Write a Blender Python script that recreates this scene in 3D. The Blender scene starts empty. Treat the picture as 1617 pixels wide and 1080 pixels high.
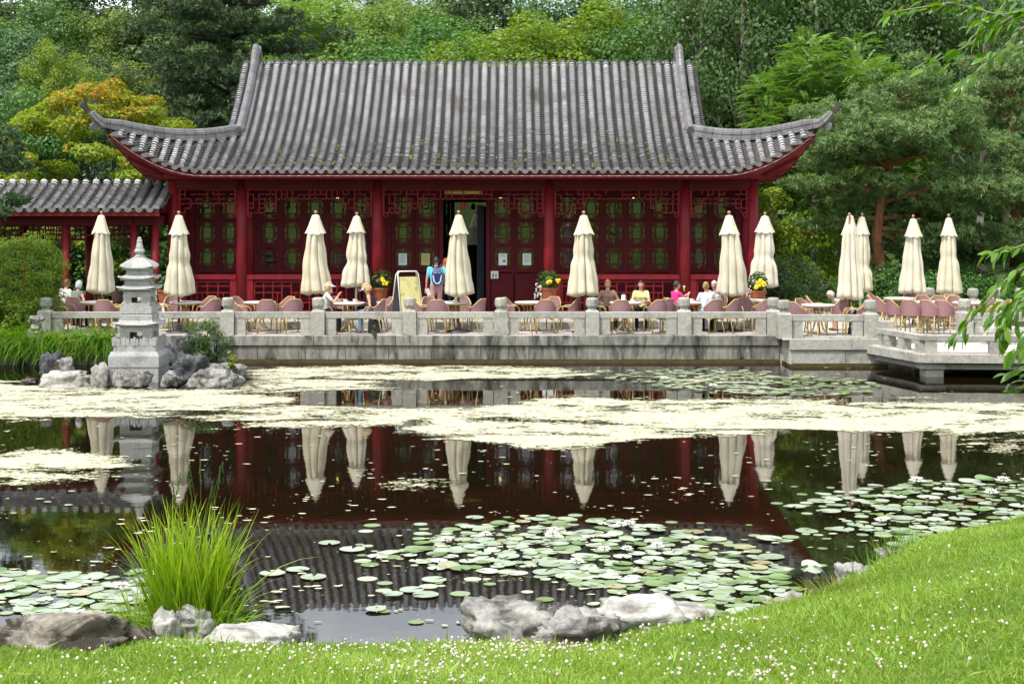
import bpy, bmesh, math, random
import numpy as np
from mathutils import Vector, Matrix, noise, Quaternion, Euler

# ---------------------------------------------------------------- camera, sky, sun, exposure
F, CX, HY, H = 2450.0, 808.5, 336.0, 3.65        # focal length in photo pixels, principal x, horizon row, eye height over water
scn = bpy.context.scene
col = scn.collection
cam_d = bpy.data.cameras.new('camera'); cam = bpy.data.objects.new('camera', cam_d); col.objects.link(cam)
cam.location = (0, 0, H); cam.rotation_euler = (math.radians(90), 0, 0)
cam_d.sensor_fit = 'HORIZONTAL'; cam_d.sensor_width = 36.0
cam_d.lens = F / 1617.0 * 36.0
cam_d.shift_y = -(540.0 - HY) / 1617.0
cam_d.clip_end = 1500.0
scn.camera = cam

SUN_EL, SUN_AZ = math.radians(60), math.radians(-142)   # azimuth clockwise from +Y
sv = Vector((math.sin(SUN_AZ) * math.cos(SUN_EL), math.cos(SUN_AZ) * math.cos(SUN_EL), math.sin(SUN_EL)))
wd = bpy.data.worlds.new('World'); scn.world = wd; wd.use_nodes = True
wn = wd.node_tree.nodes; wn.clear()
sky = wn.new('ShaderNodeTexSky'); sky.sky_type = 'NISHITA'; sky.sun_disc = False
sky.sun_elevation = SUN_EL; sky.sun_rotation = SUN_AZ; sky.dust_density = 3.0; sky.air_density = 1.2; sky.ozone_density = 1.0
bg = wn.new('ShaderNodeBackground'); bg.inputs['Strength'].default_value = 0.13
wo = wn.new('ShaderNodeOutputWorld')
# thin bright cloud over the whole sky
tc = wn.new('ShaderNodeTexCoord'); cn = wn.new('ShaderNodeTexNoise'); cn.inputs['Scale'].default_value = 2.6; cn.inputs['Detail'].default_value = 7; cn.inputs['Roughness'].default_value = .6
mpw = wn.new('ShaderNodeMapping'); mpw.inputs['Scale'].default_value = (1, 1, 2.2); wd.node_tree.links.new(tc.outputs['Generated'], mpw.inputs[0]); wd.node_tree.links.new(mpw.outputs[0], cn.inputs['Vector'])
cr = wn.new('ShaderNodeValToRGB'); cr.color_ramp.elements[0].position = .30; cr.color_ramp.elements[1].position = .60; cr.color_ramp.elements[1].color = (.92, .92, .92, 1); wd.node_tree.links.new(cn.outputs[0], cr.inputs[0])
mw = wn.new('ShaderNodeMix'); mw.data_type = 'RGBA'; wd.node_tree.links.new(cr.outputs[0], mw.inputs[0]); wd.node_tree.links.new(sky.outputs[0], mw.inputs[6]); mw.inputs[7].default_value = (11.0, 11.3, 11.9, 1)
wd.node_tree.links.new(mw.outputs[2], bg.inputs[0]); wd.node_tree.links.new(bg.outputs[0], wo.inputs[0])
sun_d = bpy.data.lights.new('sun', 'SUN'); sun = bpy.data.objects.new('sun', sun_d); col.objects.link(sun)
sun_d.energy = 3.3; sun_d.angle = math.radians(3.0); sun_d.color = (1.0, 0.955, 0.88)
sun.rotation_euler = (-sv).to_track_quat('-Z', 'Y').to_euler(); sun.location = (-30, -30, 60)
scn.view_settings.view_transform = 'Standard'; scn.view_settings.look = 'None'
scn.view_settings.exposure = 0.45; scn.view_settings.gamma = 1.0; scn.view_settings.use_curve_mapping = False
scn.cycles.max_bounces = 5; scn.cycles.transparent_max_bounces = 6
scn.cycles.diffuse_bounces = 2; scn.cycles.glossy_bounces = 3; scn.cycles.transmission_bounces = 4
scn.cycles.caustics_reflective = False; scn.cycles.caustics_refractive = False
scn.cycles.sample_clamp_indirect = 6.0
scn.cycles.use_denoising = True; scn.cycles.use_adaptive_sampling = True; scn.cycles.adaptive_threshold = .02

rnd = random.Random(7)
rg = np.random.default_rng(11)
PI = math.pi
def R(a): return math.radians(a)
def wx(px, d): return (px - CX) * d / F
def wz(py, d): return H + (HY - py) * d / F
def P(px, py, d): return Vector((wx(px, d), d, wz(py, d)))
def onz(px, py, z=0.0):
    d = (H - z) * F / (py - HY); return Vector((wx(px, d), d, z))

# ---------------------------------------------------------------- materials
MATS = {}
def nt(name):
    m = bpy.data.materials.new(name); m.use_nodes = True
    t = m.node_tree; b = t.nodes['Principled BSDF']; return m, t, b
def link(t, a, b): t.links.new(a, b)
def rgba(c): return (c[0], c[1], c[2], 1.0)
def noise_node(t, scale, detail=5, rough=.6, vec=None, dist=0):
    n = t.nodes.new('ShaderNodeTexNoise'); n.inputs['Scale'].default_value = scale
    n.inputs['Detail'].default_value = detail; n.inputs['Roughness'].default_value = rough
    n.inputs['Distortion'].default_value = dist
    if vec is not None: link(t, vec, n.inputs['Vector'])
    return n
def ramp(t, fac, stops):
    r = t.nodes.new('ShaderNodeValToRGB'); link(t, fac, r.inputs[0])
    e = r.color_ramp.elements
    while len(e) < len(stops): e.new(0.5)
    for el, (p, c) in zip(e, stops):
        el.position = p; el.color = rgba(c) if not isinstance(c, float) else (c, c, c, 1)
    return r
def mixc(t, fac, a, b, mode='MIX'):
    m = t.nodes.new('ShaderNodeMix'); m.data_type = 'RGBA'; m.blend_type = mode
    if isinstance(fac, float): m.inputs[0].default_value = fac
    else: link(t, fac, m.inputs[0])
    for i, v in ((6, a), (7, b)):
        if isinstance(v, tuple): m.inputs[i].default_value = rgba(v)
        else: link(t, v, m.inputs[i])
    return m.outputs[2]
def pos(t): return t.nodes.new('ShaderNodeNewGeometry').outputs['Position']
def mth(t, op, a, b=0.0, clamp=False):
    n = t.nodes.new('ShaderNodeMath'); n.operation = op; n.use_clamp = clamp
    for i, v in ((0, a), (1, b)):
        if isinstance(v, (int, float)): n.inputs[i].default_value = v
        else: link(t, v, n.inputs[i])
    return n.outputs[0]
def bump(t, b, h, strength, dist=.02):
    n = t.nodes.new('ShaderNodeBump'); n.inputs['Strength'].default_value = strength
    n.inputs['Distance'].default_value = dist
    link(t, h, n.inputs['Height']); link(t, n.outputs[0], b.inputs['Normal']); return n

def pm(name, stops, scale=4, rough=.6, bmp=0., bscale=40, spec=.5, detail=6, orand=0., dirt=None, dscale=1.5, stretch=None, dthr=(.5, .7), metallic=0.):
    """painted / stone / wood material: colour by noise, optional second stain layer, fine relief, per-object variation"""
    if name in MATS: return MATS[name]
    m, t, b = nt(name)
    v = pos(t)
    if stretch:
        mp = t.nodes.new('ShaderNodeMapping'); mp.inputs['Scale'].default_value = stretch; link(t, v, mp.inputs[0]); vs = mp.outputs[0]
    else: vs = v
    if not isinstance(stops, list): stops = [(.3, stops), (.7, tuple(min(1, c * 1.18) for c in stops))]
    n = noise_node(t, scale, detail, .62, vs)
    c = ramp(t, n.outputs[0], stops).outputs[0]
    if dirt:
        n2 = noise_node(t, dscale, 8, .68, vs, .6)
        f = ramp(t, n2.outputs[0], [(dthr[0], 0.0), (dthr[1], 1.0)]).outputs[0]
        c = mixc(t, f, c, dirt)
    if orand:
        oi = t.nodes.new('ShaderNodeObjectInfo'); hs = t.nodes.new('ShaderNodeHueSaturation')
        k = mth(t, 'ADD', mth(t, 'MULTIPLY', oi.outputs['Random'], 2 * orand), 1 - orand)
        link(t, k, hs.inputs['Value']); link(t, c, hs.inputs['Color']); c = hs.outputs[0]
    link(t, c, b.inputs['Base Color'])
    b.inputs['Roughness'].default_value = rough; b.inputs['Specular IOR Level'].default_value = spec
    b.inputs['Metallic'].default_value = metallic
    if bmp:
        nb = noise_node(t, bscale, 5, .6, v); bump(t, b, nb.outputs[0], bmp)
    MATS[name] = m; return m

def leafm(name, c1, c2, c3=None, trans=.35, rough=.45, spec=.35, orand=.12, gloss=True):
    """leaf material: colour from the per-leaf attribute 'tint', light passes through"""
    if name in MATS: return MATS[name]
    m, t, b = nt(name)
    at = t.nodes.new('ShaderNodeAttribute'); at.attribute_name = 'tint'
    st = [(.0, c1), (1., c2)] if c3 is None else [(.0, c1), (.6, c2), (1., c3)]
    c = ramp(t, at.outputs['Fac'], st).outputs[0]
    oi = t.nodes.new('ShaderNodeObjectInfo'); hs = t.nodes.new('ShaderNodeHueSaturation')
    k = mth(t, 'ADD', mth(t, 'MULTIPLY', oi.outputs['Random'], 2 * orand), 1 - orand)
    link(t, k, hs.inputs['Value'])
    link(t, mth(t, 'ADD', mth(t, 'MULTIPLY', oi.outputs['Random'], .03), .485), hs.inputs['Hue'])
    link(t, c, hs.inputs['Color']); c = hs.outputs[0]
    link(t, c, b.inputs['Base Color']); b.inputs['Roughness'].default_value = rough
    b.inputs['Specular IOR Level'].default_value = spec
    tr = t.nodes.new('ShaderNodeBsdfTranslucent')
    hs2 = t.nodes.new('ShaderNodeHueSaturation'); hs2.inputs['Saturation'].default_value = 1.15; hs2.inputs['Value'].default_value = 1.35
    hs2.inputs['Hue'].default_value = .485
    link(t, c, hs2.inputs['Color']); link(t, hs2.outputs[0], tr.inputs[0])
    mx = t.nodes.new('ShaderNodeMixShader'); mx.inputs[0].default_value = trans
    link(t, b.outputs[0], mx.inputs[1]); link(t, tr.outputs[0], mx.inputs[2])
    link(t, mx.outputs[0], t.nodes['Material Output'].inputs[0])
    MATS[name] = m; return m

def plain(name, c, rough=.6, spec=.5, metallic=0., emit=None):
    if name in MATS: return MATS[name]
    m, t, b = nt(name)
    n = noise_node(t, 25, 3, .5, pos(t))
    link(t, mixc(t, n.outputs[0], tuple(x * .9 for x in c), tuple(min(1, x * 1.1) for x in c)), b.inputs['Base Color'])
    b.inputs['Roughness'].default_value = rough; b.inputs['Specular IOR Level'].default_value = spec; b.inputs['Metallic'].default_value = metallic
    if emit: b.inputs['Emission Color'].default_value = rgba(c); b.inputs['Emission Strength'].default_value = emit
    MATS[name] = m; return m

red = pm('red lacquer', [(.3, (.135, .005, .010)), (.7, (.225, .010, .018))], 2.2, .5, .2, 60, .28, dirt=(.085, .012, .014), dscale=1.8, dthr=(.52, .8), stretch=(1.6, 1.6, .35))
redd = pm('dark red joinery', [(.3, (.066, .003, .006)), (.7, (.090, .004, .009))], 3, .6, .12, 60, .2)
soffit = pm('red soffit', [(.3, (.17, .009, .013)), (.7, (.22, .012, .017))], 3, .55, .1, 40, .4)
tile = pm('grey clay tile', [(.25, (.27, .26, .275)), (.5, (.41, .40, .415)), (.75, (.58, .57, .585))], 7, .36, .25, 45, .6, 8, orand=.16, dirt=(.12, .11, .09), dscale=1.1, dthr=(.50, .75))
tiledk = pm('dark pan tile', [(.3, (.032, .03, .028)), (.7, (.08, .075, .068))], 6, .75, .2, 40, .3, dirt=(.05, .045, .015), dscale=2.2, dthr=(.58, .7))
tileshade = pm('tile end shade', [(.3, (.12, .115, .12)), (.7, (.21, .205, .21))], 9, .7, .2, 50, .4)  # darker than the tile: shadow lines of the courses put into the colour
dripm = pm('drip tile clay', [(.3, (.10, .10, .105)), (.7, (.18, .18, .185))], 9, .55, .3, 50, .5)
ridgem = pm('ridge tile', [(.3, (.115, .11, .117)), (.7, (.20, .195, .20))], 5, .45, .2, 40, .5, 8, orand=.12, dirt=(.07, .065, .06), dscale=2.5, dthr=(.5, .75))
mortar = pm('lime mortar', [(.3, (.45, .42, .38)), (.7, (.62, .6, .55))], 8, .9)
granite = pm('grey granite', [(.3, (.30, .29, .255)), (.5, (.39, .38, .34)), (.7, (.47, .46, .41))], 14, .8, .3, 120, .3, 8, orand=.08, dirt=(.14, .135, .10), dscale=2.2, dthr=(.5, .78))
lanternm = pm('lantern granite', [(.3, (.29, .295, .285)), (.5, (.39, .395, .385)), (.72, (.49, .495, .48))], 22, .8, .35, 150, .3, 8, dirt=(.16, .165, .145), dscale=3.0, dthr=(.52, .8))
wallst = pm('stained wall stone', [(.3, (.15, .145, .125)), (.5, (.24, .235, .205)), (.7, (.34, .33, .29))], 5, .8, .3, 90, .3, 8, orand=.16, dirt=(.035, .035, .03), dscale=1.0, dthr=(.47, .62), stretch=(2.0, 1, .55))
algaest = pm('brown waterline stone', [(.3, (.05, .038, .012)), (.7, (.10, .075, .025))], 6, .7, .3, 60, .3)
paving = pm('pale paving', [(.3, (.42, .39, .35)), (.7, (.55, .52, .47))], 3, .75, .2, 80, .3, 8, orand=.07, dirt=(.27, .25, .22), dscale=1.2, dthr=(.55, .75))
mauve = pm('mauve wicker', [(.3, (.26, .135, .145)), (.7, (.40, .22, .235))], 90, .6, .6, 160, .4, 2)
cane = pm('tan cane', [(.3, (.40, .27, .085)), (.7, (.60, .45, .19))], 14, .4, .2, 60, .5)
caned = pm('brown cane', [(.3, (.11, .05, .022)), (.7, (.22, .10, .045))], 14, .45, .2, 60, .5)
tabletop = pm('white table top', [(.3, (.68, .66, .64)), (.7, (.8, .78, .76))], 9, .3, 0, 50, .5)
woodp = pm('varnished pole', [(.3, (.10, .028, .02)), (.7, (.17, .05, .035))], 20, .4, .1, 60, .5)
finm = pm('turned wood finial', [(.3, (.32, .16, .09)), (.7, (.45, .26, .16))], 20, .4)
whitem = plain('white painted metal', (.72, .72, .7), .4)
steel = plain('galvanised pole', (.5, .5, .48), .35, .5, .6)
darkm = plain('dark metal', (.03, .03, .035), .5)
blackm = plain('black fabric', (.012, .012, .014), .8)
slatem = plain('grey board', (.12, .13, .145), .6)
terra = pm('terracotta', [(.3, (.26, .075, .035)), (.7, (.36, .115, .055))], 12, .7, .2, 60, .3)
yellowf = plain('yellow petals', (.85, .60, .02), .6)
whitef = plain('white petals', (.82, .82, .78), .6)
skin = plain('skin', (.56, .30, .21), .5)
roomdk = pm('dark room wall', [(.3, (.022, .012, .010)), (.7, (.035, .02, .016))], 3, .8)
bark = pm('grey bark', [(.3, (.14, .125, .095)), (.7, (.30, .28, .22))], 12, .9, .5, 40, .2, stretch=(1, 1, .3))
barkp = pm('reddish pine bark', [(.3, (.14, .06, .03)), (.7, (.33, .15, .075))], 9, .9, .6, 30, .2, stretch=(1, 1, .35))
barkd = pm('dark bark', [(.3, (.03, .025, .018)), (.7, (.07, .058, .042))], 10, .9, .5, 40, .2)
soil = pm('soil', [(.3, (.05, .037, .02)), (.7, (.11, .08, .045))], 9, .95, .6, 30, .2)

# canvas of the parasols: light passes through
def canvas():
    m, t, b = nt('cream canvas')
    n = noise_node(t, 3.5, 6, .6, pos(t)); n2 = noise_node(t, 260, 2, .5, pos(t))
    oi = t.nodes.new('ShaderNodeObjectInfo')
    c = ramp(t, n.outputs[0], [(.3, (.78, .71, .52)), (.7, (.86, .81, .66))]).outputs[0]
    hs = t.nodes.new('ShaderNodeHueSaturation'); link(t, c, hs.inputs['Color'])
    link(t, mth(t, 'ADD', mth(t, 'MULTIPLY', oi.outputs['Random'], .3), .75), hs.inputs['Saturation']); c = hs.outputs[0]
    link(t, c, b.inputs['Base Color']); b.inputs['Roughness'].default_value = .85; b.inputs['Specular IOR Level'].default_value = .2
    bump(t, b, n2.outputs[0], .15)
    tr = t.nodes.new('ShaderNodeBsdfTranslucent'); link(t, c, tr.inputs[0])
    mx = t.nodes.new('ShaderNodeMixShader'); mx.inputs[0].default_value = .3
    link(t, b.outputs[0], mx.inputs[1]); link(t, tr.outputs[0], mx.inputs[2]); link(t, mx.outputs[0], t.nodes['Material Output'].inputs[0])
    return m
canvasm = canvas()
def glassm():
    m, t, b = nt('window glass')
    tr = t.nodes.new('ShaderNodeBsdfTransparent'); tr.inputs[0].default_value = (.8, .84, .8, 1)
    g = t.nodes.new('ShaderNodeBsdfGlossy'); g.inputs['Roughness'].default_value = .01; g.inputs[0].default_value = (1, 1, 1, 1)
    mx = t.nodes.new('ShaderNodeMixShader')
    fr = t.nodes.new('ShaderNodeFresnel'); fr.inputs[0].default_value = 1.75
    n = noise_node(t, 1.6, 2, .5, pos(t))
    bp = t.nodes.new('ShaderNodeBump'); bp.inputs['Strength'].default_value = .02; link(t, n.outputs[0], bp.inputs['Height']); link(t, bp.outputs[0], g.inputs['Normal'])
    link(t, mth(t, 'MULTIPLY', fr.outputs[0], 1.05, True), mx.inputs[0])
    link(t, tr.outputs[0], mx.inputs[1]); link(t, g.outputs[0], mx.inputs[2]); link(t, mx.outputs[0], t.nodes['Material Output'].inputs[0])
    return m
glass = glassm()

# ---------------------------------------------------------------- mesh helpers
class MB:
    def __init__(s): s.v = []; s.f = []; s.m = []; s.mi = 0
    def add(s, vs, fs, mi=None):
        o = len(s.v); s.v += [tuple(v) for v in vs]; s.f += [tuple(o + i for i in f) for f in fs]
        s.m += [s.mi if mi is None else mi] * len(fs); return s
    def box(s, c, d, rz=0., rx=0., ry=0., bev=0.):
        x, y, z = d[0] / 2, d[1] / 2, d[2] / 2
        M = Matrix.Translation(c) @ Euler((rx, ry, rz)).to_matrix().to_4x4()
        if bev:
            b = bev; vs = []; fs = []
            for sz, zz in ((-1, -z), (-2, -z + b), (2, z - b), (1, z)):
                k = b if abs(sz) == 1 else 0
                a, e = x - k, y - k
                vs += [(-a, -e, zz), (a, -e, zz), (a, e, zz), (-a, e, zz)]
            fs.append((3, 2, 1, 0)); fs.append((12, 13, 14, 15))
            for k in range(3):
                for j in range(4): fs.append((4 * k + j, 4 * k + (j + 1) % 4, 4 * k + 4 + (j + 1) % 4, 4 * k + 4 + j))
        else:
            vs = [(-x, -y, -z), (x, -y, -z), (x, y, -z), (-x, y, -z), (-x, -y, z), (x, -y, z), (x, y, z), (-x, y, z)]
            fs = [(3, 2, 1, 0), (4, 5, 6, 7), (0, 1, 5, 4), (1, 2, 6, 5), (2, 3, 7, 6), (3, 0, 4, 7)]
        return s.add([M @ Vector(v) for v in vs], fs)
    def bar(s, a, b, w, h=None):
        a, b = Vector(a), Vector(b); h = h or w
        d = b - a; L = d.length
        if L < 1e-6: return s
        q = d.to_track_quat('X', 'Z'); M = Matrix.Translation((a + b) / 2) @ q.to_matrix().to_4x4()
        x, y, z = L / 2, w / 2, h / 2
        vs = [(-x, -y, -z), (x, -y, -z), (x, y, -z), (-x, y, -z), (-x, -y, z), (x, -y, z), (x, y, z), (-x, y, z)]
        return s.add([M @ Vector(v) for v in vs], [(3, 2, 1, 0), (4, 5, 6, 7), (0, 1, 5, 4), (1, 2, 6, 5), (2, 3, 7, 6), (3, 0, 4, 7)])
    def tube(s, pts, rad, n=8, caps=True):
        pts = [Vector(p) for p in pts]
        if not isinstance(rad, (list, tuple)): rad = [rad] * len(pts)
        T = []
        for i in range(len(pts)):
            a = pts[max(0, i - 1)]; b = pts[min(len(pts) - 1, i + 1)]; T.append((b - a).normalized())
        up = Vector((0, 0, 1)) if abs(T[0].z) < .9 else Vector((1, 0, 0))
        N = (up - T[0] * up.dot(T[0])).normalized(); vs = []
        for i, p in enumerate(pts):
            N = (N - T[i] * N.dot(T[i])).normalized(); B = T[i].cross(N)
            for k in range(n):
                a = 2 * PI * k / n; vs.append(p + (N * math.cos(a) + B * math.sin(a)) * rad[i])
        fs = [(i * n + k, i * n + (k + 1) % n, (i + 1) * n + (k + 1) % n, (i + 1) * n + k) for i in range(len(pts) - 1) for k in range(n)]
        if caps: fs += [tuple(range(n))[::-1], tuple((len(pts) - 1) * n + k for k in range(n))]
        return s.add(vs, fs)
    def lathe(s, prof, n=24, c=(0, 0, 0), sq=None):
        vs = []; c = Vector(c)
        for r, z in prof:
            for k in range(n):
                a = 2 * PI * k / n; vs.append(c + Vector((r * math.cos(a), r * math.sin(a), z)))
        m = len(prof)
        fs = [(i * n + k, i * n + (k + 1) % n, (i + 1) * n + (k + 1) % n, (i + 1) * n + k) for i in range(m - 1) for k in range(n)]
        fs += [tuple(range(n))[::-1], tuple((m - 1) * n + k for k in range(n))]
        return s.add(vs, fs)
    def sqlathe(s, prof, c=(0, 0, 0), asp=1.0):
        """stack of squares: list of (half width, z)"""
        vs = []; c = Vector(c)
        for r, z in prof:
            for sx, sy in ((-1, -1), (1, -1), (1, 1), (-1, 1)): vs.append(c + Vector((r * sx, r * sy * asp, z)))
        m = len(prof)
        fs = [(i * 4 + k, i * 4 + (k + 1) % 4, (i + 1) * 4 + (k + 1) % 4, (i + 1) * 4 + k) for i in range(m - 1) for k in range(4)]
        fs += [(3, 2, 1, 0), tuple((m - 1) * 4 + k for k in range(4))]
        return s.add(vs, fs)
    def sphere(s, c, r, n=10, m=7):
        r = r if isinstance(r, (tuple, list)) else (r, r, r)
        vs = []; c = Vector(c)
        for i in range(1, m):
            t = PI * i / m
            for k in range(n):
                a = 2 * PI * k / n; vs.append(c + Vector((r[0] * math.sin(t) * math.cos(a), r[1] * math.sin(t) * math.sin(a), r[2] * math.cos(t))))
        vs += [c + Vector((0, 0, r[2])), c - Vector((0, 0, r[2]))]
        fs = [(i * n + k, (i + 1) * n + k, (i + 1) * n + (k + 1) % n, i * n + (k + 1) % n) for i in range(m - 2) for k in range(n)]
        T = len(vs) - 2
        fs += [(T, k, (k + 1) % n) for k in range(n)] + [(T + 1, (m - 2) * n + (k + 1) % n, (m - 2) * n + k) for k in range(n)]
        return s.add(vs, fs)
    def mesh(s, name, mats, smooth=False):
        me = bpy.data.meshes.new(name); me.from_pydata(s.v, [], s.f); me.update()
        for m in (mats if isinstance(mats, (list, tuple)) else [mats]): me.materials.append(m)
        if any(s.m): me.polygons.foreach_set('material_index', s.m)
        if smooth: me.polygons.foreach_set('use_smooth', [True] * len(me.polygons))
        return me
    def build(s, name, mats, parent=None, loc=(0, 0, 0), rz=0., smooth=False, **kw):
        return obj(name, s.mesh(name, mats, smooth), parent, loc, rz, **kw)

def obj(name, me, parent=None, loc=(0, 0, 0), rz=0., rot=None, scale=None, **kw):
    o = bpy.data.objects.new(name, me); col.objects.link(o); o.location = loc
    o.rotation_euler = rot if rot is not None else (0, 0, rz)
    if scale is not None: o.scale = scale if isinstance(scale, (tuple, list)) else (scale,) * 3
    if parent is not None: o.parent = parent
    for k, v in kw.items(): o[k] = v
    return o
def thing(name, label, cat, loc=(0, 0, 0), rz=0., group=None, scale=None):
    o = obj(name, None, None, loc, rz, scale=scale, label=label, category=cat); o.empty_display_size = .2
    if group: o['group'] = group
    return o
def tag(o, label, cat, group=None):
    o['label'] = label; o['category'] = cat
    if group: o['group'] = group
    return o
def ctree(root, loc, rz=0., label=None, group=None, scale=None):
    def rec(o, par):
        c = o.copy(); col.objects.link(c)
        if par is not None: c.parent = par
        for ch in o.children: rec(ch, c)
        return c
    r = rec(root, None); r.location = loc; r.rotation_euler = (0, 0, rz)
    if scale is not None: r.scale = scale if isinstance(scale, (tuple, list)) else (scale,) * 3
    if label: r['label'] = label
    if group: r['group'] = group
    return r

def npmesh(name, V, Fq, mats, tint=None, smooth=False):
    """numpy mesh; Fq (n,k) all with k corners"""
    me = bpy.data.meshes.new(name); V = np.asarray(V, np.float32); Fq = np.asarray(Fq, np.int32)
    n, k = Fq.shape
    me.vertices.add(len(V)); me.vertices.foreach_set('co', V.ravel())
    me.loops.add(n * k); me.loops.foreach_set('vertex_index', Fq.ravel())
    me.polygons.add(n); me.polygons.foreach_set('loop_start', np.arange(0, n * k, k, dtype=np.int32))
    me.polygons.foreach_set('loop_total', np.full(n, k, np.int32))
    if smooth: me.polygons.foreach_set('use_smooth', np.ones(n, bool))
    me.update(calc_edges=True)
    for m in (mats if isinstance(mats, (list, tuple)) else [mats]): me.materials.append(m)
    if tint is not None:
        a = me.attributes.new('tint', 'FLOAT', 'POINT'); a.data.foreach_set('value', np.asarray(tint, np.float32))
    return me
def unit(a): return a / (np.linalg.norm(a, axis=1, keepdims=True) + 1e-9)
def leaves(pts, nrm, size, asp=.55, rng=rg, axis=None, fold=.12):
    """kite-shaped leaves: returns verts (4n), quads"""
    n = len(pts); nrm = unit(nrm)
    ax = rng.normal(size=(n, 3)) if axis is None else axis
    ax = unit(ax - nrm * np.sum(ax * nrm, 1, keepdims=True)); sd = np.cross(nrm, ax)
    size = np.asarray(size).reshape(-1, 1) * np.ones((n, 1))
    b = pts - ax * size * .5; tp = pts + ax * size * .5 - nrm * size * fold
    l = pts + sd * size * asp * .5 - ax * size * .05 + nrm * size * fold * .5
    r = pts - sd * size * asp * .5 - ax * size * .05 + nrm * size * fold * .5
    V = np.stack([b, r, tp, l], 1).reshape(-1, 3); Fq = np.arange(4 * n).reshape(n, 4)
    return V, Fq
def ballpts(n, rng=rg, hollow=.0):
    d = unit(rng.normal(size=(n, 3))); r = (hollow + (1 - hollow) * rng.random((n, 1))) ** (1 / 2.2)
    return d * r, d

# ================================================================= THE SETTING
ZT, ZP = .66, .84                    # terrace floor and pavilion plinth above the water
SH = [(-60, 14.5), (-8, 13.6), (-4.6, 13.15), (-2.4, 12.75), (0, 12.75), (.9, 13.1), (1.79, 13.55), (2.42, 14.05), (2.9, 14.55), (3.76, 15.8), (4.35, 16.7), (5.9, 18.0), (8, 19.3), (12, 21.5), (16, 26), (19, 34), (22, 60), (60, 90)]
SHX = np.array([p[0] for p in SH]); SHY = np.array([p[1] for p in SH])
def shore(x): return np.interp(x, SHX, SHY)
def lawn_h(x, y):
    s = shore(x) - y
    h = np.where(s > 0, .05 + .10 * (1 - np.exp(-s / .25)) + .135 * s, np.maximum(.05 + 1.2 * s, -1.0))
    w = .035 * np.sin(x * 1.3 + .4) * np.cos(y * .9) + .02 * np.sin(x * 3.1 + y * 2.3)
    h = h + np.where(s > .3, w, 0) + np.clip(x - 2.5, 0, 6) * .035 * np.clip(s / 3, 0, 1)
    return h
def grid(xs, ys, hf):
    X, Y = np.meshgrid(xs, ys); Z = hf(X, Y); V = np.stack([X, Y, Z], -1).reshape(-1, 3)
    nx, ny = len(xs), len(ys); i = np.arange((nx - 1) * (ny - 1)); r, c = i // (nx - 1), i % (nx - 1); a = r * nx + c
    return V, np.stack([a, a + 1, a + nx + 1, a + nx], 1)
grassg = pm('lawn ground', [(.3, (.06, .115, .014)), (.5, (.085, .155, .02)), (.7, (.115, .19, .03))], 2.5, .9, .4, 60, .2, 8, dirt=(.12, .15, .03), dscale=.9, dthr=(.55, .75))
woodg = pm('woodland ground', [(.3, (.03, .05, .012)), (.7, (.06, .09, .02))], 1.2, .95, .5, 20, .1)
xs = np.concatenate([np.linspace(-160, -12, 30), np.linspace(-11.5, 14, 170), np.linspace(14.6, 160, 30)])
ys = np.concatenate([np.linspace(-160, 2, 55), np.linspace(2.4, 21, 150), np.linspace(21.5, 60, 50)])
V, Fq = grid(xs, ys, lawn_h)
keep = (V[Fq][:, :, 2].max(1) > -.95)
obj('lawn', npmesh('lawn', V, Fq[keep], grassg, smooth=True), kind='structure')

def land_h(x, y):
    h = .58 + np.clip(y - 53, 0, 25) * .05 + np.clip(y - 72, 0, 60) * .11 + np.clip(-x - 12, 0, 20) * .03 + np.clip(x - 14, 0, 20) * .05
    return h + .1 * np.sin(x * .7) * np.sin(y * .5) * np.clip((y - 53) / 5, 0, 1)
xs = np.linspace(-220, 220, 111); ys = np.concatenate([np.linspace(38.6, 60, 24), np.linspace(62, 400, 60)])
V, Fq = grid(xs, ys, land_h)
obj('ground', npmesh('ground', V, Fq, woodg, smooth=True), kind='structure')

def waterm():
    m, t, b = nt('pond water'); v = pos(t)
    b.inputs['Base Color'].default_value = (.0075, .0058, .0022, 1); b.inputs['Roughness'].default_value = .025
    b.inputs['IOR'].default_value = 1.333; b.inputs['Specular IOR Level'].default_value = .85
    n = noise_node(t, 3.2, 3, .5, v); n2 = noise_node(t, .5, 2, .5, v)
    s = mth(t, 'ADD', n.outputs[0], mth(t, 'MULTIPLY', n2.outputs[0], 2.0))
    bump(t, b, s, .02, .03); return m
V, Fq = grid(np.linspace(-60, 60, 25), np.linspace(8, 40, 12), lambda x, y: 0 * x)
obj('pond_water', npmesh('pond_water', V, Fq, waterm()), kind='structure')
MB().box((0, 24, -1.35), (130, 36, .3)).build('pond_bed', soil, kind='structure')

# ---- terrace with paving
XL, XR = -13.6, 13.4
ter = MB().box((0 - .1, 45.4, .30), (27.0, 15.2, .64)).box((7.9, 37.25, .30), (2.66, 1.1, .64)).build('terrace', paving, kind='structure')
slabs = []
for k in range(3):
    slabs.append(MB().box((0, 0, 0), (.985, .985, .03), bev=.006).mesh('paving_slab', paving))
y = 37.86
def pslab(x, y):
    o = obj('paving_slab', rnd.choice(slabs), ter, (x, y, ZT - .012 + rnd.uniform(-.003, .003)))
for r in range(2):
    for i in range(27):
        pslab(-13.0 + i + (r % 2) * .5, 38.36 + r)
for i in range(3): pslab(6.9 + i * .95, 37.2)

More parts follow.
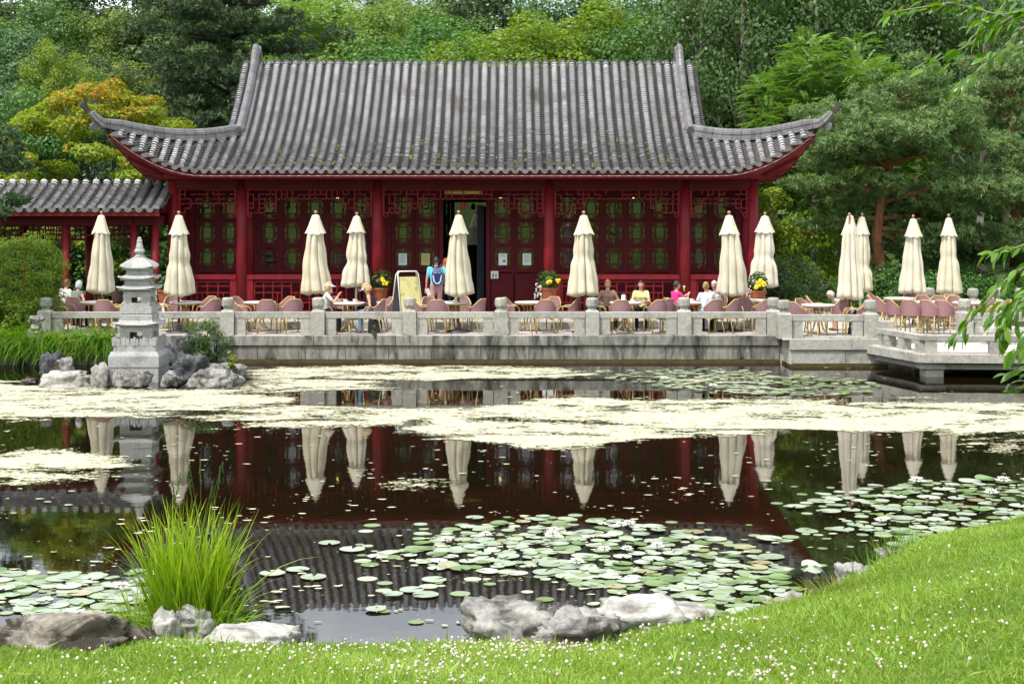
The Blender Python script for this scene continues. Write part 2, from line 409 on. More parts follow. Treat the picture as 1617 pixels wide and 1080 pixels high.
# ---- retaining wall of cut stone
wall = thing('retaining_wall', 'long stained grey stone retaining wall rising from the pond below the terrace', 'wall', (0, 37.8, 0))
def blocks(par, x0, x1, yf, z0, z1, L, mat, dep=.35, jit=.12, along='x'):
    x = x0
    while x < x1 - .05:
        w = min(L * rnd.uniform(1 - jit, 1 + jit), x1 - x)
        if x1 - x - w < L * .35: w = x1 - x
        dz = rnd.uniform(-.004, .004); off = rnd.uniform(-.006, .006)
        mb = MB().box((0, 0, 0), (w - .012, dep, z1 - z0 - .008), bev=.008)
        if along == 'x': mb.build('stone_block', mat, par, (x + w / 2, yf + dep / 2 + off, (z0 + z1) / 2 + dz))
        else: mb.build('stone_block', mat, par, (yf + dep / 2 + off, x + w / 2, (z0 + z1) / 2 + dz), PI / 2)
        x += w
WY = 37.70 - 37.8
blocks(wall, -13.6, 6.52, WY, .42, ZT + .004, 2.25, wallst, .5)
blocks(wall, -13.6, 6.50, WY + .045, .075, .415, 1.06, wallst, .4)
MB().box((-3.55, WY + .16, -.36), (20.1, .5, .86)).build('footing', algaest, wall)
wall2 = thing('retaining_wall', 'pale stone landing pier jutting into the pond beside the footbridge', 'wall', (0, 36.65, 0))
blocks(wall2, 6.56, 8.92, 0, .40, ZT + .006, 1.5, granite, .5)
blocks(wall2, 6.60, 8.86, .045, .075, .395, 1.2, granite, .4)
blocks(wall2, .03, 1.05, 6.56, .40, ZT + .002, 1.0, granite, .4, along='y')
blocks(wall2, .06, 1.05, 6.60, .075, .395, 1.0, granite, .3, along='y')
blocks(wall2, .03, 1.6, 8.60, .40, ZT + .002, 1.0, granite, .33, along='y')
MB().box((7.72, .55, -.36), (2.3, 1.1, .86)).build('footing', algaest, wall2)
MB().box((7.72, .5, .2), (2.1, .9, .5)).build('core', granite, wall2)

# ---- stone balustrade
def post_mesh():
    b = MB(); w = .165
    b.sqlathe([(w, 0), (w, .57), (w - .035, .615)])
    b.lathe([(.115, .6), (.105, .63), (.105, .67), (.14, .70)], 16)
    return b.mesh('post', granite)
def cap_mesh():
    b = MB(); b.lathe([(.13, .695), (.145, .71), (.145, .87), (.135, .90), (.09, .915), (.02, .918)], 16)
    for k in range(8):
        a = 2 * PI * k / 8
        for s in (-1, 1):
            b.box((.148 * math.cos(a + s * .17), .148 * math.sin(a + s * .17), .80), (.012, .012, .1), a, 0, 0)
        b.box((.15 * math.cos(a), .15 * math.sin(a), .745), (.012, .07, .012), a)
    return b.mesh('cap', granite)
PM, CM = post_mesh(), cap_mesh()
def post(par, x, y, z=ZT):
    o = obj('post', PM, par, (x, y, z + rnd.uniform(-.006, .004)), rnd.uniform(-.02, .02)); obj('cap', CM, o, (0, 0, 0), rnd.uniform(0, 1)); return o
def rail(par, a, b, z=ZT, inset=.175, h=(.41, .565), w=.15, stub=.25, th=.13):
    a, b = Vector((a[0], a[1], 0)), Vector((b[0], b[1], 0)); d = (b - a).normalized(); ang = math.atan2(d.y, d.x)
    L = (b - a).length - 2 * inset; mid = (a + b) / 2
    MB().box((0, 0, (h[0] + h[1]) / 2), (L, w, h[1] - h[0]), bev=.008).build('rail', granite, par, (mid.x, mid.y, z), ang)
    for s in (0, 1):
        q = a + d * (inset + stub / 2 + .01) if s == 0 else b - d * (inset + stub / 2 + .01)
        MB().box((0, 0, (h[0] - .008) / 2), (stub, th, h[0] - .012), bev=.006).build('support_block', granite, par, (q.x, q.y, z), ang)
bal = thing('stone_balustrade', 'long grey granite balustrade with drum capped posts along the terrace edge', 'balustrade', (0, 38, ZT))
PX = [72, 216, 360, 503, 647, 791, 935, 1080, 1221]
pp = [(wx(p, 38.0), 0) for p in PX]
for q in pp: post(bal, q[0], q[1], 0)
for a, b in zip(pp[:-1], pp[1:]): rail(bal, a, b, 0)
post_l = (-13.7, 0)
bal2 = thing('stone_balustrade', 'short granite balustrade with drum capped posts on the landing pier', 'balustrade', (0, 36.95, ZT))
c0 = (pp[-1][0] + .02, 38.0 - 36.95); c1 = (wx(1238, 36.95), 0); c2 = (wx(1374, 36.95), 0)
post(bal2, *c1, 0); post(bal2, *c2, 0)
rail(bal2, (c0[0] + .1, c0[1] - .02), c1, 0, stub=.2); rail(bal2, c1, c2, 0)
MB().box((8.0, -.12, .02), (.85, .3, .05), bev=.005).build('landing_slab', granite, bal2)
bal3 = thing('stone_balustrade', 'granite balustrade continuing behind the footbridge with leaves in front', 'balustrade', (0, 37.5, ZT))
e0 = (wx(1523, 37.5), 0); e1 = (e0[0] + 2.15, 0)
post(bal3, *e0, 0); post(bal3, *e1, 0); rail(bal3, e0, e1, 0)
bal4 = thing('stone_balustrade', 'far granite balustrade behind the wicker chairs at the wood edge', 'balustrade', (0, 43.0, ZT))
fp = [(wx(p, 43.0), 0) for p in (1467, 1502, 1536, 1573, 1612, 1650)]
for k, q in enumerate(fp): post(bal4, q[0] + 0, (k % 2) * .0, -.02 if k else 0)
for a, b in zip(fp[:-1], fp[1:]): MB().box(((a[0] + b[0]) / 2, 0, .48), (b[0] - a[0] - .35, .13, .15)).build('rail', granite, bal4)
blocks(wall2, 8.97, 13.4, 37.42 - 36.65, .40, ZT + .004, 1.6, granite, .5)

# ---- footbridge: low slab deck on piers with bench-high kerb rails
DZ = .53
br = thing('stone_footbridge', 'low pale stone footbridge on piers with a bench high kerb rail', 'bridge', (9.2, 36.0, 0))
O = Vector((9.2, 36.0, 0))
A, B, C = Vector((8.38, 36.72, 0)), Vector((9.02, 34.35, 0)), Vector((14.5, 33.9, 0))
A2, C2 = Vector((11.0, 37.4, 0)), Vector((14.5, 37.0, 0))
def prism(poly, z0, z1):
    n = len(poly); vs = [(p[0], p[1], z0) for p in poly] + [(p[0], p[1], z1) for p in poly]
    fs = [tuple(range(n))[::-1], tuple(range(n, 2 * n))] + [(i, (i + 1) % n, n + (i + 1) % n, n + i) for i in range(n)]
    return MB().add(vs, fs)
deckpoly = [A - O, B - O, C - O, C2 - O, A2 - O]
prism(deckpoly, DZ - .2, DZ - .02).build('deck_slab', granite, br)
inner = [A - O + Vector((.08, 0, 0)), B - O + Vector((.08, .08, 0)), C - O + Vector((0, .08, 0)), C2 - O, A2 - O]
prism(inner, DZ - .03, DZ).build('deck_paving', paving, br)
prism([A - O + Vector((.2, 0, 0)), B - O + Vector((.18, .2, 0)), C - O + Vector((0, .16, 0)), C2 - O + Vector((0, -.2, 0)), A2 - O + Vector((-.3, -.3, 0))], DZ - .36, DZ - .203).build('beam', granite, br)
def kerbrail(a, b, par=br, stubs=(.12, .55, .9), zt=.40, w=.22):
    a, b = a - O, b - O; d = (b - a).normalized(); ang = math.atan2(d.y, d.x); L = (b - a).length; m = (a + b) / 2
    MB().box((0, 0, 0), (L, w, .13), bev=.01).build('rail', granite, par, (m.x, m.y, DZ + zt - .065), ang)
    for f in stubs:
        q = a + d * L * f; MB().box((0, 0, 0), (.26, .2, zt - .12), bev=.008).build('support_block', granite, par, (q.x, q.y, DZ + (zt - .13) / 2), ang)
off = Vector((.17, .14, 0))
kerbrail(A + Vector((.34, -.1, 0)), B + Vector((.16, .16, 0)), stubs=(.2, .55, .93))
kerbrail(B + Vector((.13, .17, 0)), C + Vector((0, .17, 0)), stubs=(.03, .29, .52, .8))
kerbrail(Vector((11.1, 36.9, 0)), Vector((14.4, 36.6, 0)), stubs=(.1, .4, .7))
MB().box((0, 0, 0), (.3, .26, .75), bev=.01).build('end_block', granite, br, tuple(Vector((8.80, 36.52, 0)) - O + Vector((0, 0, DZ + .2))), .1)
for q, w in ((Vector((9.35, 34.75, 0)), .5), (Vector((11.9, 34.6, 0)), .55), (Vector((9.5, 36.3, 0)), .5), (Vector((12.0, 36.5, 0)), .55)):
    MB().box((0, 0, .28), (w * 1.1, w * 1.2, .22), bev=.01).box((.05, 0, -.3), (w * .8, w, 1.0)).build('pier', granite, br, tuple(q - O))

# ================================================================= PAVILION
XC, YR = -1.33, 46.6
pav = thing('tea_pavilion', 'red Chinese pavilion with grey tiled roof and upturned corners beyond the pond', 'pavilion', (XC, YR, ZT))
U_E = 5.3                                   # ridge to eave, horizontally
def zs(u): return 8.3 - 1.0487 * u + .0715 * u * u - ZT
def lift(dx): return .186 * max(0., abs(dx) - 6.9) ** 2
def u_eave(dx): return U_E + .06 * max(0., abs(dx) - 6.9) ** 2
def z_eave(dx): return zs(U_E) + lift(dx)
GX, GU = 6.33, 2.9                          # gable plane and lower end of the gable ridge
CXD = 9.42                                  # corner
def hip(dx):                                # hip line (u, z) over dx
    f = (abs(dx) - GX) / (CXD - GX)
    u = GU + (u_eave(CXD) - GU) * f
    z = (5.80 - ZT) * (1 - f) + (z_eave(CXD)) * f - .26 * math.sin(PI * min(1, max(0, f))) * (1 - .25 * f)
    return u, z
COURSE = .10
def resample(path, step):
    P_ = [Vector(p) for p in path]; S = [0.]
    for a, b in zip(P_[:-1], P_[1:]): S.append(S[-1] + (b - a).length)
    n = max(2, int(S[-1] / step)); out = []
    for i in range(n + 1):
        s = S[-1] * i / n; j = 0
        while j < len(S) - 2 and S[j + 1] < s: j += 1
        f = (s - S[j]) / max(1e-6, S[j + 1] - S[j]); out.append(P_[j].lerp(P_[j + 1], f))
    return out
def tile_row_mesh(path, lat, pitch=.2587, r=.094, course=COURSE, seg=7, seed=0, pan=True, mats=None):
    """a run of overlapping barrel tiles from eave to ridge, with the stepped pan tiles beside it"""
    rr = random.Random(seed); pts = resample(path, course); lat = Vector(lat).normalized(); mb = MB()
    N = []; vs = []; pv = []
    for i in range(len(pts)):
        a = pts[max(0, i - 1)]; b = pts[min(len(pts) - 1, i + 1)]; T = (b - a).normalized()
        nn = lat.cross(T);  nn = nn if nn.z > 0 else -nn; N.append(nn.normalized())
    rings = []
    for i in range(len(pts) - 1):
        j = rr.uniform(-.006, .006); k = rr.uniform(.95, 1.05)
        rings.append((pts[i], N[i], r * k * 1.03, .013 + rr.uniform(-.006, .008), j)); rings.append((pts[i + 1], N[i + 1], r * k * .85, -.002, j))
    for (p, n, rad, up, j) in rings:
        for s in range(seg + 1):
            a = PI * s / seg
            vs.append(p + lat * (math.cos(a) * rad + j) + n * (math.sin(a) * rad * .95 + up + .01))
    m = seg + 1
    fs = [(i * m + s, i * m + s + 1, (i + 1) * m + s + 1, (i + 1) * m + s) for i in range(len(rings) - 1) for s in range(seg)]
    fs.append(tuple(range(m))); mb.add(vs, fs, 0)
    for i in range(1, len(rings) - 1, 2):           # cut ends of the tiles, darkened to paint in the shade between courses
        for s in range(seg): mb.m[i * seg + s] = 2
    if pan:
        vs = []; h = pitch / 2
        for i in range(max(2, len(pts) - 4)):
            e = rr.uniform(-.004, .004)
            for (p, n, up) in ((pts[i], N[i], .03 + e), (pts[i + 1], N[i + 1], .004)):
                vs += [p + lat * (h - .062) + n * (up + .02), p + lat * h + n * up, p + lat * (h + .062) + n * (up + .02)]
        fs = [(3 * i + s, 3 * i + s + 1, 3 * i + 4 + s, 3 * i + 3 + s) for i in range(2 * max(2, len(pts) - 4) - 1) for s in range(2)]
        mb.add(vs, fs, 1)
    return mb.mesh('tile_row', mats or [tile, tiledk, tileshade])
def drip_mesh(r=.098):
    vs = [(-r, 0, .02)]; n = 10
    for k in range(n + 1):
        a = PI + PI * k / n; vs.append((r * math.cos(a), -.0, r * 1.02 * math.sin(a)))
    vs.append((r, 0, .02)); m = len(vs)
    vs = [(x, -.012, z) for x, y, z in vs] + [(x, .012, z) for x, y, z in vs]
    fs = [tuple(range(m)), tuple(range(m, 2 * m))[::-1]] + [(i, i + m, (i + 1) % m + m, (i + 1) % m) for i in range(m)]
    return MB().add(vs, fs).mesh('drip_tile', dripm)
DRIP = drip_mesh()
roof = MB()
# deck under the tiles: front, back, side skirts
def deck(mb, front):
    sg = -1 if front else 1
    dxs = [GX * k / 8 for k in range(-8, 9)]
    us = [0., .25, .5] + [.5 + (U_E - .5) * k / 9 for k in range(1, 10)]
    V_ = [(dx, sg * u, zs(max(u, .5)) - .02) for dx in dxs for u in us]; n = len(us)
    mb.add(V_, [(i * n + j, (i + 1) * n + j, (i + 1) * n + j + 1, i * n + j + 1) for i in range(len(dxs) - 1) for j in range(n - 1)])
    for s in (-1, 1):
        V_ = []; m = 14
        for i in range(m + 1):
            dx = GX + (CXD - GX) * i / m; uh, zh = hip(dx); ue, ze = u_eave(dx), z_eave(dx)
            for j in range(5):
                f = j / 4; V_.append((s * dx, sg * (ue + (uh - ue) * f), ze + (zh - ze) * (f ** 1.08) - .015))
        mb.add(V_, [(i * 5 + j, (i + 1) * 5 + j, (i + 1) * 5 + j + 1, i * 5 + j + 1) for i in range(m) for j in range(4)])
def side_pt(s, yy, f):                      # side skirt: yy along depth, f 0 eave .. 1 top
    ay = abs(yy); k = min(1., ay / u_eave(CXD))
    # eave of the side: x position and height, lifted toward the corners
    le = .186 * max(0., ay - (u_eave(CXD) - 2.45)) ** 2 * 1.02
    xe = CXD - .62 + .075 * max(0., ay - (u_eave(CXD) - 2.45)) ** 2 * 1.4; ze = zs(U_E) + le
    if ay <= GU: xt, zt = GX - .1, 5.80 - ZT
    else:
        g = (ay - GU) / (u_eave(CXD) - GU); dx = GX + (CXD - GX) * g; _, zt = hip(dx); xt = dx
    xe = max(xe, xt)
    return (s * (xe + (xt - xe) * f), yy, ze + (zt - ze) * f)
def sides(mb):
    for s in (-1, 1):
        V_ = []; m = 24; Y0 = u_eave(CXD)
        for i in range(m + 1):
            yy = -Y0 + 2 * Y0 * i / m
            for j in range(4):
                p = side_pt(s, yy, j / 3); V_.append((p[0], p[1], p[2] - .02))
        mb.add(V_, [(i * 4 + j, (i + 1) * 4 + j, (i + 1) * 4 + j + 1, i * 4 + j + 1) for i in range(m) for j in range(3)])
        # gable wall
        V_ = [(s * (GX - .05), -GU + 2 * GU * k / 10, zs(abs(-GU + 2 * GU * k / 10)) - .05) for k in range(11)] + [(s * (GX - .05), GU, 5.6 - ZT), (s * (GX - .05), -GU, 5.6 - ZT)]
        mb.add(V_, [tuple(range(13))])
deck(roof, True); deck(roof, False); sides(roof)
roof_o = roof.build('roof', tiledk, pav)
# rows on the two main slopes share meshes; the ridge is rolled, the runs pass over the top
def frontpath(sg=-1):
    p = [(0, sg * u, zs(u)) for u in np.linspace(U_E, .35, 24)]
    zt_ = zs(.35); p += [(0, sg * .24, zt_ + .10), (0, sg * .12, zt_ + .165), (0, 0, zt_ + .185)]
    return p
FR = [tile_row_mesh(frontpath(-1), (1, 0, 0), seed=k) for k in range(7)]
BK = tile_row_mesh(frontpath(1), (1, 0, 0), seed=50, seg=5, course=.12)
PITCH = .2587
for i in range(-24, 25):
    obj('tile_row', FR[rnd.randrange(7)], roof_o, (i * PITCH + rnd.uniform(-.012, .012), 0, rnd.uniform(-.012, .012)), rnd.uniform(-.003, .003))
    obj('tile_row', BK, roof_o, (i * PITCH, 0, 0))
for i in range(-36, 37):                     # drip tiles at the pans of the front eave
    dx = (i + .5) * PITCH
    if abs(dx) > 9.2: continue
    ang = .12 * (abs(dx) - 6.9) * (1 if dx < 0 else -1) if abs(dx) > 6.9 else 0
    obj('drip_tile', DRIP, roof_o, (dx, -u_eave(dx) - .03, z_eave(dx) + .035), rot=(rnd.uniform(-.05, .1), ang * -1.6, ang))
for i in list(range(-35, -24)) + list(range(25, 36)):
    dx = i * PITCH; uh, zh = hip(dx); ue, ze = u_eave(dx), z_eave(dx)
    if ue - uh < .15: continue
    for sg in (-1, 1):
        pth = [(dx, sg * (ue + (uh - ue) * f), ze + (zh - ze) * f ** 1.08) for f in np.linspace(0, 1, 9)]
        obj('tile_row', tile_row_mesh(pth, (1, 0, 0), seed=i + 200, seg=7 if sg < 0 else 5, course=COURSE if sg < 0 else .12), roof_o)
for s in (-1, 1):                            # verge run outside each gable ridge, and the side skirts
    pth = [(s * (GX + .30), -u, zs(u) - .03) for u in np.linspace(GU, .25, 16)] + [(s * (GX + .30), 0, zs(.25) + .1)]
    pth2 = [(p[0], -p[1], p[2]) for p in pth]
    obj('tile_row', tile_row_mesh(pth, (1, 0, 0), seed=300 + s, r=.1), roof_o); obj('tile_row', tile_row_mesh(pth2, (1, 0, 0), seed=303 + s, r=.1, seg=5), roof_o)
    for i in range(-20, 21):
        yy = i * PITCH
        p0, p1 = Vector(side_pt(s, yy, 0)), Vector(side_pt(s, yy, 1))
        if (p1 - p0).length < .3: continue
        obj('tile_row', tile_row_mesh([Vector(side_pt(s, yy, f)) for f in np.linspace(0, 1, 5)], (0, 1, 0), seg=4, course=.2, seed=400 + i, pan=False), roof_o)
# ridges: short capped pieces swept along a path
RP = [(x_ * .9, z_ * .84) for x_, z_ in [(-.12, -.02), (-.12, .10), (-.095, .115), (-.095, .15), (-.115, .165), (-.115, .24), (-.09, .26), (-.085, .30), (-.05, .345), (0, .36),
      (.05, .345), (.085, .30), (.09, .26), (.115, .24), (.115, .165), (.095, .15), (.095, .115), (.12, .10), (.12, -.02)]]
def ridge(path, par, lat_fn, step=.32, prof=RP, taper=None, mat=ridgem):
    pts = resample(path, step / 3); n = len(prof)
    secs = []
    for i, p in enumerate(pts):
        a = pts[max(0, i - 1)]; b = pts[min(len(pts) - 1, i + 1)]; T = (b - a).normalized(); lat = Vector(lat_fn).normalized()
        lat = (lat - T * lat.dot(T)).normalized(); up = lat.cross(T); up = up if up.z > 0 or abs(up.z) < 1e-3 else -up
        k = taper(i / (len(pts) - 1)) if taper else (1, 1)
        secs.append([p + lat * x * k[0] + up * z * k[1] for x, z in prof])
    i = 0
    while i < len(pts) - 1:
        j = min(i + 3, len(pts) - 1); mb = MB(); vs = []
        S = secs[i:j + 1]; T = (pts[j] - pts[i]).normalized() * .006
        for q, s_ in enumerate(S):
            o_ = T if q == 0 else (-T if q == len(S) - 1 else Vector()); vs += [v + o_ for v in s_]
        m = len(S)
        fs = [(q * n + k, q * n + (k + 1) % n, (q + 1) * n + (k + 1) % n, (q + 1) * n + k) for q in range(m - 1) for k in range(n)]
        fs += [tuple(range(n))[::-1], tuple((m - 1) * n + k for k in range(n))]
        mb.add(vs, fs).build('ridge_tile', mat, par); i = j
for s in (-1, 1):
    g = [(s * GX, -u, zs(u) + .02) for u in np.linspace(GU + .12, .5, 14)]
    g += [(s * GX, -.36, zs(.36) + .10), (s * GX, -.2, zs(.2) + .18), (s * GX, 0, zs(0) + .20)]
    gb = [(p[0], -p[1], p[2]) for p in g]
    ridge(g, roof_o, (1, 0, 0)); ridge(gb, roof_o, (1, 0, 0))
    for sg in (-1, 1):
        hp = []
        for f in np.linspace(-.03, 1.0, 22):
            dx = GX + (CXD - GX) * f; u, z = hip(dx); hp.append((s * dx, sg * u, z + .05 - .09 * max(0, f)))
        x, u, z = CXD, abs(hp[-1][1]), hp[-1][2]
        for k in range(1, 5): hp.append((s * (x + .085 * k), sg * (u + .05 * k), z + .03 * k + .014 * k * k))
        ridge(hp, roof_o, (-s * sg, 1, 0) if True else 0, taper=lambda f: (1, 1) if f < .80 else (1 - 1.4 * (f - .80), 1 - 2.2 * (f - .80)))
        e = Vector(hp[-1]); T = Vector((s * .20, sg * .10, .24)).normalized()
        MB().bar(e + Vector((0, 0, .05)), e + Vector((0, 0, .06)) + T * .30, .11, .14).build('upturned_tip', tiledk, roof_o)
        mb = MB().lathe([(.11, 0), (.115, .02), (.115, .06), (.05, .07)], 12); c = Vector(hp[-4])
        o = mb.build('end_disc', ridgem, roof_o); o.rotation_euler = (R(-80) * -sg, 0, R(35) * s * sg); o.location = c + Vector((s * .12, sg * .08, -.02))
        MB().bar(Vector((s * (CXD - 1.9), sg * (u_eave(CXD) - 1.75), z_eave(7.5) - .32)), Vector((s * (CXD - .12), sg * (u_eave(CXD) - .14), z_eave(CXD) - .27)), .16, .18).build('corner_beam', soffit, roof_o)
# fascia, mortar line and soffit along the eaves
def eave_strip(mb, fn, sgn, z0, z1, d0, d1, n=60):
    vs = []
    for i in range(n + 1):
        dx = -CXD + .1 + (2 * CXD - .2) * i / n; ue, ze = u_eave(dx), z_eave(dx)
        vs += [(dx, sgn * (ue - d0), ze + z0), (dx, sgn * (ue - d1), ze + z1)]
    mb.add(vs, [(2 * i, 2 * i + 2, 2 * i + 3, 2 * i + 1) for i in range(n)])
for sgn in (-1, 1):
    mb = MB(); eave_strip(mb, None, sgn, -.03, -.17, .035, .05); eave_strip(mb, None, sgn, -.17, -.185, .05, .30); eave_strip(mb, None, sgn, -.03, -.03, .035, .2); mb.build('fascia', red, roof_o)
    mb = MB(); eave_strip(mb, None, sgn, -.115, -.13, .026, .026); eave_strip(mb, None, sgn, -.115, -.115, .026, .04); eave_strip(mb, None, sgn, -.13, -.13, .026, .04); mb.build('mortar_line', mortar, roof_o)
    mb = MB(); vs = []; n = 60
    for i in range(n + 1):
        dx = -CXD + .12 + (2 * CXD - .24) * i / n; ue, ze = u_eave(dx), z_eave(dx)
        xi = max(-7.9, min(7.9, dx)); vs += [(dx, sgn * (ue - .06), ze - .16), (xi, sgn * 4.2, 4.55 - ZT)]
    mb.add(vs, [(2 * i, 2 * i + 2, 2 * i + 3, 2 * i + 1) for i in range(n)]); mb.build('soffit', soffit, roof_o)
for s in (-1, 1):
    mb = MB(); vs = []; Y0 = u_eave(CXD); n = 30; v2 = []
    for i in range(n + 1):
        yy = -Y0 + .08 + (2 * Y0 - .16) * i / n; p = side_pt(s, yy, 0); yi = max(-4.2, min(4.2, yy))
        vs += [(p[0] - s * .06, p[1], p[2] - .16), (s * 7.9, yi, 4.55 - ZT)]
        v2 += [(p[0] - s * .03, p[1], p[2] - .03), (p[0] - s * .05, p[1], p[2] - .18)]
    q = [(2 * i, 2 * i + 2, 2 * i + 3, 2 * i + 1) for i in range(n)]
    mb.add(vs, q); mb.build('soffit', soffit, roof_o); MB().add(v2, q).build('fascia', red, roof_o)
    for k in range(-9, 10):
        yy = k * .55; p = side_pt(s, yy, 0)
        MB().bar((s * 7.9, max(-4.2, min(4.2, yy)), 4.50 - ZT), (p[0] - s * .1, p[1], p[2] - .2), .07, .08).build('rafter', soffit, roof_o)
# moss and weeds in the pans
mossm = leafm('roof moss', (.16, .22, .02), (.30, .32, .04), trans=.3)
mp = []
for k in range(150):
    i = rnd.randint(-24, 30); u = U_E - abs(rnd.gauss(0, 1.1)) - .1
    if i > 23 or u < .6: continue
    for j in range(rnd.randint(3, 9)): mp.append(((i + .5) * PITCH + rnd.gauss(0, .02), -u + rnd.gauss(0, .06), zs(u) + .06 + rnd.random() * .05))
mp = np.array(mp); Vv, Ff = leaves(mp, rg.normal(size=mp.shape) + [0, -.5, 1], .05)
obj('moss', npmesh('moss', Vv, Ff, mossm, np.repeat(rg.random(len(mp)), 4)), roof_o, kind='stuff')

# ---- structure: plinth, columns, beams
LY = -(YR - 42.3)                            # column line, local y
WYl = -(YR - 43.5)                           # window wall line
MB().box((0, 0, (ZP - ZT) / 2 - .02), (17.6, 2 * (YR - 39.9), ZP - ZT + .04)).build('plinth', granite, pav)
COLX = [-7.9, -6.04, -2.34, 2.34, 6.04, 7.9]
colm = MB().lathe([(.155, 0), (.155, 2.0), (.15, 3.66)], 20).mesh('column', red, True)
basem = MB().lathe([(.20, 0), (.225, .05), (.225, .10), (.185, .16), (.16, .165)], 20).mesh('column_base', granite, True)
for x in COLX:
    for yy in (LY, WYl + .05, -LY):
        o = obj('column', colm, pav, (x, yy, ZP - ZT)); obj('column_base', basem, o)
zb = 4.30 - ZT
MB().box((0, LY, zb + .13), (15.9, .2, .27), bev=.01).build('eave_beam', redd, pav)
MB().box((0, LY - .10, zb + .33), (16.3, .16, .14), bev=.02).build('purlin', red, pav)
MB().box((0, -LY, zb + .2), (15.9, .2, .5)).build('eave_beam', redd, pav)
for s in (-1, 1): MB().box((s * 7.9, 0, zb + .13), (.2, -2 * LY, .27)).build('eave_beam', redd, pav)
# hanging fretwork under the beam
def fret(w, top, deep, shallow, rng, cell=.155, mb=None, t=.028, keepp=.62):
    mb = mb or MB(); nx = max(4, int(round(w / cell))); cw = w / nx; ch = .125
    def dep(i):
        f = abs((i + .5) / nx * 2 - 1); return deep if f > .72 else (deep + shallow) / 2 if f > .5 else shallow
    D = [max(1, int(round(dep(i) / ch))) for i in range(nx)]
    x0 = -w / 2
    for i in range(nx):
        for j in range(D[i]):
            z = top - j * ch; x = x0 + i * cw
            if rng.random() < keepp or j == 0: mb.box((x + cw / 2, 0, z), (cw + t, .035, t))
            if i and (rng.random() < keepp): mb.box((x, 0, z - ch / 2), (t, .033, ch))
        mb.box((x0 + (i + .5) * cw, 0, top - D[i] * ch), (cw + t, .036, t * 1.2))
        if i and D[i] != D[i - 1]:
            a, b = sorted((D[i], D[i - 1])); mb.box((x0 + i * cw, 0, top - (a + b) / 2 * ch), (t * 1.2, .036, (b - a) * ch))
    for s in (-1, 1):
        mb.box((s * (w / 2), 0, top - deep / 2 - .06), (.05, .05, deep + .12))
        mb.box((s * (w / 2 - .06), 0, top - deep - .13), (.10, .04, .03)); mb.box((s * (w / 2 - .1), 0, top - deep - .09), (.03, .04, .08))
    return mb
fr = random.Random(3)
for a, b in zip(COLX[:-1], COLX[1:]):
    w = b - a - .34
    fret(w, zb - .03, .60, .30 if w > 2 else .42, fr).build('hanging_fretwork', red, pav, ((a + b) / 2, LY, 0))
for s in (-1, 1): fret(-LY * 2 - .3, zb - .03, .5, .3, fr).build('hanging_fretwork', red, pav, (s * 7.9, 0, 0), PI / 2)
# low fretwork balustrade between the columns (not in the middle bay)
zr = 1.95 - ZT
def lowrail(w, rng):
    mb = MB(); mb.box((0, 0, zr - .05), (w, .16, .12)); mb.box((0, 0, .28), (w, .1, .1))
    for s in (-1, 1): mb.box((s * (w / 2 - .08), 0, (zr + .2) / 2), (.17, .1, zr - .2))
    x0, x1, z0, z1 = -w / 2 + .2, w / 2 - .2, .36, zr - .2
    mb.box((0, 0, z1 + .02), (x1 - x0, .05, .035)); n = max(4, int((x1 - x0) / .24)); cw = (x1 - x0) / n; hh = z1 - z0
    for i in range(n):
        x = x0 + i * cw; mb.box((x, 0, (z0 + z1) / 2), (.03, .04, hh) if i % 3 else (.034, .045, hh + .06))
        zz = [z0 + hh * .25, z0 + hh * .62, z0 + hh * .86]
        for z in zz:
            if rng.random() < .68: mb.box((x + cw / 2, 0, z), (cw + .02, .038, .03))
        if rng.random() < .5: mb.box((x + cw / 2, 0, z0 + hh * .42), (.028, .036, hh * .4))
    return mb
for k, (a, b) in enumerate(zip(COLX[:-1], COLX[1:])):
    if k == 2: continue
    lowrail(b - a - .3, fr).build('low_balustrade', red, pav, ((a + b) / 2, LY, 0))
    MB().box(((a + b) / 2, LY + .34, .62), (b - a - .5, .4, .05)).build('bench', redd, pav)
# ---- window wall: framed panels of three fretted panes each
PW, PH = .50, .635
def pane_lattice():
    mb = MB(); t = .030; w, h = PW, PH; cw, ch = .25, .33
    for sx in (-1, 1):
        mb.box((sx * (cw / 2), 0, 0), (t, .03, ch + t)); mb.box((sx * (w / 2 - t / 2), 0, 0), (t, .03, h))
    for sz in (-1, 1):
        mb.box((0, 0, sz * ch / 2), (cw, .03, t)); mb.box((0, 0, sz * (h / 2 - t / 2)), (w, .03, t))
    # knotwork between the centre light and the border
    def knot(x, z, a, s):
        c, d = math.cos(a), math.sin(a)
        for (p, q) in (((-.07, 0), (-.03, .035)), ((-.03, .035), (0, .0)), ((0, 0), (.03, .035)), ((.03, .035), (.07, 0)), ((-.05, -.035), (0, -.01)), ((0, -.01), (.05, -.035)), ((-.03, .035), (-.03, .06)), ((.03, .035), (.03, .06)), ((0, 0), (0, -.05))):
            P1 = (x + (p[0] * c - p[1] * d) * s, 0, z + (p[0] * d + p[1] * c) * s); P2 = (x + (q[0] * c - q[1] * d) * s, 0, z + (q[0] * d + q[1] * c) * s)
            mb.bar(P1, P2, .024, .019)
    for sx in (-1, 1):
        for z in (-.19, 0, .19): knot(sx * .187, z, PI / 2 * sx, 1.15)
    for sz in (-1, 1):
        for x in (-.10, .10): knot(x, sz * .24, 0 if sz > 0 else PI, 1.15)
        for sx in (-1, 1): knot(sx * .19, sz * .255, sz * sx * PI / 4, .9)
    return mb.mesh('pane_lattice', redd)
LATT = pane_lattice()
GL = MB().box((0, 0, 0), (PW, .008, PH)).mesh('pane', glass)
ROWS = [2.37, 3.08, 3.78]
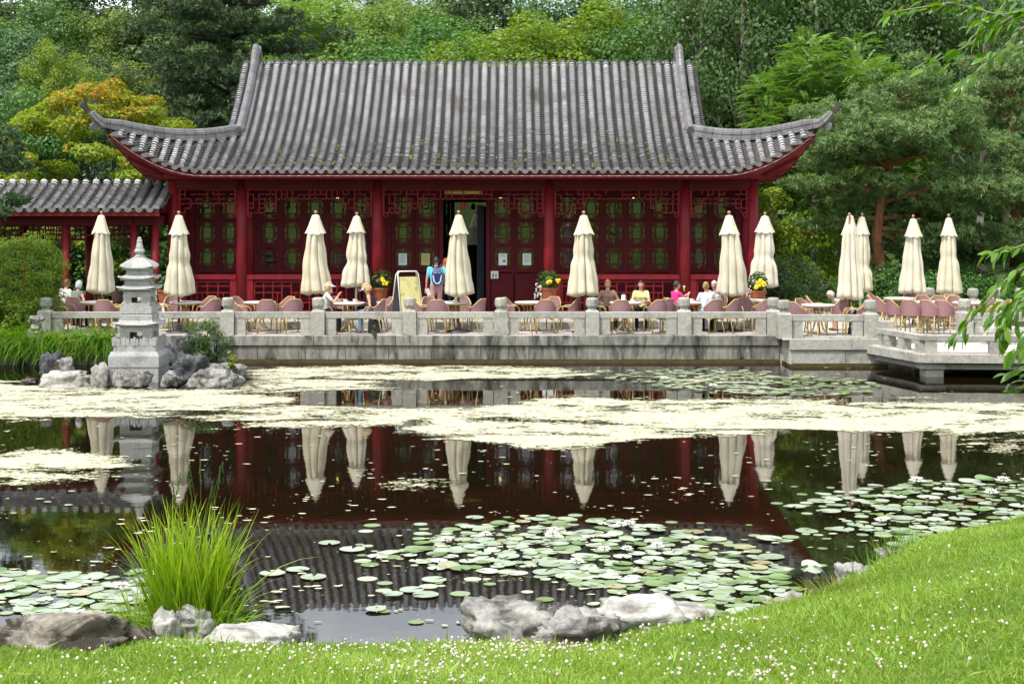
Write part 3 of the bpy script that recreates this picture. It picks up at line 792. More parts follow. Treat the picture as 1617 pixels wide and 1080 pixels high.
def panel_mesh():
    mb = MB(); W = .645
    for s in (-1, 1): mb.box((s * (W / 2 - .035), 0, 0), (.069, .07, 2.2))
    for z in (2.02, 2.725, 3.43, 4.13): mb.box((0, 0, z - 3.05), (W - .14, .07, .075))
    return mb.mesh('window', redd)
PAN = panel_mesh()
def window(dx, kind='window', tip=0.):
    o = obj(kind, PAN, pav, (dx, WYl, 3.05 - ZT))
    for z in ROWS:
        obj('pane_lattice', LATT, o, (0, 0, z - 3.05)); obj('pane', GL, o, (0, .03, z - 3.05), rot=(rnd.uniform(-.004, .012), 0, rnd.uniform(-.012, .012)))
    return o
for s in (-1, 1):
    for dx in (7.22, 6.57): window(s * dx)
    for k in range(-2, 3): window(s * 4.19 + .645 * k)
    for dx in (1.06, 1.72):
        o = window(s * dx, 'door_leaf')
        mb = MB()
        mb.box((0, 0, (1.95 + ZP) / 2 - 3.05), (.63, .05, 1.95 - ZP)); mb.box((0, -.03, 1.85 - 3.05), (.54, .02, .1)); mb.box((0, -.03, 1.35 - 3.05), (.5, .02, .62), bev=.008); mb.build('lower_panel', redd, o)
# wall boards below and between the windows
def wallbox(x0, x1, z0, z1, nm='wall_panel', th=.12, m=redd):
    MB().box(((x0 + x1) / 2, WYl + .02, (z0 + z1) / 2 - ZT), (x1 - x0, th, z1 - z0)).build(nm, m, pav)
for s in (-1, 1):
    for (a, b) in ((2.5, 5.88), (6.2, 7.75)): wallbox(*sorted((s * a, s * b)), ZP, 1.96)
    wallbox(*sorted((s * 7.56, s * 7.75)), 1.97, 4.15); wallbox(*sorted((s * 6.2, s * 6.235)), 1.97, 4.15)
    wallbox(*sorted((s * 5.81, s * 5.9)), 1.97, 4.15); wallbox(*sorted((s * 2.48, s * 2.57)), 1.97, 4.15); wallbox(*sorted((s * 2.05, s * 2.2)), ZP, 4.15)
    wallbox(*sorted((s * .6, s * .72)), ZP, 4.15, 'door_post', .14)
wallbox(-7.9, 7.9, 4.16, 4.75, 'wall_head')
wallbox(-.6, .6, 4.02, 4.155, 'door_head', .14)
# dark room behind
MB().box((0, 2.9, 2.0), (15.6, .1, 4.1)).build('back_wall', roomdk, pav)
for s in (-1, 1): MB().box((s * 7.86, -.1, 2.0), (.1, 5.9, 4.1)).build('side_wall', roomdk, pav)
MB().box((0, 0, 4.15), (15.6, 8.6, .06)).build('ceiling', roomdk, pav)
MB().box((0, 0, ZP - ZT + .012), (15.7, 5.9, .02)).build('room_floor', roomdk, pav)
mb = MB()
for k in range(9): mb.box((.52 - k * .02, WYl + .25 + .02 * (k % 2), 1.75), (.035, .05, 2.9))
mb.build('door_curtain', plain('navy curtain', (.012, .016, .03), .9), pav)
MB().box((.05, 1.2, 2.75), (1.5, .02, 1.5)).build('inner_glass_door', glass, pav)
MB().box((0, LY + .12, zb - .10), (1.02, .04, .09)).build('gold_plaque', plain('gold board', (.45, .30, .02), .4), pav)
MB().lathe([(.05, 0), (.09, .06), (.07, .16), (.03, .2)], 10, (0, 0, zb - .55)).build('fret_pendant', red, pav, (0, LY, 0))
# white grille seen beside a column
# ---- lamps in the room, paper notices and the sign: things of their own
for px, py in ((533, 313), (1000, 313), (1022, 313), (790, 312)):
    p = P(px, py, 45.0)
    l = thing('ceiling_lamp', 'small warm glowing lamp hanging inside the pavilion', 'lamp', (p.x, 45.0, p.z), group='lamps inside the pavilion')
    MB().sphere((0, 0, 0), .035, 8, 6).build('bulb', plain('lit bulb', (1, .55, .15), .5, emit=6), l)
    MB().tube([(0, 0, .03), (0, 0, max(.06, 4.75 - p.z))], .008, 5).build('cord', darkm, l)
paperm = [plain('white paper', (.62, .70, .72), .7), plain('ochre paper', (.50, .42, .18), .7)]
inkm = plain('ink', (.12, .14, .16), .7)
def notice(px, label, mi, extra=None):
    y0 = 43.5 - .055; p = P(px, 409.5, y0)
    o = thing('paper_notice', label, 'notice', (p.x, y0, p.z - .17))
    MB().box((0, 0, .17), (.235, .006, .33)).build('sheet', paperm[mi], o)
    mb = MB()
    for k in range(9 if extra != 'pic' else 3): mb.box((rnd.uniform(-.02, .02) * 0, -.0045, .30 - k * .028), (.17 - (k % 3) * .02, .002, .007))
    mb.build('text_lines', inkm, o)
    if extra == 'pic': MB().lathe([(.04, 0), (.04, .004)], 12).build('red_picture', plain('red print', (.4, .06, .03), .6), o, (.035, -.004, .12)).rotation_euler = (R(90), 0, 0)
notice(636, 'pale typed paper notice on the door leaf behind the sandwich board', 0)
notice(672, 'ochre paper notice on the door leaf beside the standing man', 1)
notice(794, 'white notice with a red picture on the door leaf above the toilet sign', 0, 'pic')
notice(832, 'white typed notice on the door leaf near the yellow flower pot', 0)
p = P(781, 434, 43.40)
sg_ = thing('toilet_sign', 'square white toilet sign with two black figures on the red door', 'sign', (p.x, 43.40, p.z - .1))
MB().box((0, 0, .1), (.2, .01, .2)).build('plate', plain('sign white', (.66, .66, .66), .5), sg_)
MB().box((0, .008, .1), (.22, .01, .22)).build('rim', plain('sign rim', (.3, .3, .32), .5), sg_)
mb = MB()
for s in (-1, 1):
    mb.box((s * .04, -.007, .09), (.04 if s < 0 else .032, .003, .06)); mb.box((s * .04, -.007, .045), (.026, .003, .05)); mb.sphere((s * .04, -.006, .142), (.014, .003, .015), 8, 6)
mb.build('figures', blackm, sg_)

# ================================================================= GALLERY on the left
gal = thing('covered_gallery', 'low red covered walk with grey tiled roof joining the pavilion behind bushes', 'gallery', (-12.5, 42.8, ZT))
gx0, gx1 = -5.5, 3.18                        # local x of its two ends
ge, gz0, gz1 = 1.72, 3.74 - ZT, 4.42 - ZT
gd = MB().box((0, 0, 0), (.01, .01, .01))
gd = MB().add([(gx0, -ge, gz0 - .02), (gx1, -ge, gz0 - .02), (gx1, 0, gz1 - .02), (gx0, 0, gz1 - .02), (gx1, ge, gz0 - .02), (gx0, ge, gz0 - .02)], [(0, 1, 2, 3), (3, 2, 4, 5)]).build('roof', tiledk, gal)
def gp(sg): return [(0, sg * u, gz0 + (gz1 - gz0) * (1 - u / ge) ** 1.12) for u in np.linspace(ge, .12, 9)] + [(0, 0, gz1 + .1)]
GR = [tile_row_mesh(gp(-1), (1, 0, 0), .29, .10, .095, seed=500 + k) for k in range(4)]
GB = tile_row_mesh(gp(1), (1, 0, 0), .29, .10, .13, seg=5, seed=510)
k = 0; x = gx1 - .12
while x > gx0:
    obj('tile_row', GR[rnd.randrange(4)], gd, (x, 0, rnd.uniform(-.008, .008))); obj('tile_row', GB, gd, (x, 0, 0))
    obj('drip_tile', DRIP, gd, (x - .145, -ge - .02, gz0 + .02), scale=1.05); x -= .288
for zz, yy, h, d in ((gz0 - .12, -ge + .08, .12, .06), (gz0 - .3, -ge + .55, .26, .14), (gz0 - .3, ge - .55, .26, .14), (gz0 - .12, ge - .08, .12, .06)):
    MB().box(((gx0 + gx1) / 2, yy, zz), (gx1 - gx0 - .05, d, h)).build('eave_beam', red if h < .2 else redd, gal)
MB().add([(gx1, -ge, gz0 - .1), (gx1, 0, gz1 - .05), (gx1, ge, gz0 - .1), (gx1 - .06, -ge, gz0 - .1), (gx1 - .06, 0, gz1 - .05), (gx1 - .06, ge, gz0 - .1)], [(0, 2, 1), (3, 4, 5), (0, 1, 4, 3), (1, 2, 5, 4), (2, 0, 3, 5)]).build('gable_board', redd, gal)
gcol = MB().lathe([(.10, 0), (.10, gz0 - .3)], 14).mesh('column', red, True)
gxs = [wx(104, 41.65) + 12.5, wx(212, 41.65) + 12.5]; gxs = [gxs[0] - 1.85 * 2, gxs[0] - 1.85] + gxs + [gx1 - .25]
for x in gxs:
    for yy in (-1.15, 1.15): obj('column', gcol, gal, (x, yy, 0))
for a, b in zip(gxs[:-1], gxs[1:]):
    if b - a > .6: fret(b - a - .2, gz0 - .45, .42, .25, fr, t=.03).build('hanging_fretwork', redd, gal, ((a + b) / 2, -1.15, 0)); fret(b - a - .2, gz0 - .45, .42, .25, fr, t=.03).build('hanging_fretwork', redd, gal, ((a + b) / 2, 1.15, 0))

# ================================================================= PARASOLS
def canopy_mesh(seed):
    """folded canvas hanging in pleats round the pole, z measured from the terrace floor"""
    rr = random.Random(seed); n = 96; zs_ = np.linspace(1.0, 2.74, 26); vs = []
    ph = [rr.uniform(0, 6.28) for _ in range(6)]; off = [rr.uniform(.75, 1.3) for _ in range(8)]
    bx, by = rr.uniform(-.02, .02), rr.uniform(-.02, .02)
    for z in zs_:
        f = (z - 1.0) / 1.74                                   # 0 hem .. 1 top
        Rr = .372 - .225 * f if f < .9 else (.17 - (f - .9) * .7)
        for k in range(n):
            a = 2 * PI * k / n; w = (a * 8 / (2 * PI)) % 1; lob = int(a * 8 / (2 * PI)) % 8
            pl = abs(math.sin(PI * w)) ** .36
            depth = .46 * (1 - .2 * f) * off[lob]
            r = Rr * (1 - depth + depth * pl) * (1 + .11 * math.sin(3 * a + ph[0] + 2.0 * f) + .07 * math.sin(a + ph[5] + f) + .02 * math.sin(11 * a + ph[1] - 3 * f))
            if seed % 2: r *= 1 - .16 * math.exp(-((f - .35 - .08 * (seed % 3)) / .07) ** 2)
            if .15 < f < .9: r *= 1 + .04 * math.sin(5 * f * 3 + ph[3] + lob)
            zz = z - (.05 * pl + .025 * math.sin(2 * a + ph[4])) * max(0, 1 - f * 5)
            vs.append((r * math.cos(a) + bx * math.sin(PI * f) * 2, r * math.sin(a) + by * math.sin(PI * f) * 2, zz))
    m = len(zs_); fs = [(i * n + k, i * n + (k + 1) % n, (i + 1) * n + (k + 1) % n, (i + 1) * n + k) for i in range(m - 1) for k in range(n)]
    # hem turned inwards
    o = len(vs)
    for k in range(n):
        x, y, z = vs[k]; vs.append((x * .55, y * .55, z - .055))
    fs += [(k, o + k, o + (k + 1) % n, (k + 1) % n) for k in range(n)]
    return MB().add(vs, fs).mesh('canopy', canvasm, True)
def valance_mesh(seed):
    rr = random.Random(seed); n = 64; vs = []; prof = [(.035, 2.93), (.08, 2.915), (.105, 2.85), (.15, 2.72), (.195, 2.60), (.25, 2.48)]; ph = rr.uniform(0, 6)
    for i, (r, z) in enumerate(prof):
        q = i / 5
        for k in range(n):
            a = 2 * PI * k / n; pl = abs(math.sin(4 * a + ph)) ** .6
            rr_ = r * (1 - .20 * q * (1 - pl)) * (1 + .04 * math.sin(3 * a + ph * 2)); vs.append((rr_ * math.cos(a), rr_ * math.sin(a), z - .04 * q * pl + .015 * q * math.sin(2 * a + ph)))
    fs = [(i * n + k, (i + 1) * n + k, (i + 1) * n + (k + 1) % n, i * n + (k + 1) % n) for i in range(5) for k in range(n)]; fs.append(tuple(range(n)))
    return MB().add(vs, fs).mesh('valance', canvasm, True)
CAN = [canopy_mesh(k) for k in range(6)]; VAL = [valance_mesh(k) for k in range(4)]
POLE = MB().tube([(0, 0, .02), (0, 0, 1.2), (0, 0, 2.95)], .027, 10).mesh('pole', woodp, True)
POLW = MB().tube([(0, 0, .02), (0, 0, 1.2), (0, 0, 2.95)], .03, 10).mesh('pole', steel, True)
FIN = MB().lathe([(.02, 2.92), (.025, 2.94), (.018, 2.95), (.03, 2.965), (.04, 2.99), (.033, 3.02), (.015, 3.035)], 12).mesh('finial', finm, True)
PBASE = MB().lathe([(.30, 0), (.31, .02), (.29, .045), (.06, .06), (.045, .2), (.035, .22)], 24).mesh('base_plate', darkm)
CORD = MB().tube([(.05, -.03, 1.05), (.09, -.05, .9), (.07, -.05, .78), (.04, -.04, .9), (.04, -.03, 1.05)], .006, 5).mesh('pull_cord', canvasm)
UMB = [(157, 40.2, 0, 0, 0, 'closed cream parasol beside the pagoda lantern in front of the gallery columns'),
       (282, 38.8, 0, 1, .0, 'closed cream parasol between the pagoda lantern and the end red column'),
       (499, 39.6, 0, 2, .02, 'closed cream parasol above the seated woman in white cap'),
       (562, 41.2, 1, 3, 0, 'slim closed cream parasol on white pole behind the woman in black top'),
       (724, 38.8, 0, 4, .02, 'closed cream parasol standing before the open pavilion door'),
       (924.5, 38.8, 0, 5, 0, 'closed cream parasol beside the woman in brown top'),
       (1154, 39.0, 0, 2, 0, 'broad closed cream parasol beside the woman with blonde bun'),
       (1206, 41.3, 1, 1, 0, 'closed cream parasol on white pole by the pavilion end column'),
       (1342, 38.2, 0, 0, -.09, 'closed cream parasol with lopsided cap above the landing pier'),
       (1358, 42.0, 1, 3, -.1, 'greyish closed parasol half hidden behind the lopsided one'),
       (1443, 41.9, 0, 4, -.2, 'closed cream parasol before the leaning pine trunk'),
       (1499, 41.5, 0, 5, -.15, 'closed cream parasol by the far granite balustrade')]
for i, (px, d, white, ci, dz, lab) in enumerate(UMB):
    u = thing('closed_parasol', lab, 'parasol', (wx(px, d), d, ZT + dz * .5), rnd.uniform(0, 6), 'closed parasols on the terrace')
    if d > 39.85 and abs(wx(px, d) - XC) < 8.8: u.location.z = ZP; u.scale = (1, 1, (3.66 - ZP) / 3.03)
    kx = rnd.uniform(.9, 1.12); u.scale = (kx, kx * rnd.uniform(.93, 1.06), u.scale.z); tilt = (rnd.uniform(-.025, .025), rnd.uniform(-.02, .02)); u.rotation_euler = (tilt[0], tilt[1], u.rotation_euler.z)
    obj('pole', POLW if white else POLE, u); obj('canopy', CAN[ci], u); v = obj('valance', VAL[i % 4], u)
    if i == 8: v.rotation_euler = (.05, -.04, 0); v.location = (.06, .0, .05)
    obj('finial', FIN, u); obj('base_plate', PBASE, u); obj('pull_cord', CORD, u)

# ================================================================= CHAIRS AND TABLES
def chair_proto():
    c = thing('wicker_chair', 'x', 'chair')
    mb = MB(); n = 20; vs = []
    for lay, z in ((0, .425), (1, .455)):
        for k in range(n):
            a = 2 * PI * k / n; e = (abs(math.cos(a)) ** 3 + abs(math.sin(a)) ** 3) ** (-1 / 3.)
            vs.append((.225 * e * math.cos(a), .01 + .22 * e * math.sin(a), z))
    mb.add(vs, [tuple(range(n))[::-1], tuple(range(n, 2 * n))] + [(k, (k + 1) % n, n + (k + 1) % n, n + k) for k in range(n)]).build('seat', mauve, c)
    # wrap-round woven back
    mb = MB(); vs = []; m = 20
    for i in range(m + 1):
        a = R(188 + 164 * i / m); s = abs(math.sin(a))
        zt = .60 + .225 * min(1, (s * 1.12)) ** 1.6; zb_ = .45 if s > .6 else .47
        for (rr, z) in ((.225, zb_), (.25, zt)):
            x, y = rr * 1.02 * math.cos(a), -.02 + rr * math.sin(a) * 1.0
            vs.append((x, y, z))
        for (rr, z) in ((.243, zb_), (.268, zt)):
            vs.append((rr * 1.02 * math.cos(a), -.02 + rr * math.sin(a), z))
    fs = []
    for i in range(m):
        o, p_ = 4 * i, 4 * i + 4
        fs += [(o, p_, p_ + 1, o + 1), (o + 2, o + 3, p_ + 3, p_ + 2), (o + 1, p_ + 1, p_ + 3, o + 3), (o, o + 2, p_ + 2, p_)]
    mb.add(vs, fs).build('backrest', mauve, c)
    # arm rail: front leg up, over the arm and round the back
    def armpath():
        pts = [(-.235, .2, .45), (-.245, .195, .58), (-.25, .14, .645), (-.262, .03, .66)]
        for i in range(13):
            a = R(192 + 156 * i / 12); s = abs(math.sin(a)); pts.append((.262 * 1.02 * math.cos(a), -.02 + .262 * math.sin(a), .615 + .225 * min(1, s * 1.12) ** 1.6))
        return pts + [(-x, y, z) for x, y, z in pts[3::-1]]
    MB().tube(armpath(), .015, 7).build('arm_rail', cane, c, smooth=True)
    for sx in (-1, 1):
        MB().tube([(sx * .235, .2, .46), (sx * .225, .205, .25), (sx * .23, .23, 0)], .016, 7).build('leg', cane, c, smooth=True)
        MB().tube([(sx * .19, -.16, .46), (sx * .2, -.2, .25), (sx * .23, -.26, 0)], .016, 7).build('leg', cane, c, smooth=True)
        MB().tube([(sx * .225, .2, .33), (sx * .2, .02, .40), (sx * .2, -.18, .33)], .011, 6).build('brace', cane, c, smooth=True)
    MB().tube([(-.225, .205, .32), (0, .2, .41), (.225, .205, .32)], .011, 6).build('brace', cane, c, smooth=True)
    MB().tube([(-.205, -.19, .32), (0, -.2, .41), (.205, -.19, .32)], .011, 6).build('brace', cane, c, smooth=True)
    return c
CH0 = chair_proto(); ch_used = [False]
def chair(px, d, ang, label, group):
    loc = (wx(px, d), d, ZT)
    if not ch_used[0]:
        ch_used[0] = True; CH0.location = loc; CH0.rotation_euler = (0, 0, R(ang)); CH0['label'] = label; CH0['group'] = group; return CH0
    return ctree(CH0, loc, R(ang), label, group)
def table_proto():
    t = thing('bistro_table', 'x', 'table')
    MB().lathe([(.36, .715), (.405, .72), (.41, .735), (.405, .75), (.39, .753)], 32).build('table_top', tabletop, t)
    MB().lathe([(.36, .68), (.385, .69), (.385, .715), (.35, .716)], 28).build('apron', cane, t)
    for k in range(4):
        a = PI / 4 + k * PI / 2; c_, s_ = math.cos(a), math.sin(a)
        MB().tube([(.10 * c_, .10 * s_, .70), (.06 * c_, .06 * s_, .4), (.12 * c_, .12 * s_, .15), (.27 * c_, .27 * s_, 0)], .022, 7).build('leg', cane, t, smooth=True)
    MB().lathe([(.09, .38), (.1, .39), (.1, .43), (.09, .44)], 14).build('ring', caned, t)
    return t
TB0 = table_proto(); tb_used = [False]
def table(px, d, label, z=ZT):
    loc = (wx(px, d), d, z)
    if not tb_used[0]:
        tb_used[0] = True; TB0.location = loc; TB0['label'] = label; TB0['group'] = 'round terrace tables'; return TB0
    return ctree(TB0, loc, rnd.uniform(0, 1.5), label, 'round terrace tables')
TBL = [(152, 39.1, 'beside the pagoda lantern', [(93, 38.75, -75), (101, 39.3, -100), (121, 39.9, -10), (166, 38.45, 4), (184, 39.2, 100), (193, 38.7, 70)]),
       (293, 39.1, 'before the pavilion end bay', [(257, 39.0, -85), (276, 39.75, -150), (331, 38.85, 50), (324, 39.7, 145)]),
       (410, 39.1, 'by the second red column', [(383, 39.5, -120), (381, 38.8, -70), (422, 38.5, 6), (461, 38.7, 25), (448, 39.5, 140)]),
       (551, 38.75, 'of the capped women', [(511, 38.75, -80), (530, 39.45, -150), (591, 38.65, 78), (603, 39.35, 115)]),
       (716, 39.0, 'before the open pavilion door', [(669, 38.8, -80), (690, 38.5, 3), (683, 39.35, -150), (749, 38.8, 60), (727, 39.55, 170)]),
       (838, 39.1, 'below the toilet sign', [(812, 39.3, -105), (861, 38.55, 2), (868, 39.4, 150), (897, 38.9, 75)]),
       (988, 38.95, 'of the woman in yellow', [(944, 38.9, -95), (979, 38.4, 3), (1036, 38.45, 22), (1046, 38.9, 40), (960, 39.75, 185), (1013, 39.85, 178)]),
       (1094, 39.1, 'of the woman in pink', [(1066, 39.2, -65), (1123, 38.65, 25), (1131, 39.6, 130), (1148, 38.75, 60)]),
       (1186, 40.0, 'by the pavilion end column', [(1181, 39.1, -160), (1207, 38.55, 15)]),
       (1292, 37.9, 'on the landing pier', [(1260, 37.55, -50), (1274, 38.6, -140), (1326, 38.2, 135), (1350, 37.75, 80), (1290, 39.9, -100)]),
       (1420, 40.9, 'before the leaning pine trunk', [(1386, 40.3, -95), (1398, 39.8, -80), (1440, 41.6, 170), (1388, 41.2, -120)]),
       (1462, 39.2, 'behind the footbridge rail', [(1417, 38.7, -75), (1440, 38.4, -30), (1470, 38.25, -45), (1480, 40.0, 155), (1462, 40.2, 190)]),
       (1530, 38.9, 'behind the footbridge post', [(1492, 38.2, -35), (1512, 39.8, -170), (1553, 39.0, 130), (1578, 38.3, 95), (1495, 40.4, 150)])]
for px, d, where, chs in TBL:
    table(px, d, 'round white table ' + where)
    for cx, cd, ca in chs: chair(cx, cd, ca, 'mauve wicker chair ' + ('backed to the pond' if abs(ca) <= 35 else 'facing the pond' if abs(ca) >= 140 else 'turned side-on') + ' at the table ' + where.split(',')[0], 'wicker chairs at the table ' + where.split(',')[0])
table(155, 44.3, 'round white table standing inside the covered gallery')
for a in (1, -1): chair(155 + a * 22, 44.4, a * 90, 'mauve wicker armchair standing inside the covered gallery', 'wicker chairs in the gallery')

# ---- sandwich board, pots, table ware
p = Vector((wx(643, 41.0), 41.0, ZP)); sb = thing('sandwich_board', 'white framed sandwich board with yellow picture beside the pavilion door', 'sign', tuple(p), R(-62))
m_, t_, b_ = nt('yellow menu picture'); n_ = noise_node(t_, 7, 6, .7, pos(t_))
link(t_, ramp(t_, n_.outputs[0], [(.3, (.55, .50, .10)), (.5, (.66, .62, .30)), (.62, (.36, .34, .05)), (.75, (.7, .68, .45))]).outputs[0], b_.inputs['Base Color']); b_.inputs['Roughness'].default_value = .4
for s, mt in ((-1, slatem), (1, m_)):
    yb, yt = s * .33, s * .035
    def q(x, z): return (x, yb + (yt - yb) * z / 1.26, z)
    MB().tube([q(-.33, 0), q(-.30, 1.18), q(-.25, 1.26), q(.25, 1.26), q(.30, 1.18), q(.33, 0)], .018, 7).build('frame', whitem, sb, smooth=True)
    MB().add([q(-.30, .12), q(.30, .12), q(.27, 1.12), q(-.27, 1.12)] + [tuple(Vector(q(x, z)) + Vector((0, .008 * s, 0))) for x, z in ((-.30, .12), (.30, .12), (.27, 1.12), (-.27, 1.12))], [(3, 2, 1, 0), (4, 5, 6, 7), (0, 1, 5, 4), (1, 2, 6, 5), (2, 3, 7, 6), (3, 0, 4, 7)]).build('panel', mt, sb)
sb.rotation_euler = (0, 0, R(180 + 30))
potleaf = leafm('pot plant leaf', (.03, .085, .015), (.07, .16, .03), trans=.3)
def flower_pot(px, d, label, h=.52, seed=0, white=True, yellow=3, big=1.):
    rr = np.random.default_rng(seed); x = wx(px, d); t = thing('flower_pot', label, 'flower pot', (x, d, ZP if d < 43 else ZP), group='flower pots before the pavilion')
    MB().box((0, 0, h / 2), (.36, .36, h), bev=.01).build('pedestal', whitem, t)
    MB().lathe([(.16, h), (.17, h + .02), (.22, h + .30), (.245, h + .31), (.245, h + .36), (.215, h + .36), (.2, h + .32)], 20).build('pot', terra, t, smooth=False)
    n = 260; q, dn = ballpts(n, rr, .3); pts = q * [.34 * big, .3, .30] + [0, 0, h + .56]
    Vv, Ff = leaves(pts, dn + [0, 0, .6], rr.uniform(.08, .17, n), .5, rr); obj('foliage', npmesh('foliage', Vv, Ff, potleaf, np.repeat(rr.random(n), 4)), t)
    for k in range(yellow):
        c = Vector((rr.uniform(-.1, .25), -.28, h + rr.uniform(.42, .62)))
        mb = MB()
        for j in range(7): mb.sphere(c + Vector((rr.uniform(-.05, .05), rr.uniform(-.03, .03), rr.uniform(-.05, .05))), .04, 7, 5)
        mb.build('yellow_bloom', yellowf, t)
    if white:
        pts = np.stack([rr.uniform(-.4, -.2, 60), rr.uniform(-.25, .1, 60), h + rr.uniform(.05, .5, 60)], 1); Vv, Ff = leaves(pts, rr.normal(size=(60, 3)), .05, .8, rr)
        obj('white_trailing_flowers', npmesh('white_trailing_flowers', Vv, Ff, whitef), t, kind='stuff')
flower_pot(600, 41.5, 'terracotta pot with leafy plant and yellow bloom behind the woman in black top', .45, 1, False, 2, 1.1)
flower_pot(867, 41.5, 'terracotta pot with yellow blooms and white trailing flowers beside the door', .45, 2, True, 2)
flower_pot(1196, 40.6, 'terracotta pot of small yellow flowers at the end column of the pavilion', .42, 3, True, 5, .8)
flower_pot(262, 41.0, 'terracotta pot with white flowers at the pavilion end column near the lantern', .42, 4, True, 0, .8)
tz = ZT + .752
q = (wx(984, 38.95), 38.85, tz)
tf = thing('thermos_jug', 'white thermos jug with black lid on the table of the woman in brown', 'jug', q)
MB().lathe([(.052, 0), (.056, .02), (.054, .16), (.04, .19)], 14).build('body', whitem, tf, smooth=True); MB().lathe([(.042, .188), (.04, .21), (.025, .235), (.01, .24)], 14).build('lid', blackm, tf); MB().tube([(.05, 0, .05), (.09, 0, .07), (.085, 0, .15), (.045, 0, .17)], .009, 6).build('handle', blackm, tf)
def cup(px, d, label, r=.04):
    t = thing('coffee_cup', label, 'cup', (wx(px, d), d, tz), group='cups on the terrace tables')
    MB().lathe([(.065, 0), (.07, .008), (.03, .012)], 14).build('saucer', whitem, t); MB().lathe([(.025, .01), (r, .03), (r + .006, .075), (r, .076), (r - .01, .04)], 14).build('cup', whitem, t); MB().tube([(r, 0, .06), (r + .03, 0, .055), (r + .03, 0, .035), (r - .005, 0, .03)], .006, 5).build('handle', whitem, t)
cup(998, 38.8, 'white cup before the woman in yellow top'); cup(545, 38.7, 'white cup between the two women in caps'); cup(560, 38.85, 'white cup at the elbow of the woman in black top'); cup(1092, 39.0, 'white cup before the woman in pink')
bg_ = thing('black_bag', 'black shopping bag on the floor under the chair of the woman in black top', 'bag', (wx(592, 38.5), 38.55, ZT))
MB().sqlathe([(.16, 0), (.17, .05), (.165, .30), (.13, .34)], asp=.5).build('bag_body', blackm, bg_); MB().tube([(-.09, 0, .33), (-.07, 0, .42), (.07, 0, .42), (.09, 0, .33)], .01, 5).build('handle', blackm, bg_)

# ================================================================= PEOPLE
def capsule(mb, a, ra, b, rb, n=12):
    a, b = Vector(a), Vector(b); d = b - a; L = max(d.length, 1e-4); T = d / L
    pts = []; rad = []
    for k in range(4): t = PI / 2 * (1 - k / 4); pts.append(a - T * ra * math.sin(t)); rad.append(max(.002, ra * math.cos(t)))
    pts.append(a); rad.append(ra); pts.append(b); rad.append(rb)
    for k in range(1, 5): t = PI / 2 * k / 4; pts.append(b + T * rb * math.sin(t)); rad.append(max(.002, rb * math.cos(t)))
    mb.tube(pts, rad, n)
def ik(S, W, a, b, pole):
    S, W = Vector(S), Vector(W); d = W - S; L = min(d.length, a + b - .005); d.normalize(); W = S + d * L
    x = (a * a - b * b + L * L) / (2 * L); h = math.sqrt(max(0, a * a - x * x)); p = Vector(pole); p = (p - d * p.dot(d)).normalized()
    return S + d * x + p * h, W
def head_mesh(hair_mat, long=0, skinm=skin, style='short'):
    """face towards +Y, centre at the origin, one surface with nose, brow, chin; eyes and mouth set into it"""
    n, m = 20, 16; vs = []
    for i in range(m + 1):
        t = PI * i / m
        for k in range(n):
            a = 2 * PI * k / n; x, y, z = math.sin(t) * math.cos(a), math.sin(t) * math.sin(a), math.cos(t)
            X, Y, Z = x * .074, y * .092, z * .115
            if z < -.1: X *= 1 + .22 * z; Y *= 1 + .06 * z * (1 if y > 0 else 2.2)
            if y > .3:
                g = math.exp(-(x / .22) ** 2); Y += .022 * g * math.exp(-((z + .22) / .16) ** 2); Y -= .008 * math.exp(-((abs(x) - .38) / .18) ** 2 - ((z - .05) / .14) ** 2)
                Y += .008 * g * math.exp(-((z + .52) / .08) ** 2) + .008 * g * math.exp(-((z + .85) / .12) ** 2)
            vs.append((X, Y, Z))
    fs = [(i * n + k, (i + 1) * n + k, (i + 1) * n + (k + 1) % n, i * n + (k + 1) % n) for i in range(m) for k in range(n)]
    mb = MB().add(vs, fs, 0)
    mb.mi = 0
    for s in (-1, 1): mb.sphere((s * .074, -.005, -.01), (.012, .02, .03), 8, 6)
    mb.mi = 1
    for s in (-1, 1): mb.sphere((s * .028, .080, .008), (.011, .006, .006), 8, 5)
    mb.mi = 2; mb.sphere((0, .083, -.062), (.02, .006, .006), 8, 5); mb.mi = 0
    return mb
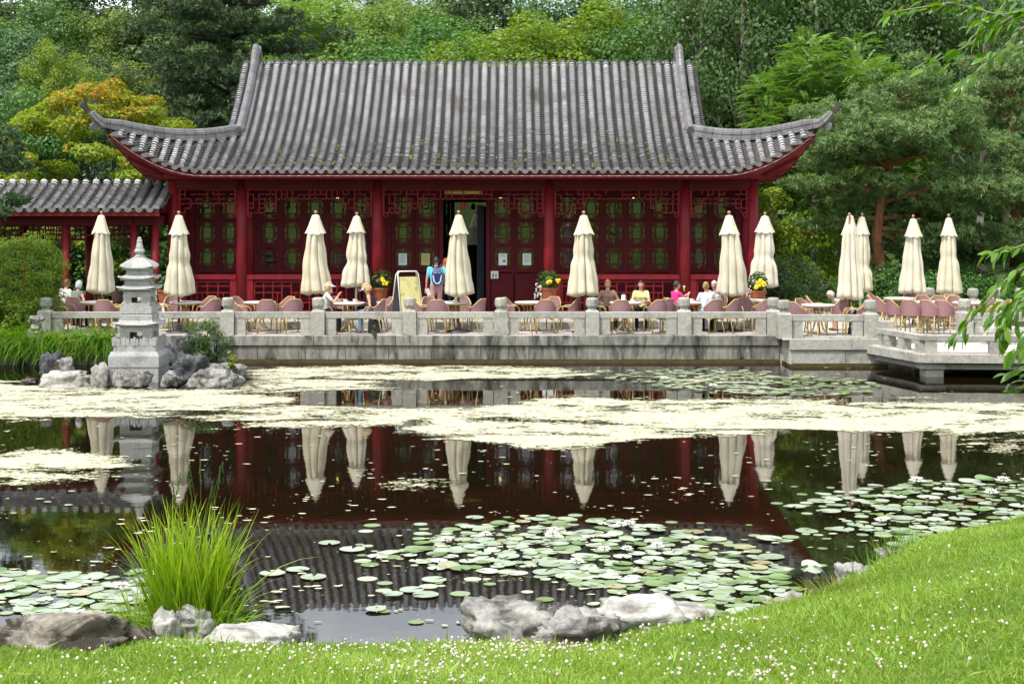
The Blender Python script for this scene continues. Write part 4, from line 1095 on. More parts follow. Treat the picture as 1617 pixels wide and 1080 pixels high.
def hair_mesh(style, mat, rr):
    n, m = 20, 14; vs = []; low = {'short': .62, 'bob': .80, 'long': .92, 'bun': .62, 'curly': .74}[style]; th = {'short': .010, 'bob': .018, 'long': .022, 'bun': .010, 'curly': .032}[style]
    for i in range(m + 1):
        for k in range(n):
            a = 2 * PI * k / n; fr_ = math.sin(a)              # front is +Y
            tmax = PI * (low if fr_ < .25 else .40 - .04 * fr_) if True else 0
            t = tmax * i / m; x, y, z = math.sin(t) * math.cos(a), math.sin(t) * math.sin(a), math.cos(t)
            w = 1 + .5 * max(0, (t - PI * .5)) / PI if style in ('bob', 'long', 'curly') else 1
            jit = rr.uniform(-.3, .3) * th
            vs.append((x * (.076 + th + jit) * w, y * (.094 + th + jit) * (w if y < 0 else 1) - .004, z * (.117 + th + jit)))
    fs = [(i * n + k, (i + 1) * n + k, (i + 1) * n + (k + 1) % n, i * n + (k + 1) % n) for i in range(m) for k in range(n)]
    mb = MB().add(vs, fs)
    if style == 'bun':
        for j in range(5): mb.sphere((rr.uniform(-.03, .03), -.10 + rr.uniform(-.02, .02), .03 + rr.uniform(-.03, .04)), .04, 8, 6)
    if style == 'curly':
        for j in range(26):
            a = rr.uniform(PI * 1.0, PI * 2.0); t = rr.uniform(.15, .75) * PI; mb.sphere((.09 * math.sin(t) * math.cos(a), .11 * math.sin(t) * math.sin(a), .125 * math.cos(t)), rr.uniform(.025, .04), 7, 5)
    if style == 'long':
        for j in range(14):
            a = R(200 + 140 * j / 13); p0 = Vector((.085 * math.cos(a), .095 * math.sin(a), -.02)); mb.tube([p0, p0 * 1.12 + Vector((0, 0, -.12)), p0 * 1.05 + Vector((0, 0, -.26 + rr.uniform(-.03, .03)))], [.022, .024, .008], 6)
    return mb
eyem, lipm = plain('eye', (.03, .02, .02), .2), plain('lip', (.42, .13, .12), .5)
def fingers(mb, W, fdir, up, side, s=1., curl=.5):
    """palm, four bent unequal fingers and a thumb from the side of the palm"""
    W, f, u = Vector(W), Vector(fdir).normalized(), Vector(up); u = (u - f * u.dot(f)).normalized(); r = f.cross(u).normalized() * side
    capsule(mb, W + f * .01, .022 * s, W + f * .075 * s, .026 * s, 8); capsule(mb, W + f * .03 + r * .02 * s, .018 * s, W + f * .08 * s + r * .022 * s, .016 * s, 8); capsule(mb, W + f * .03 - r * .02 * s, .018 * s, W + f * .08 * s - r * .022 * s, .016 * s, 8)
    for k, L in enumerate((.066, .078, .072, .056)):
        b = W + f * .082 * s + r * (.03 - .02 * k) * s; c = b + (f - u * .25 * curl).normalized() * L * .45 * s; e = c + (f * .8 - u * curl).normalized() * L * .35 * s; g = e + (f * .5 - u * curl * 1.4).normalized() * L * .25 * s
        mb.tube([b - f * .015, c, e, g], [.0095 * s, .009 * s, .0085 * s, .006 * s], 6)
    b = W + f * .03 * s + r * .03 * s; mb.tube([b - r * .01, b + (f * .6 + r * .8).normalized() * .035 * s, b + (f * .9 + r * .35 - u * .2).normalized() * .062 * s], [.012 * s, .0105 * s, .008 * s], 6)

def person(label, loc, rz, top, bottom, hair, style='short', pose='sit', lean=5, scale=.94, hands=None, head=(0, 0), sleeve=.5, legs='long', female=True, shoe=None, seat=.455, cross=0., skinm=skin, poles=None, group=None):
    """one continuous body grown from a jointed skeleton; face +Y"""
    t = thing('person', label, 'person', loc, rz, group, scale)
    L_ = R(lean); hz = seat + .11 if pose == 'sit' else .93
    hip_ = Vector((0, 0, hz)); td = Vector((0, math.sin(L_), math.cos(L_))); fw = Vector((0, math.cos(L_), -math.sin(L_)))
    ch = hip_ + td * .34; nk = hip_ + td * .51; hd = nk + (td * .5 + Vector((0, .12, .5))).normalized() * .155
    shw = .165 if female else .19; Sh = [hip_ + td * .45 + Vector((s * shw, 0, 0)) for s in (-1, 1)]
    prims = []
    def cp(a, ra, b, rb, tg): prims.append((Vector(a), ra, Vector(b), rb, tg))
    X = Vector((1, 0, 0))
    for s in (-1, 1):
        cp(hip_ + X * s * .075, .105, hip_ + td * .02 + X * s * .07, .10, 'bottom')
        cp(hip_ + td * .08 + X * s * .06, .095, ch + X * s * (.06 if female else .08), .10 if female else .112, 'top')
        cp(ch + X * s * .07, .095, hip_ + td * .45 + X * s * (shw - .04), .06, 'top')
        if female: cp(ch + X * s * .07 + fw * .055, .062, ch + X * s * .065 + fw * .05 + td * .02, .05, 'top')
    cp(ch, .11, hip_ + td * .44, .075, 'top'); cp(nk - td * .06, .055, hd - Vector((0, 0, .05)), .048, 'skin')
    # legs
    for i, s in enumerate((-1, 1)):
        if pose == 'sit':
            K = Vector((s * (.12 - cross * .06), .44, hz + .0)); Ft = Vector((s * (.12 - cross * .1), .40 + .12 * s * cross, .085))
        else:
            K = Vector((s * .095, .02, .50)); Ft = Vector((s * (.10 + cross * .05), -.02, .085))
        hp_ = hip_ + X * s * .085
        cp(hp_, .095, hp_.lerp(K, .55), .078, 'bottom'); cp(hp_.lerp(K, .55), .074, K, .056, 'bottom' if legs != 'short' else ('bottom' if pose != 'sit' else 'skin'))
        lg = 'bottom' if legs == 'long' else 'skin'
        cp(K, .055, K.lerp(Ft, .35) + Vector((0, -.015, 0)), .058 if lg == 'skin' else .066, lg); cp(K.lerp(Ft, .35) + Vector((0, -.015, 0)), .056, Ft, .042 if lg == 'skin' else .055, lg)
        cp(Ft + Vector((0, -.03, -.045)), .04, Ft + Vector((0, .13, -.052)), .033, 'shoe')
    # arms
    hd_list = []
    for i, s in enumerate((-1, 1)):
        W = hip_ + Vector(hands[i]) if hands else hip_ + Vector((s * .24, .05, -.12))
        pole = Vector(poles[i]) if poles else Vector((s * .6, -.5, -.8))
        E, W = ik(Sh[i], W, .285, .25, pole); S = Sh[i]; fd = (W - E).normalized()
        cut = S.lerp(E, min(1, sleeve)); cp(S, .058 if female else .066, cut, .048, 'top' if sleeve > .02 else 'skin')
        if sleeve < 1: cp(cut, .043, E, .039, 'skin'); cp(E, .039, W, .027, 'skin')
        else: cp(E, .045, W, .034, 'top')
        hd_list.append((W, fd, s))
    mb = MB()
    for a, ra, b, rb, tg in prims: capsule(mb, a, ra, b, rb)
    me0 = mb.mesh('tmp', skinm); tmp = bpy.data.objects.new('tmp', me0); col.objects.link(tmp)
    md = tmp.modifiers.new('r', 'REMESH'); md.mode = 'VOXEL'; md.voxel_size = .021; sm = tmp.modifiers.new('s', 'SMOOTH'); sm.iterations = 3; sm.factor = .5
    dg = bpy.context.evaluated_depsgraph_get(); em = bpy.data.meshes.new_from_object(tmp.evaluated_get(dg)); bpy.data.objects.remove(tmp)
    nv = len(em.vertices); V_ = np.empty(nv * 3); em.vertices.foreach_get('co', V_); V_ = V_.reshape(-1, 3)
    faces = [tuple(p_.vertices) for p_ in em.polygons]; bpy.data.meshes.remove(em)
    Cn = np.array([V_[list(f)].mean(0) for f in faces]); best = np.full(len(Cn), 9.); tg_ = np.zeros(len(Cn), int); TG = {'skin': 0, 'top': 3, 'bottom': 4, 'shoe': 5}
    for a, ra, b, rb, tg in prims:
        A_, D_ = np.array(a), np.array(b - a); h = np.clip(((Cn - A_) @ D_) / max(1e-6, D_ @ D_), 0, 1); ds = np.linalg.norm(Cn - A_ - h[:, None] * D_, axis=1) - (ra + (rb - ra) * h)
        u = ds < best; best[u] = ds[u]; tg_[u] = TG[tg]
    out = MB(); out.v = [tuple(v) for v in V_]; out.f = faces; out.m = list(tg_)
    out.mi = 0
    for W, fd, s in hd_list: fingers(out, W, fd, Vector((0, -fd.z, abs(fd.y) + .3)), -s)
    rr = random.Random(len(label)); hm = head_mesh(None); M_ = Matrix.Translation(hd) @ Euler((R(head[1]), 0, R(head[0]))).to_matrix().to_4x4()
    o_ = len(out.v); out.v += [tuple(M_ @ Vector(v)) for v in hm.v]; out.f += [tuple(o_ + i for i in f) for f in hm.f]; out.m += hm.m
    sh = shoe or plain('brown shoe', (.09, .04, .025), .5)
    out.build('body', [skinm, eyem, lipm, top, bottom, sh], t, smooth=True)
    hr = hair_mesh(style, hair, rr); hr.v = [tuple(M_ @ Vector(v)) for v in hr.v]; hr.build('hair', hair, t, smooth=True)
    t['_h'] = 1; del t['_h']
    return t, M_
def cl(name, c): return pm(name, [(.3, tuple(x * .88 for x in c)), (.7, tuple(min(1, x * 1.1) for x in c))], 9, .85, .15, 90, .2)
blond = pm('blonde hair', [(.3, (.42, .27, .10)), (.7, (.62, .45, .22))], 60, .45, .4, 160, .4); greyh = pm('grey hair', [(.3, (.42, .42, .42)), (.7, (.62, .62, .62))], 60, .5, .4, 160)
brownh = pm('brown hair', [(.3, (.10, .045, .02)), (.7, (.19, .085, .04))], 60, .45, .4, 160); darkh = pm('dark hair', [(.3, (.012, .009, .008)), (.7, (.03, .022, .018))], 60, .4, .4, 160); redh = pm('red hair', [(.3, (.22, .05, .02)), (.7, (.36, .09, .03))], 60, .45, .4, 160)
jeans = cl('blue denim', (.14, .24, .38)); blacktr = cl('black trousers', (.014, .014, .018)); whitec = cl('white cotton', (.72, .72, .74))
def sit(px, d, ang, label, top, bottom, hair, **k): return person(label, (wx(px, d), d, ZT), R(ang), top, bottom, hair, **k)
def cap(t, M_, visor=True, full=True, mat=None):
    mb = MB(); n = 18; vs = []
    for i in range(6):
        tt = PI * .5 * i / 5 * .98
        for k in range(n): a = 2 * PI * k / n; vs.append((.092 * math.sin(tt + .001) * math.cos(a), .112 * math.sin(tt + .001) * math.sin(a), .135 * math.cos(tt)))
    if full: mb.add(vs, [(i * n + k, (i + 1) * n + k, (i + 1) * n + (k + 1) % n, i * n + (k + 1) % n) for i in range(5) for k in range(n)])
    else:
        vs = [(.094 * math.cos(2 * PI * k / n), .114 * math.sin(2 * PI * k / n), z) for z in (.03, .07) for k in range(n)]; mb.add(vs, [(k, (k + 1) % n, n + (k + 1) % n, n + k) for k in range(n)])
    vs = []
    for k in range(9):
        a = R(25 + 130 * k / 8); vs += [(.09 * math.cos(a), .11 * math.sin(a), .04), (.10 * math.cos(a), .11 * math.sin(a) + .085 * math.sin(R(180 * k / 8)), .015)]
    mb.add(vs, [(2 * k, 2 * k + 1, 2 * k + 3, 2 * k + 2) for k in range(8)])
    mb.v = [tuple(M_ @ Vector(v)) for v in mb.v]; mb.build('sun_visor', mat or whitec, t)
t, M_ = sit(511, 38.8, -88, 'seated woman in white shirt and white visor leaning on the table', whitec, blacktr, blond, style='bob', lean=12, hands=((-.10, .42, .28), (.08, .40, .42)), sleeve=.6, head=(0, -4)); cap(t, M_, full=False)
t, M_ = sit(594, 38.6, 86, 'seated blonde woman in black sleeveless top and jeans bending over the table', blackm, jeans, blond, style='curly', lean=24, hands=((-.12, .25, -.02), (.10, .46, .24)), sleeve=0., head=(0, -28)); cap(t, M_, full=False)
sit(960, 39.75, 188, 'seated woman in brown top with auburn bob facing the pond', cl('brown top', (.30, .19, .14)), blacktr, pm('auburn hair', [(.3, (.18, .07, .03)), (.7, (.30, .13, .055))], 60, .45, .4, 160), style='bob', lean=-4, hands=((-.26, .25, .18), (.26, .25, .18)), sleeve=.98, head=(-20, 0))
sit(1012, 39.8, 176, 'seated woman in pale yellow top with dark fringe facing the pond', cl('pale yellow top', (.68, .64, .28)), blacktr, darkh, style='short', lean=8, hands=((-.12, .40, .22), (.12, .34, .24)), sleeve=.55)
t, M_ = sit(1066, 39.25, -62, 'seated woman in pink top and dark sunglasses with short black hair', cl('pink top', (.62, .04, .22)), blacktr, darkh, style='short', lean=4, hands=((-.06, .34, .36), (.10, .36, .40)), sleeve=.55, head=(-18, 0))
mb = MB()
for s in (-1, 1): mb.sphere((s * .032, .088, .01), (.026, .01, .018), 8, 6); mb.bar((s * .06, .08, .014), (s * .082, -.01, .014), .006)
mb.bar((-.01, .096, .014), (.01, .096, .014), .006); mb.v = [tuple(M_ @ Vector(v)) for v in mb.v]; mb.build('sunglasses', blackm, t)
ic = Vector((wx(1080, 39.2), 39.15, ZT + 1.0))
t2 = thing('ice_cream', 'scoop of ice cream held up by the woman in pink', 'ice cream', tuple(ic)); MB().lathe([(.006, 0), (.025, .10), (.028, .105)], 10).build('cone', cane, t2); MB().sphere((0, 0, .12), .032, 10, 7).build('scoop', cl('ice cream', (.7, .5, .45)), t2)
sit(1117, 38.75, 12, 'seated woman with blonde bun in pale blue shirt seen from behind', cl('pale blue shirt', (.60, .66, .78)), cl('light jeans', (.45, .55, .66)), pm('dark blonde hair', [(.3, (.28, .17, .06)), (.7, (.46, .30, .12))], 60, .45, .4, 160), style='bun', lean=10, hands=((-.18, .38, .20), (.16, .36, .20)), sleeve=.5, head=(-25, 0))
pat = pm('patterned shirt', [(.44, (.72, .72, .72)), (.47, (.10, .10, .12)), (.53, (.10, .10, .12)), (.56, (.72, .72, .72))], 22, .8)
sit(1131, 39.6, 140, 'seated person in black and white patterned shirt behind the blonde bun', pat, blacktr, greyh, style='short', lean=8, hands=((-.2, .35, .15), (.2, .35, .15)), sleeve=.75, female=False)
sit(1342, 39.4, 92, 'person in grey shirt bent double on a chair behind the lopsided parasol', cl('grey shirt', (.40, .41, .36)), cl('pale blue shorts', (.48, .53, .62)), greyh, style='short', lean=58, hands=((-.16, .48, -.2), (.16, .48, -.2)), sleeve=.6, legs='short', female=False, head=(0, -30))
sit(99, 40.5, -40, 'seated person in white shirt beside the grey haired woman', whitec, blacktr, brownh, style='short', lean=12, hands=((-.2, .35, .15), (.2, .35, .15)), sleeve=.98, female=False)
sit(115, 40.0, -30, 'grey haired woman in grey vest with turquoise sleeves seen from behind', cl('grey green vest', (.15, .18, .16)), blacktr, greyh, style='bob', lean=22, hands=((-.2, .38, .1), (.22, .36, .12)), sleeve=.05, skinm=skin)
t, M_ = person('dark haired person sitting on the pavilion veranda behind the flower pot', (wx(584, 42.75), 42.75, ZP), R(150), cl('dark red top', (.16, .03, .03)), blacktr, darkh, style='bob', lean=4, seat=.47, hands=((-.2, .3, .1), (.2, .3, .1)))
# the couple at the door
shorts = cl('dusty pink shorts', (.46, .27, .27))
t, M_ = person('man with backpack in turquoise shirt and pink shorts facing the pavilion', (wx(689, 40.9), 40.9, ZP), R(8), cl('turquoise shirt', (.16, .60, .75)), shorts, darkh, style='short', pose='stand', lean=3, scale=.965, hands=((-.27, .05, -.08), (.27, .04, -.02)), sleeve=.55, legs='short', female=False, cross=.6, head=(-12, -12))
bp = thing('backpack', 'navy and pale blue backpack on the back of the man in turquoise', 'backpack', (wx(689, 40.9), 40.9, ZP), R(8), scale=.965)
bpb = MB(); n = 22; vs = []
for i in range(11):
    z = .95 + .50 * i / 10; f = math.sin(PI * min(1, max(.08, i / 10 * .86 + .12))) ** .45
    for k in range(n):
        a = 2 * PI * k / n; e = (abs(math.cos(a)) ** 2.6 + abs(math.sin(a)) ** 2.6) ** (-1 / 2.6); vs.append((.15 * f * e * math.cos(a), -.20 + .09 * f * e * math.sin(a) - .01 * math.sin(PI * i / 10), z))
bpb.add(vs, [(i * n + k, i * n + (k + 1) % n, (i + 1) * n + (k + 1) % n, (i + 1) * n + k) for i in range(10) for k in range(n)] + [tuple(range(n))[::-1], tuple(10 * n + k for k in range(n))]).build('bag_body', cl('navy nylon', (.03, .045, .13)), bp, smooth=True)
pale = cl('pale blue trim', (.42, .52, .66))
for k, (z, w) in enumerate(((1.38, .09), (1.33, .11), (1.28, .115))): MB().tube([(-w, -.285 + .03, z + .02), (-w * .4, -.302, z - .01), (0, -.305, z + .012), (w * .4, -.302, z - .01), (w, -.285 + .03, z + .02)], .009, 5).build('trim_stripe', pale, bp)
MB().tube([(-.11, -.262, 1.22), (-.09, -.295, 1.06), (-.04, -.30, .99), (.04, -.30, .99), (.09, -.295, 1.06), (.11, -.262, 1.22)], .022, 6).build('trim_loop', pale, bp)
for s in (-1, 1): MB().tube([(s * .10, -.16, 1.42), (s * .11, -.06, 1.475), (s * .115, .06, 1.42), (s * .12, .12, 1.25)], [.02, .024, .022, .016], 6).build('strap', cl('navy nylon', (.03, .045, .13)), bp)
p_ = thing('leaflet', 'white leaflet held in the left hand of the man with backpack', 'leaflet', (wx(676.5, 40.9), 40.85, ZP + .62), R(20)); MB().box((0, 0, .10), (.10, .006, .2), ry=-.3).build('sheet', whitec, p_)
person('red haired woman in lilac top and dark shorts half hidden behind the door parasol', (wx(704, 41.15), 41.15, ZP), R(-8), cl('lilac top', (.40, .36, .50)), cl('dark shorts', (.02, .025, .04)), redh, style='long', pose='stand', lean=2, scale=.93, hands=((-.22, .05, -.1), (.22, .08, -.05)), sleeve=.5, legs='short')
# the photographer mirrored in the glass: stands behind the lens on the lawn
t, M_ = person('photographer in orange red shirt standing on the lawn facing the pavilion', (-1.35, -1.1, float(lawn_h(np.array(-1.35), np.array(-1.1)))), 0., cl('orange red shirt', (.62, .09, .05)), jeans, brownh, style='short', pose='stand', lean=0, scale=1.0, hands=((-.06, .20, .62), (.06, .20, .62)), sleeve=.5, female=False)
cm_ = thing('camera', 'small black camera held up by the photographer on the lawn', 'camera', tuple(Vector(t.location) + Vector((0, .29, 1.56)))); MB().box((0, 0, 0), (.12, .05, .075), bev=.008).build('camera_body', blackm, cm_); MB().tube([(0, .025, 0), (0, .08, 0)], .03, 12).build('lens_barrel', darkm, cm_)

# ================================================================= PAGODA LANTERN
LF = 33.4
lc = Vector((wx(211, LF), LF + .53, 0)); S_ = LF / F
ln = thing('stone_pagoda_lantern', 'tall grey granite pagoda lantern with tiered roofs standing in the pond', 'lantern', tuple(lc))
def ly(py): return wz(py, LF)
def tier(nm, prof, m=lanternm): return MB().sqlathe(prof).build(nm, m, ln)
tier('footing', [(.53, -.6), (.53, ly(581)), (.50, ly(578))])
tier('base_block', [(.545, ly(580)), (.545, ly(563)), (.52, ly(559)), (.50, ly(556))])
bt = tier('balcony', [(.46, ly(557)), (.46, ly(545))])
for s in (-1, 1):
    for k in range(-2, 3):
        MB().box((k * .20, s * .45, ly(541)), (.17, .03, .15)).build('rail_panel', lanternm, ln); MB().box((s * .45, k * .20, ly(541)), (.03, .17, .15)).build('rail_panel', lanternm, ln)
        for (a, b) in ((k * .21, s * .45), (s * .45, k * .21)): MB().box((a, b, ly(540)), (.045, .05, .19)).sphere((a, b, ly(536.5)), .03, 8, 6).build('rail_post', lanternm, ln)
def cell(nm, hw, z0, z1, ow, o0, o1):
    """hollow chamber with a square opening in every face"""
    mb = MB(); t = .07
    for k in range(4):
        a = k * PI / 2
        def B(cx, cz, w, h, y=0.): 
            v = Matrix.Rotation(a, 3, 'Z') @ Vector((cx, -(hw - t / 2) + y, cz)); mb.box(v, (w, t, h), a)
        sw = hw - ow / 2
        B(-(ow / 2 + sw / 2) + .0, (z0 + z1) / 2, sw, z1 - z0); B((ow / 2 + sw / 2 - t / 2), (z0 + z1) / 2, sw - t, z1 - z0)
        B(0, (z0 + o0) / 2, ow, o0 - z0); B(0, (o1 + z1) / 2, ow, z1 - o1)
        for s in (-1, 1):
            for j in range(5):
                v = Matrix.Rotation(a, 3, 'Z') @ Vector((s * (ow / 2 + sw * .5), -hw - .004, o0 + (o1 - o0) * (j + .5) / 5)); mb.box(v, (sw * .5, .012, (o1 - o0) / 5 * .55), a)
    return mb.build(nm, lanternm, ln)
cell('lamp_chamber', .345, ly(546), ly(517), .27, ly(539.5), ly(525.5))
def lroof(nm, hw, z, h, top, lift_=.045):
    n = 8; vs = []
    for (f, zz) in ((1, 0), (.97, .03), (.78, h * .42), (top / hw, h)):
        for side in range(4):
            for k in range(n):
                u = -1 + 2 * k / n; p_ = [(u, -1), (1, u), (-u, 1), (-1, -u)][side]
                l_ = lift_ * abs(u) ** 3 * max(0, (f - .6) / .4) if True else 0
                vs.append((p_[0] * hw * f, p_[1] * hw * f, z + zz + l_))
    m = 4 * n; fs = [(i * m + k, i * m + (k + 1) % m, (i + 1) * m + (k + 1) % m, (i + 1) * m + k) for i in range(3) for k in range(m)] + [tuple(range(m))[::-1], tuple(3 * m + k for k in range(m))]
    mb = MB().add(vs, fs); mb.sqlathe([(hw * .86, z - .03), (hw * .9, z + .001)]); return mb.build(nm, lanternm, ln)
lroof('tier_roof', .485, ly(514), .10, .34)
tier('tier_block', [(.345, ly(507)), (.355, ly(499)), (.32, ly(497))])
for k in range(4):
    a = k * PI / 2; v = Matrix.Rotation(a, 3, 'Z') @ Vector((0, -.33, ly(490.5))); MB().box((0, 0, 0), (.68, .03, .16)).build('rail_panel', lanternm, ln, tuple(v), a)
cell('lamp_chamber', .285, ly(499), ly(461), .22, ly(479.5), ly(470.5))
lroof('tier_roof', .415, ly(457.5), .09, .27)
tier('neck', [(.262, ly(453)), (.262, ly(443))]); lroof('tier_roof', .39, ly(441), .08, .25); tier('neck', [(.235, ly(436)), (.235, ly(426))])
lroof('top_roof', .35, ly(424.5), .25, .085, .05)
k_ = ly(409); MB().lathe([(.11, k_), (.115, k_ + .045), (.09, k_ + .055), (.075, k_ + .10), (.10, k_ + .115), (.115, k_ + .15), (.105, k_ + .19), (.075, k_ + .21), (.085, k_ + .225), (.075, k_ + .26), (.055, k_ + .34), (.06, k_ + .36), (.06, k_ + .38), (.045, k_ + .40), (.04, k_ + .45), (.02, k_ + .465)], 18).build('finial', lanternm, ln, smooth=False)

# ================================================================= VEGETATION
def rgs(s): return np.random.default_rng(s)
L_dark = leafm('dark leaf', (.04, .085, .022), (.075, .15, .038), (.13, .225, .06), .3)
L_mid = leafm('mid green leaf', (0.046, 0.116, 0.023), (0.085, 0.186, 0.037), (0.155, 0.295, 0.062), .32)
L_light = leafm('bright green leaf', (0.098, 0.196, 0.017), (0.172, 0.299, 0.025), (0.276, 0.414, 0.057), .38)
L_olive = leafm('olive leaf', (0.090, 0.150, 0.030), (0.150, 0.240, 0.045), (0.255, 0.360, 0.083), .34)
L_blue = leafm('blue green leaf', (.046, .098, .036), (.085, .165, .058), (.15, .25, .095), .3)
L_pine = leafm('pine needles', (.06, .10, .032), (.125, .20, .06), (.25, .34, .12), .25, .5)
L_pined = leafm('dark pine needles', (.032, .066, .03), (.06, .115, .045), (.12, .18, .07), .22, .5)
L_maple = leafm('maple leaf', (.06, .15, .014), (.24, .31, .02), (.50, .17, .035), .4)
L_sumac = leafm('feathered leaf', (.085, .19, .035), (.15, .30, .055), (.26, .42, .11), .36)
L_yel = leafm('yellow green leaf', (.12, .20, .02), (.25, .34, .03), (.40, .46, .06), .4)
L_shrub = leafm('shrub leaf', (.05, .11, .03), (.10, .18, .05), (.17, .26, .08), .35)
L_bushl = leafm('fine bush leaf', (0.095, 0.176, 0.016), (0.189, 0.297, 0.027), (0.351, 0.432, 0.068), .38)

def clumps(seed, shape, n, rmin, rmax, hollow=.45):
    """clump centres spread through the crown volume; shape(dir)->centre, radii"""
    rr = rgs(seed); q, d = ballpts(n, rr, hollow); c = q * shape[1] + shape[0]; return c, rr.uniform(rmin, rmax, n)
def crown(name, mat, seed, C, Rr, nl, size, up=.5, asp=.6, flat=.75, droop=0., tintfn=None, out=1.):
    rr = rgs(seed + 1000); w = Rr ** 2; idx = rr.choice(len(C), nl, p=w / w.sum()); q, d = ballpts(nl, rr, .35)
    pts = C[idx] + q * Rr[idx][:, None] * [1, 1, flat]; pts[:, 2] -= droop * np.linalg.norm(q[:, :2], axis=1) * Rr[idx]
    ctr = C.mean(0); od = unit(pts - ctr); nrm = d * .8 + od * out * .5 + [0, 0, up] + rr.normal(size=(nl, 3)) * .45
    V, Fq = leaves(pts, nrm, rr.uniform(size * .7, size * 1.3, nl), asp, rr)
    cv = rr.random(len(C))[idx] * .45 + rr.random(nl) * .55
    tint = tintfn(pts, cv, rr) if tintfn else cv
    return npmesh(name, V, Fq, mat, np.repeat(np.clip(tint, 0, 1), 4))
def trunk_mesh(seed, h, r, limbs, spread, mat, lean=0., z0=.35, crook=.12, up=.8, sub=3, n=8):
    rr = random.Random(seed); mb = MB(); pts = []; x = y = 0.
    m = 9
    for i in range(m + 1):
        f = i / m; pts.append((x + lean * f * h, y, h * f)); x += rr.uniform(-crook, crook); y += rr.uniform(-crook, crook)
    mb.tube(pts, [r * (1 - .8 * i / m) * (1.25 if i == 0 else 1) for i in range(m + 1)], n); tips = []
    for k in range(limbs):
        f = z0 + (1 - z0) * (k + rr.random()) / limbs * .95; i = min(m - 1, int(f * m)); b = Vector(pts[i]).lerp(Vector(pts[i + 1]), f * m - i)
        a = k * 2.4 + rr.uniform(-.5, .5); L = spread * (1.1 - .55 * f) * rr.uniform(.7, 1.15); d = Vector((math.cos(a), math.sin(a), up * rr.uniform(.6, 1.4))).normalized()
        p1 = b + d * L * .5 + Vector((0, 0, rr.uniform(-.1, .15) * L)); p2 = b + d * L + Vector((0, 0, rr.uniform(-.05, .3) * L)); rb = r * (1 - .8 * f) * .55
        mb.tube([b, p1, p2], [rb, rb * .6, rb * .2], 6); tips.append(p2)
        for j in range(sub):
            s = b.lerp(p2, rr.uniform(.35, .9)); dd = (d + Vector((rr.uniform(-.8, .8), rr.uniform(-.8, .8), rr.uniform(-.1, .8)))).normalized(); e = s + dd * L * rr.uniform(.25, .5)
            mb.tube([s, (s + e) / 2 + Vector((0, 0, .05)), e], [rb * .4, rb * .25, rb * .08], 5); tips.append(e)
    return mb.mesh('trunk', mat, True), tips
# --- crown prototypes, about 10 m high
PRO = {}
def proto(key, mat, seed, ctr, rad, ncl, cr, nl, size, tr, **k):
    C, Rr = clumps(seed, (np.array(ctr), np.array(rad)), ncl, cr[0], cr[1], k.pop('hollow', .45)); tm, tips = trunk_mesh(seed, *tr)
    if tips: tp = np.array([tuple(t) for t in tips]); C = np.vstack([C, tp]); Rr = np.concatenate([Rr, np.full(len(tp), (cr[0] + cr[1]) / 2.4)])
    PRO[key] = (crown('crown', mat, seed, C, Rr, nl, size, **k), tm)
proto('dark', L_dark, 1, (0, 0, 6.2), (2.9, 2.9, 3.9), 93, (.55, 1.1), 24000, 0.184, (7.5, .22, 9, 2.6, barkd))
proto('mid', L_mid, 2, (0, 0, 6.0), (3.1, 3.1, 3.8), 106, (.5, 1.0), 25000, 0.170, (7.5, .2, 9, 2.6, bark))
proto('light', L_light, 3, (0, 0, 6.2), (3.3, 3.3, 3.7), 137, (.4, .85), 28000, 0.143, (7.5, .2, 9, 2.6, bark), up=.8)
proto('olive', L_olive, 4, (0, 0, 6.0), (2.8, 2.8, 3.9), 118, (.4, .9), 25000, 0.150, (7.5, .18, 9, 2.4, bark), up=.7)
proto('blue', L_blue, 5, (0, 0, 5.8), (2.9, 2.9, 3.9), 118, (.4, .9), 25000, 0.156, (7.5, .18, 9, 2.4, bark))
proto('slender', L_dark, 6, (0, 0, 7.6), (2.4, 2.4, 3.4), 42, (.45, .9), 8400, 0.150, (10.5, .17, 13, 2.6, bark, 0., .25, .10, 1.3, 4), hollow=.15)
proto('slender2', L_mid, 7, (.3, 0, 7.2), (2.6, 2.4, 3.3), 37, (.45, .85), 7200, 0.150, (10.5, .15, 12, 2.8, bark, .03, .22, .12, 1.4, 4), hollow=.15)
def tree(kind, px, d, top, label, sc=None, wscale=1., name='broadleaf_tree', group='trees of the wood behind the pavilion', hgt=10.3, x=None):
    """top: picture row of the crown top, or height in metres if negative"""
    zone = 'above the maple' if px < 330 else 'beside the big dark pine' if px < 480 else 'above the roof ridge' if px < 1060 else 'beyond the upturned roof corner' if px < 1440 else 'behind the spreading pines'
    label = label.replace('in the wood behind the pavilion', ('far back ' if d > 90 else '') + 'in the wood ' + zone); label = label + ' ' + zone if label.endswith('in the wood') else label
    x = wx(px, d) if x is None else x; z0 = float(land_h(np.array(x), np.array(d))) - .1 if d > 38 else float(lawn_h(np.array(x), np.array(d))) - .1
    ht = (wz(top, d) if top > -500 else 0) - z0; s = ht / hgt
    t = thing(name, label, 'tree', (x, d, z0), rnd.uniform(0, 6.28), group, (s * wscale, s * wscale, s)); c, tm = PRO[kind]
    obj('trunk', tm, t); obj('crown', c, t); return t
LBL = {'dark': 'dense dark green broadleaf tree in the wood behind the pavilion', 'mid': 'mid green broadleaf tree in the wood behind the pavilion', 'light': 'bright yellow green broadleaf tree in the wood behind the pavilion', 'olive': 'olive green feathery tree in the wood behind the pavilion',
       'blue': 'blue green broadleaf tree in the wood behind the pavilion', 'slender': 'slender pale trunked tree with sparse dark leaves in the wood', 'slender2': 'slender forked pale trunked tree with sparse leaves in the wood'}
tr = random.Random(21)
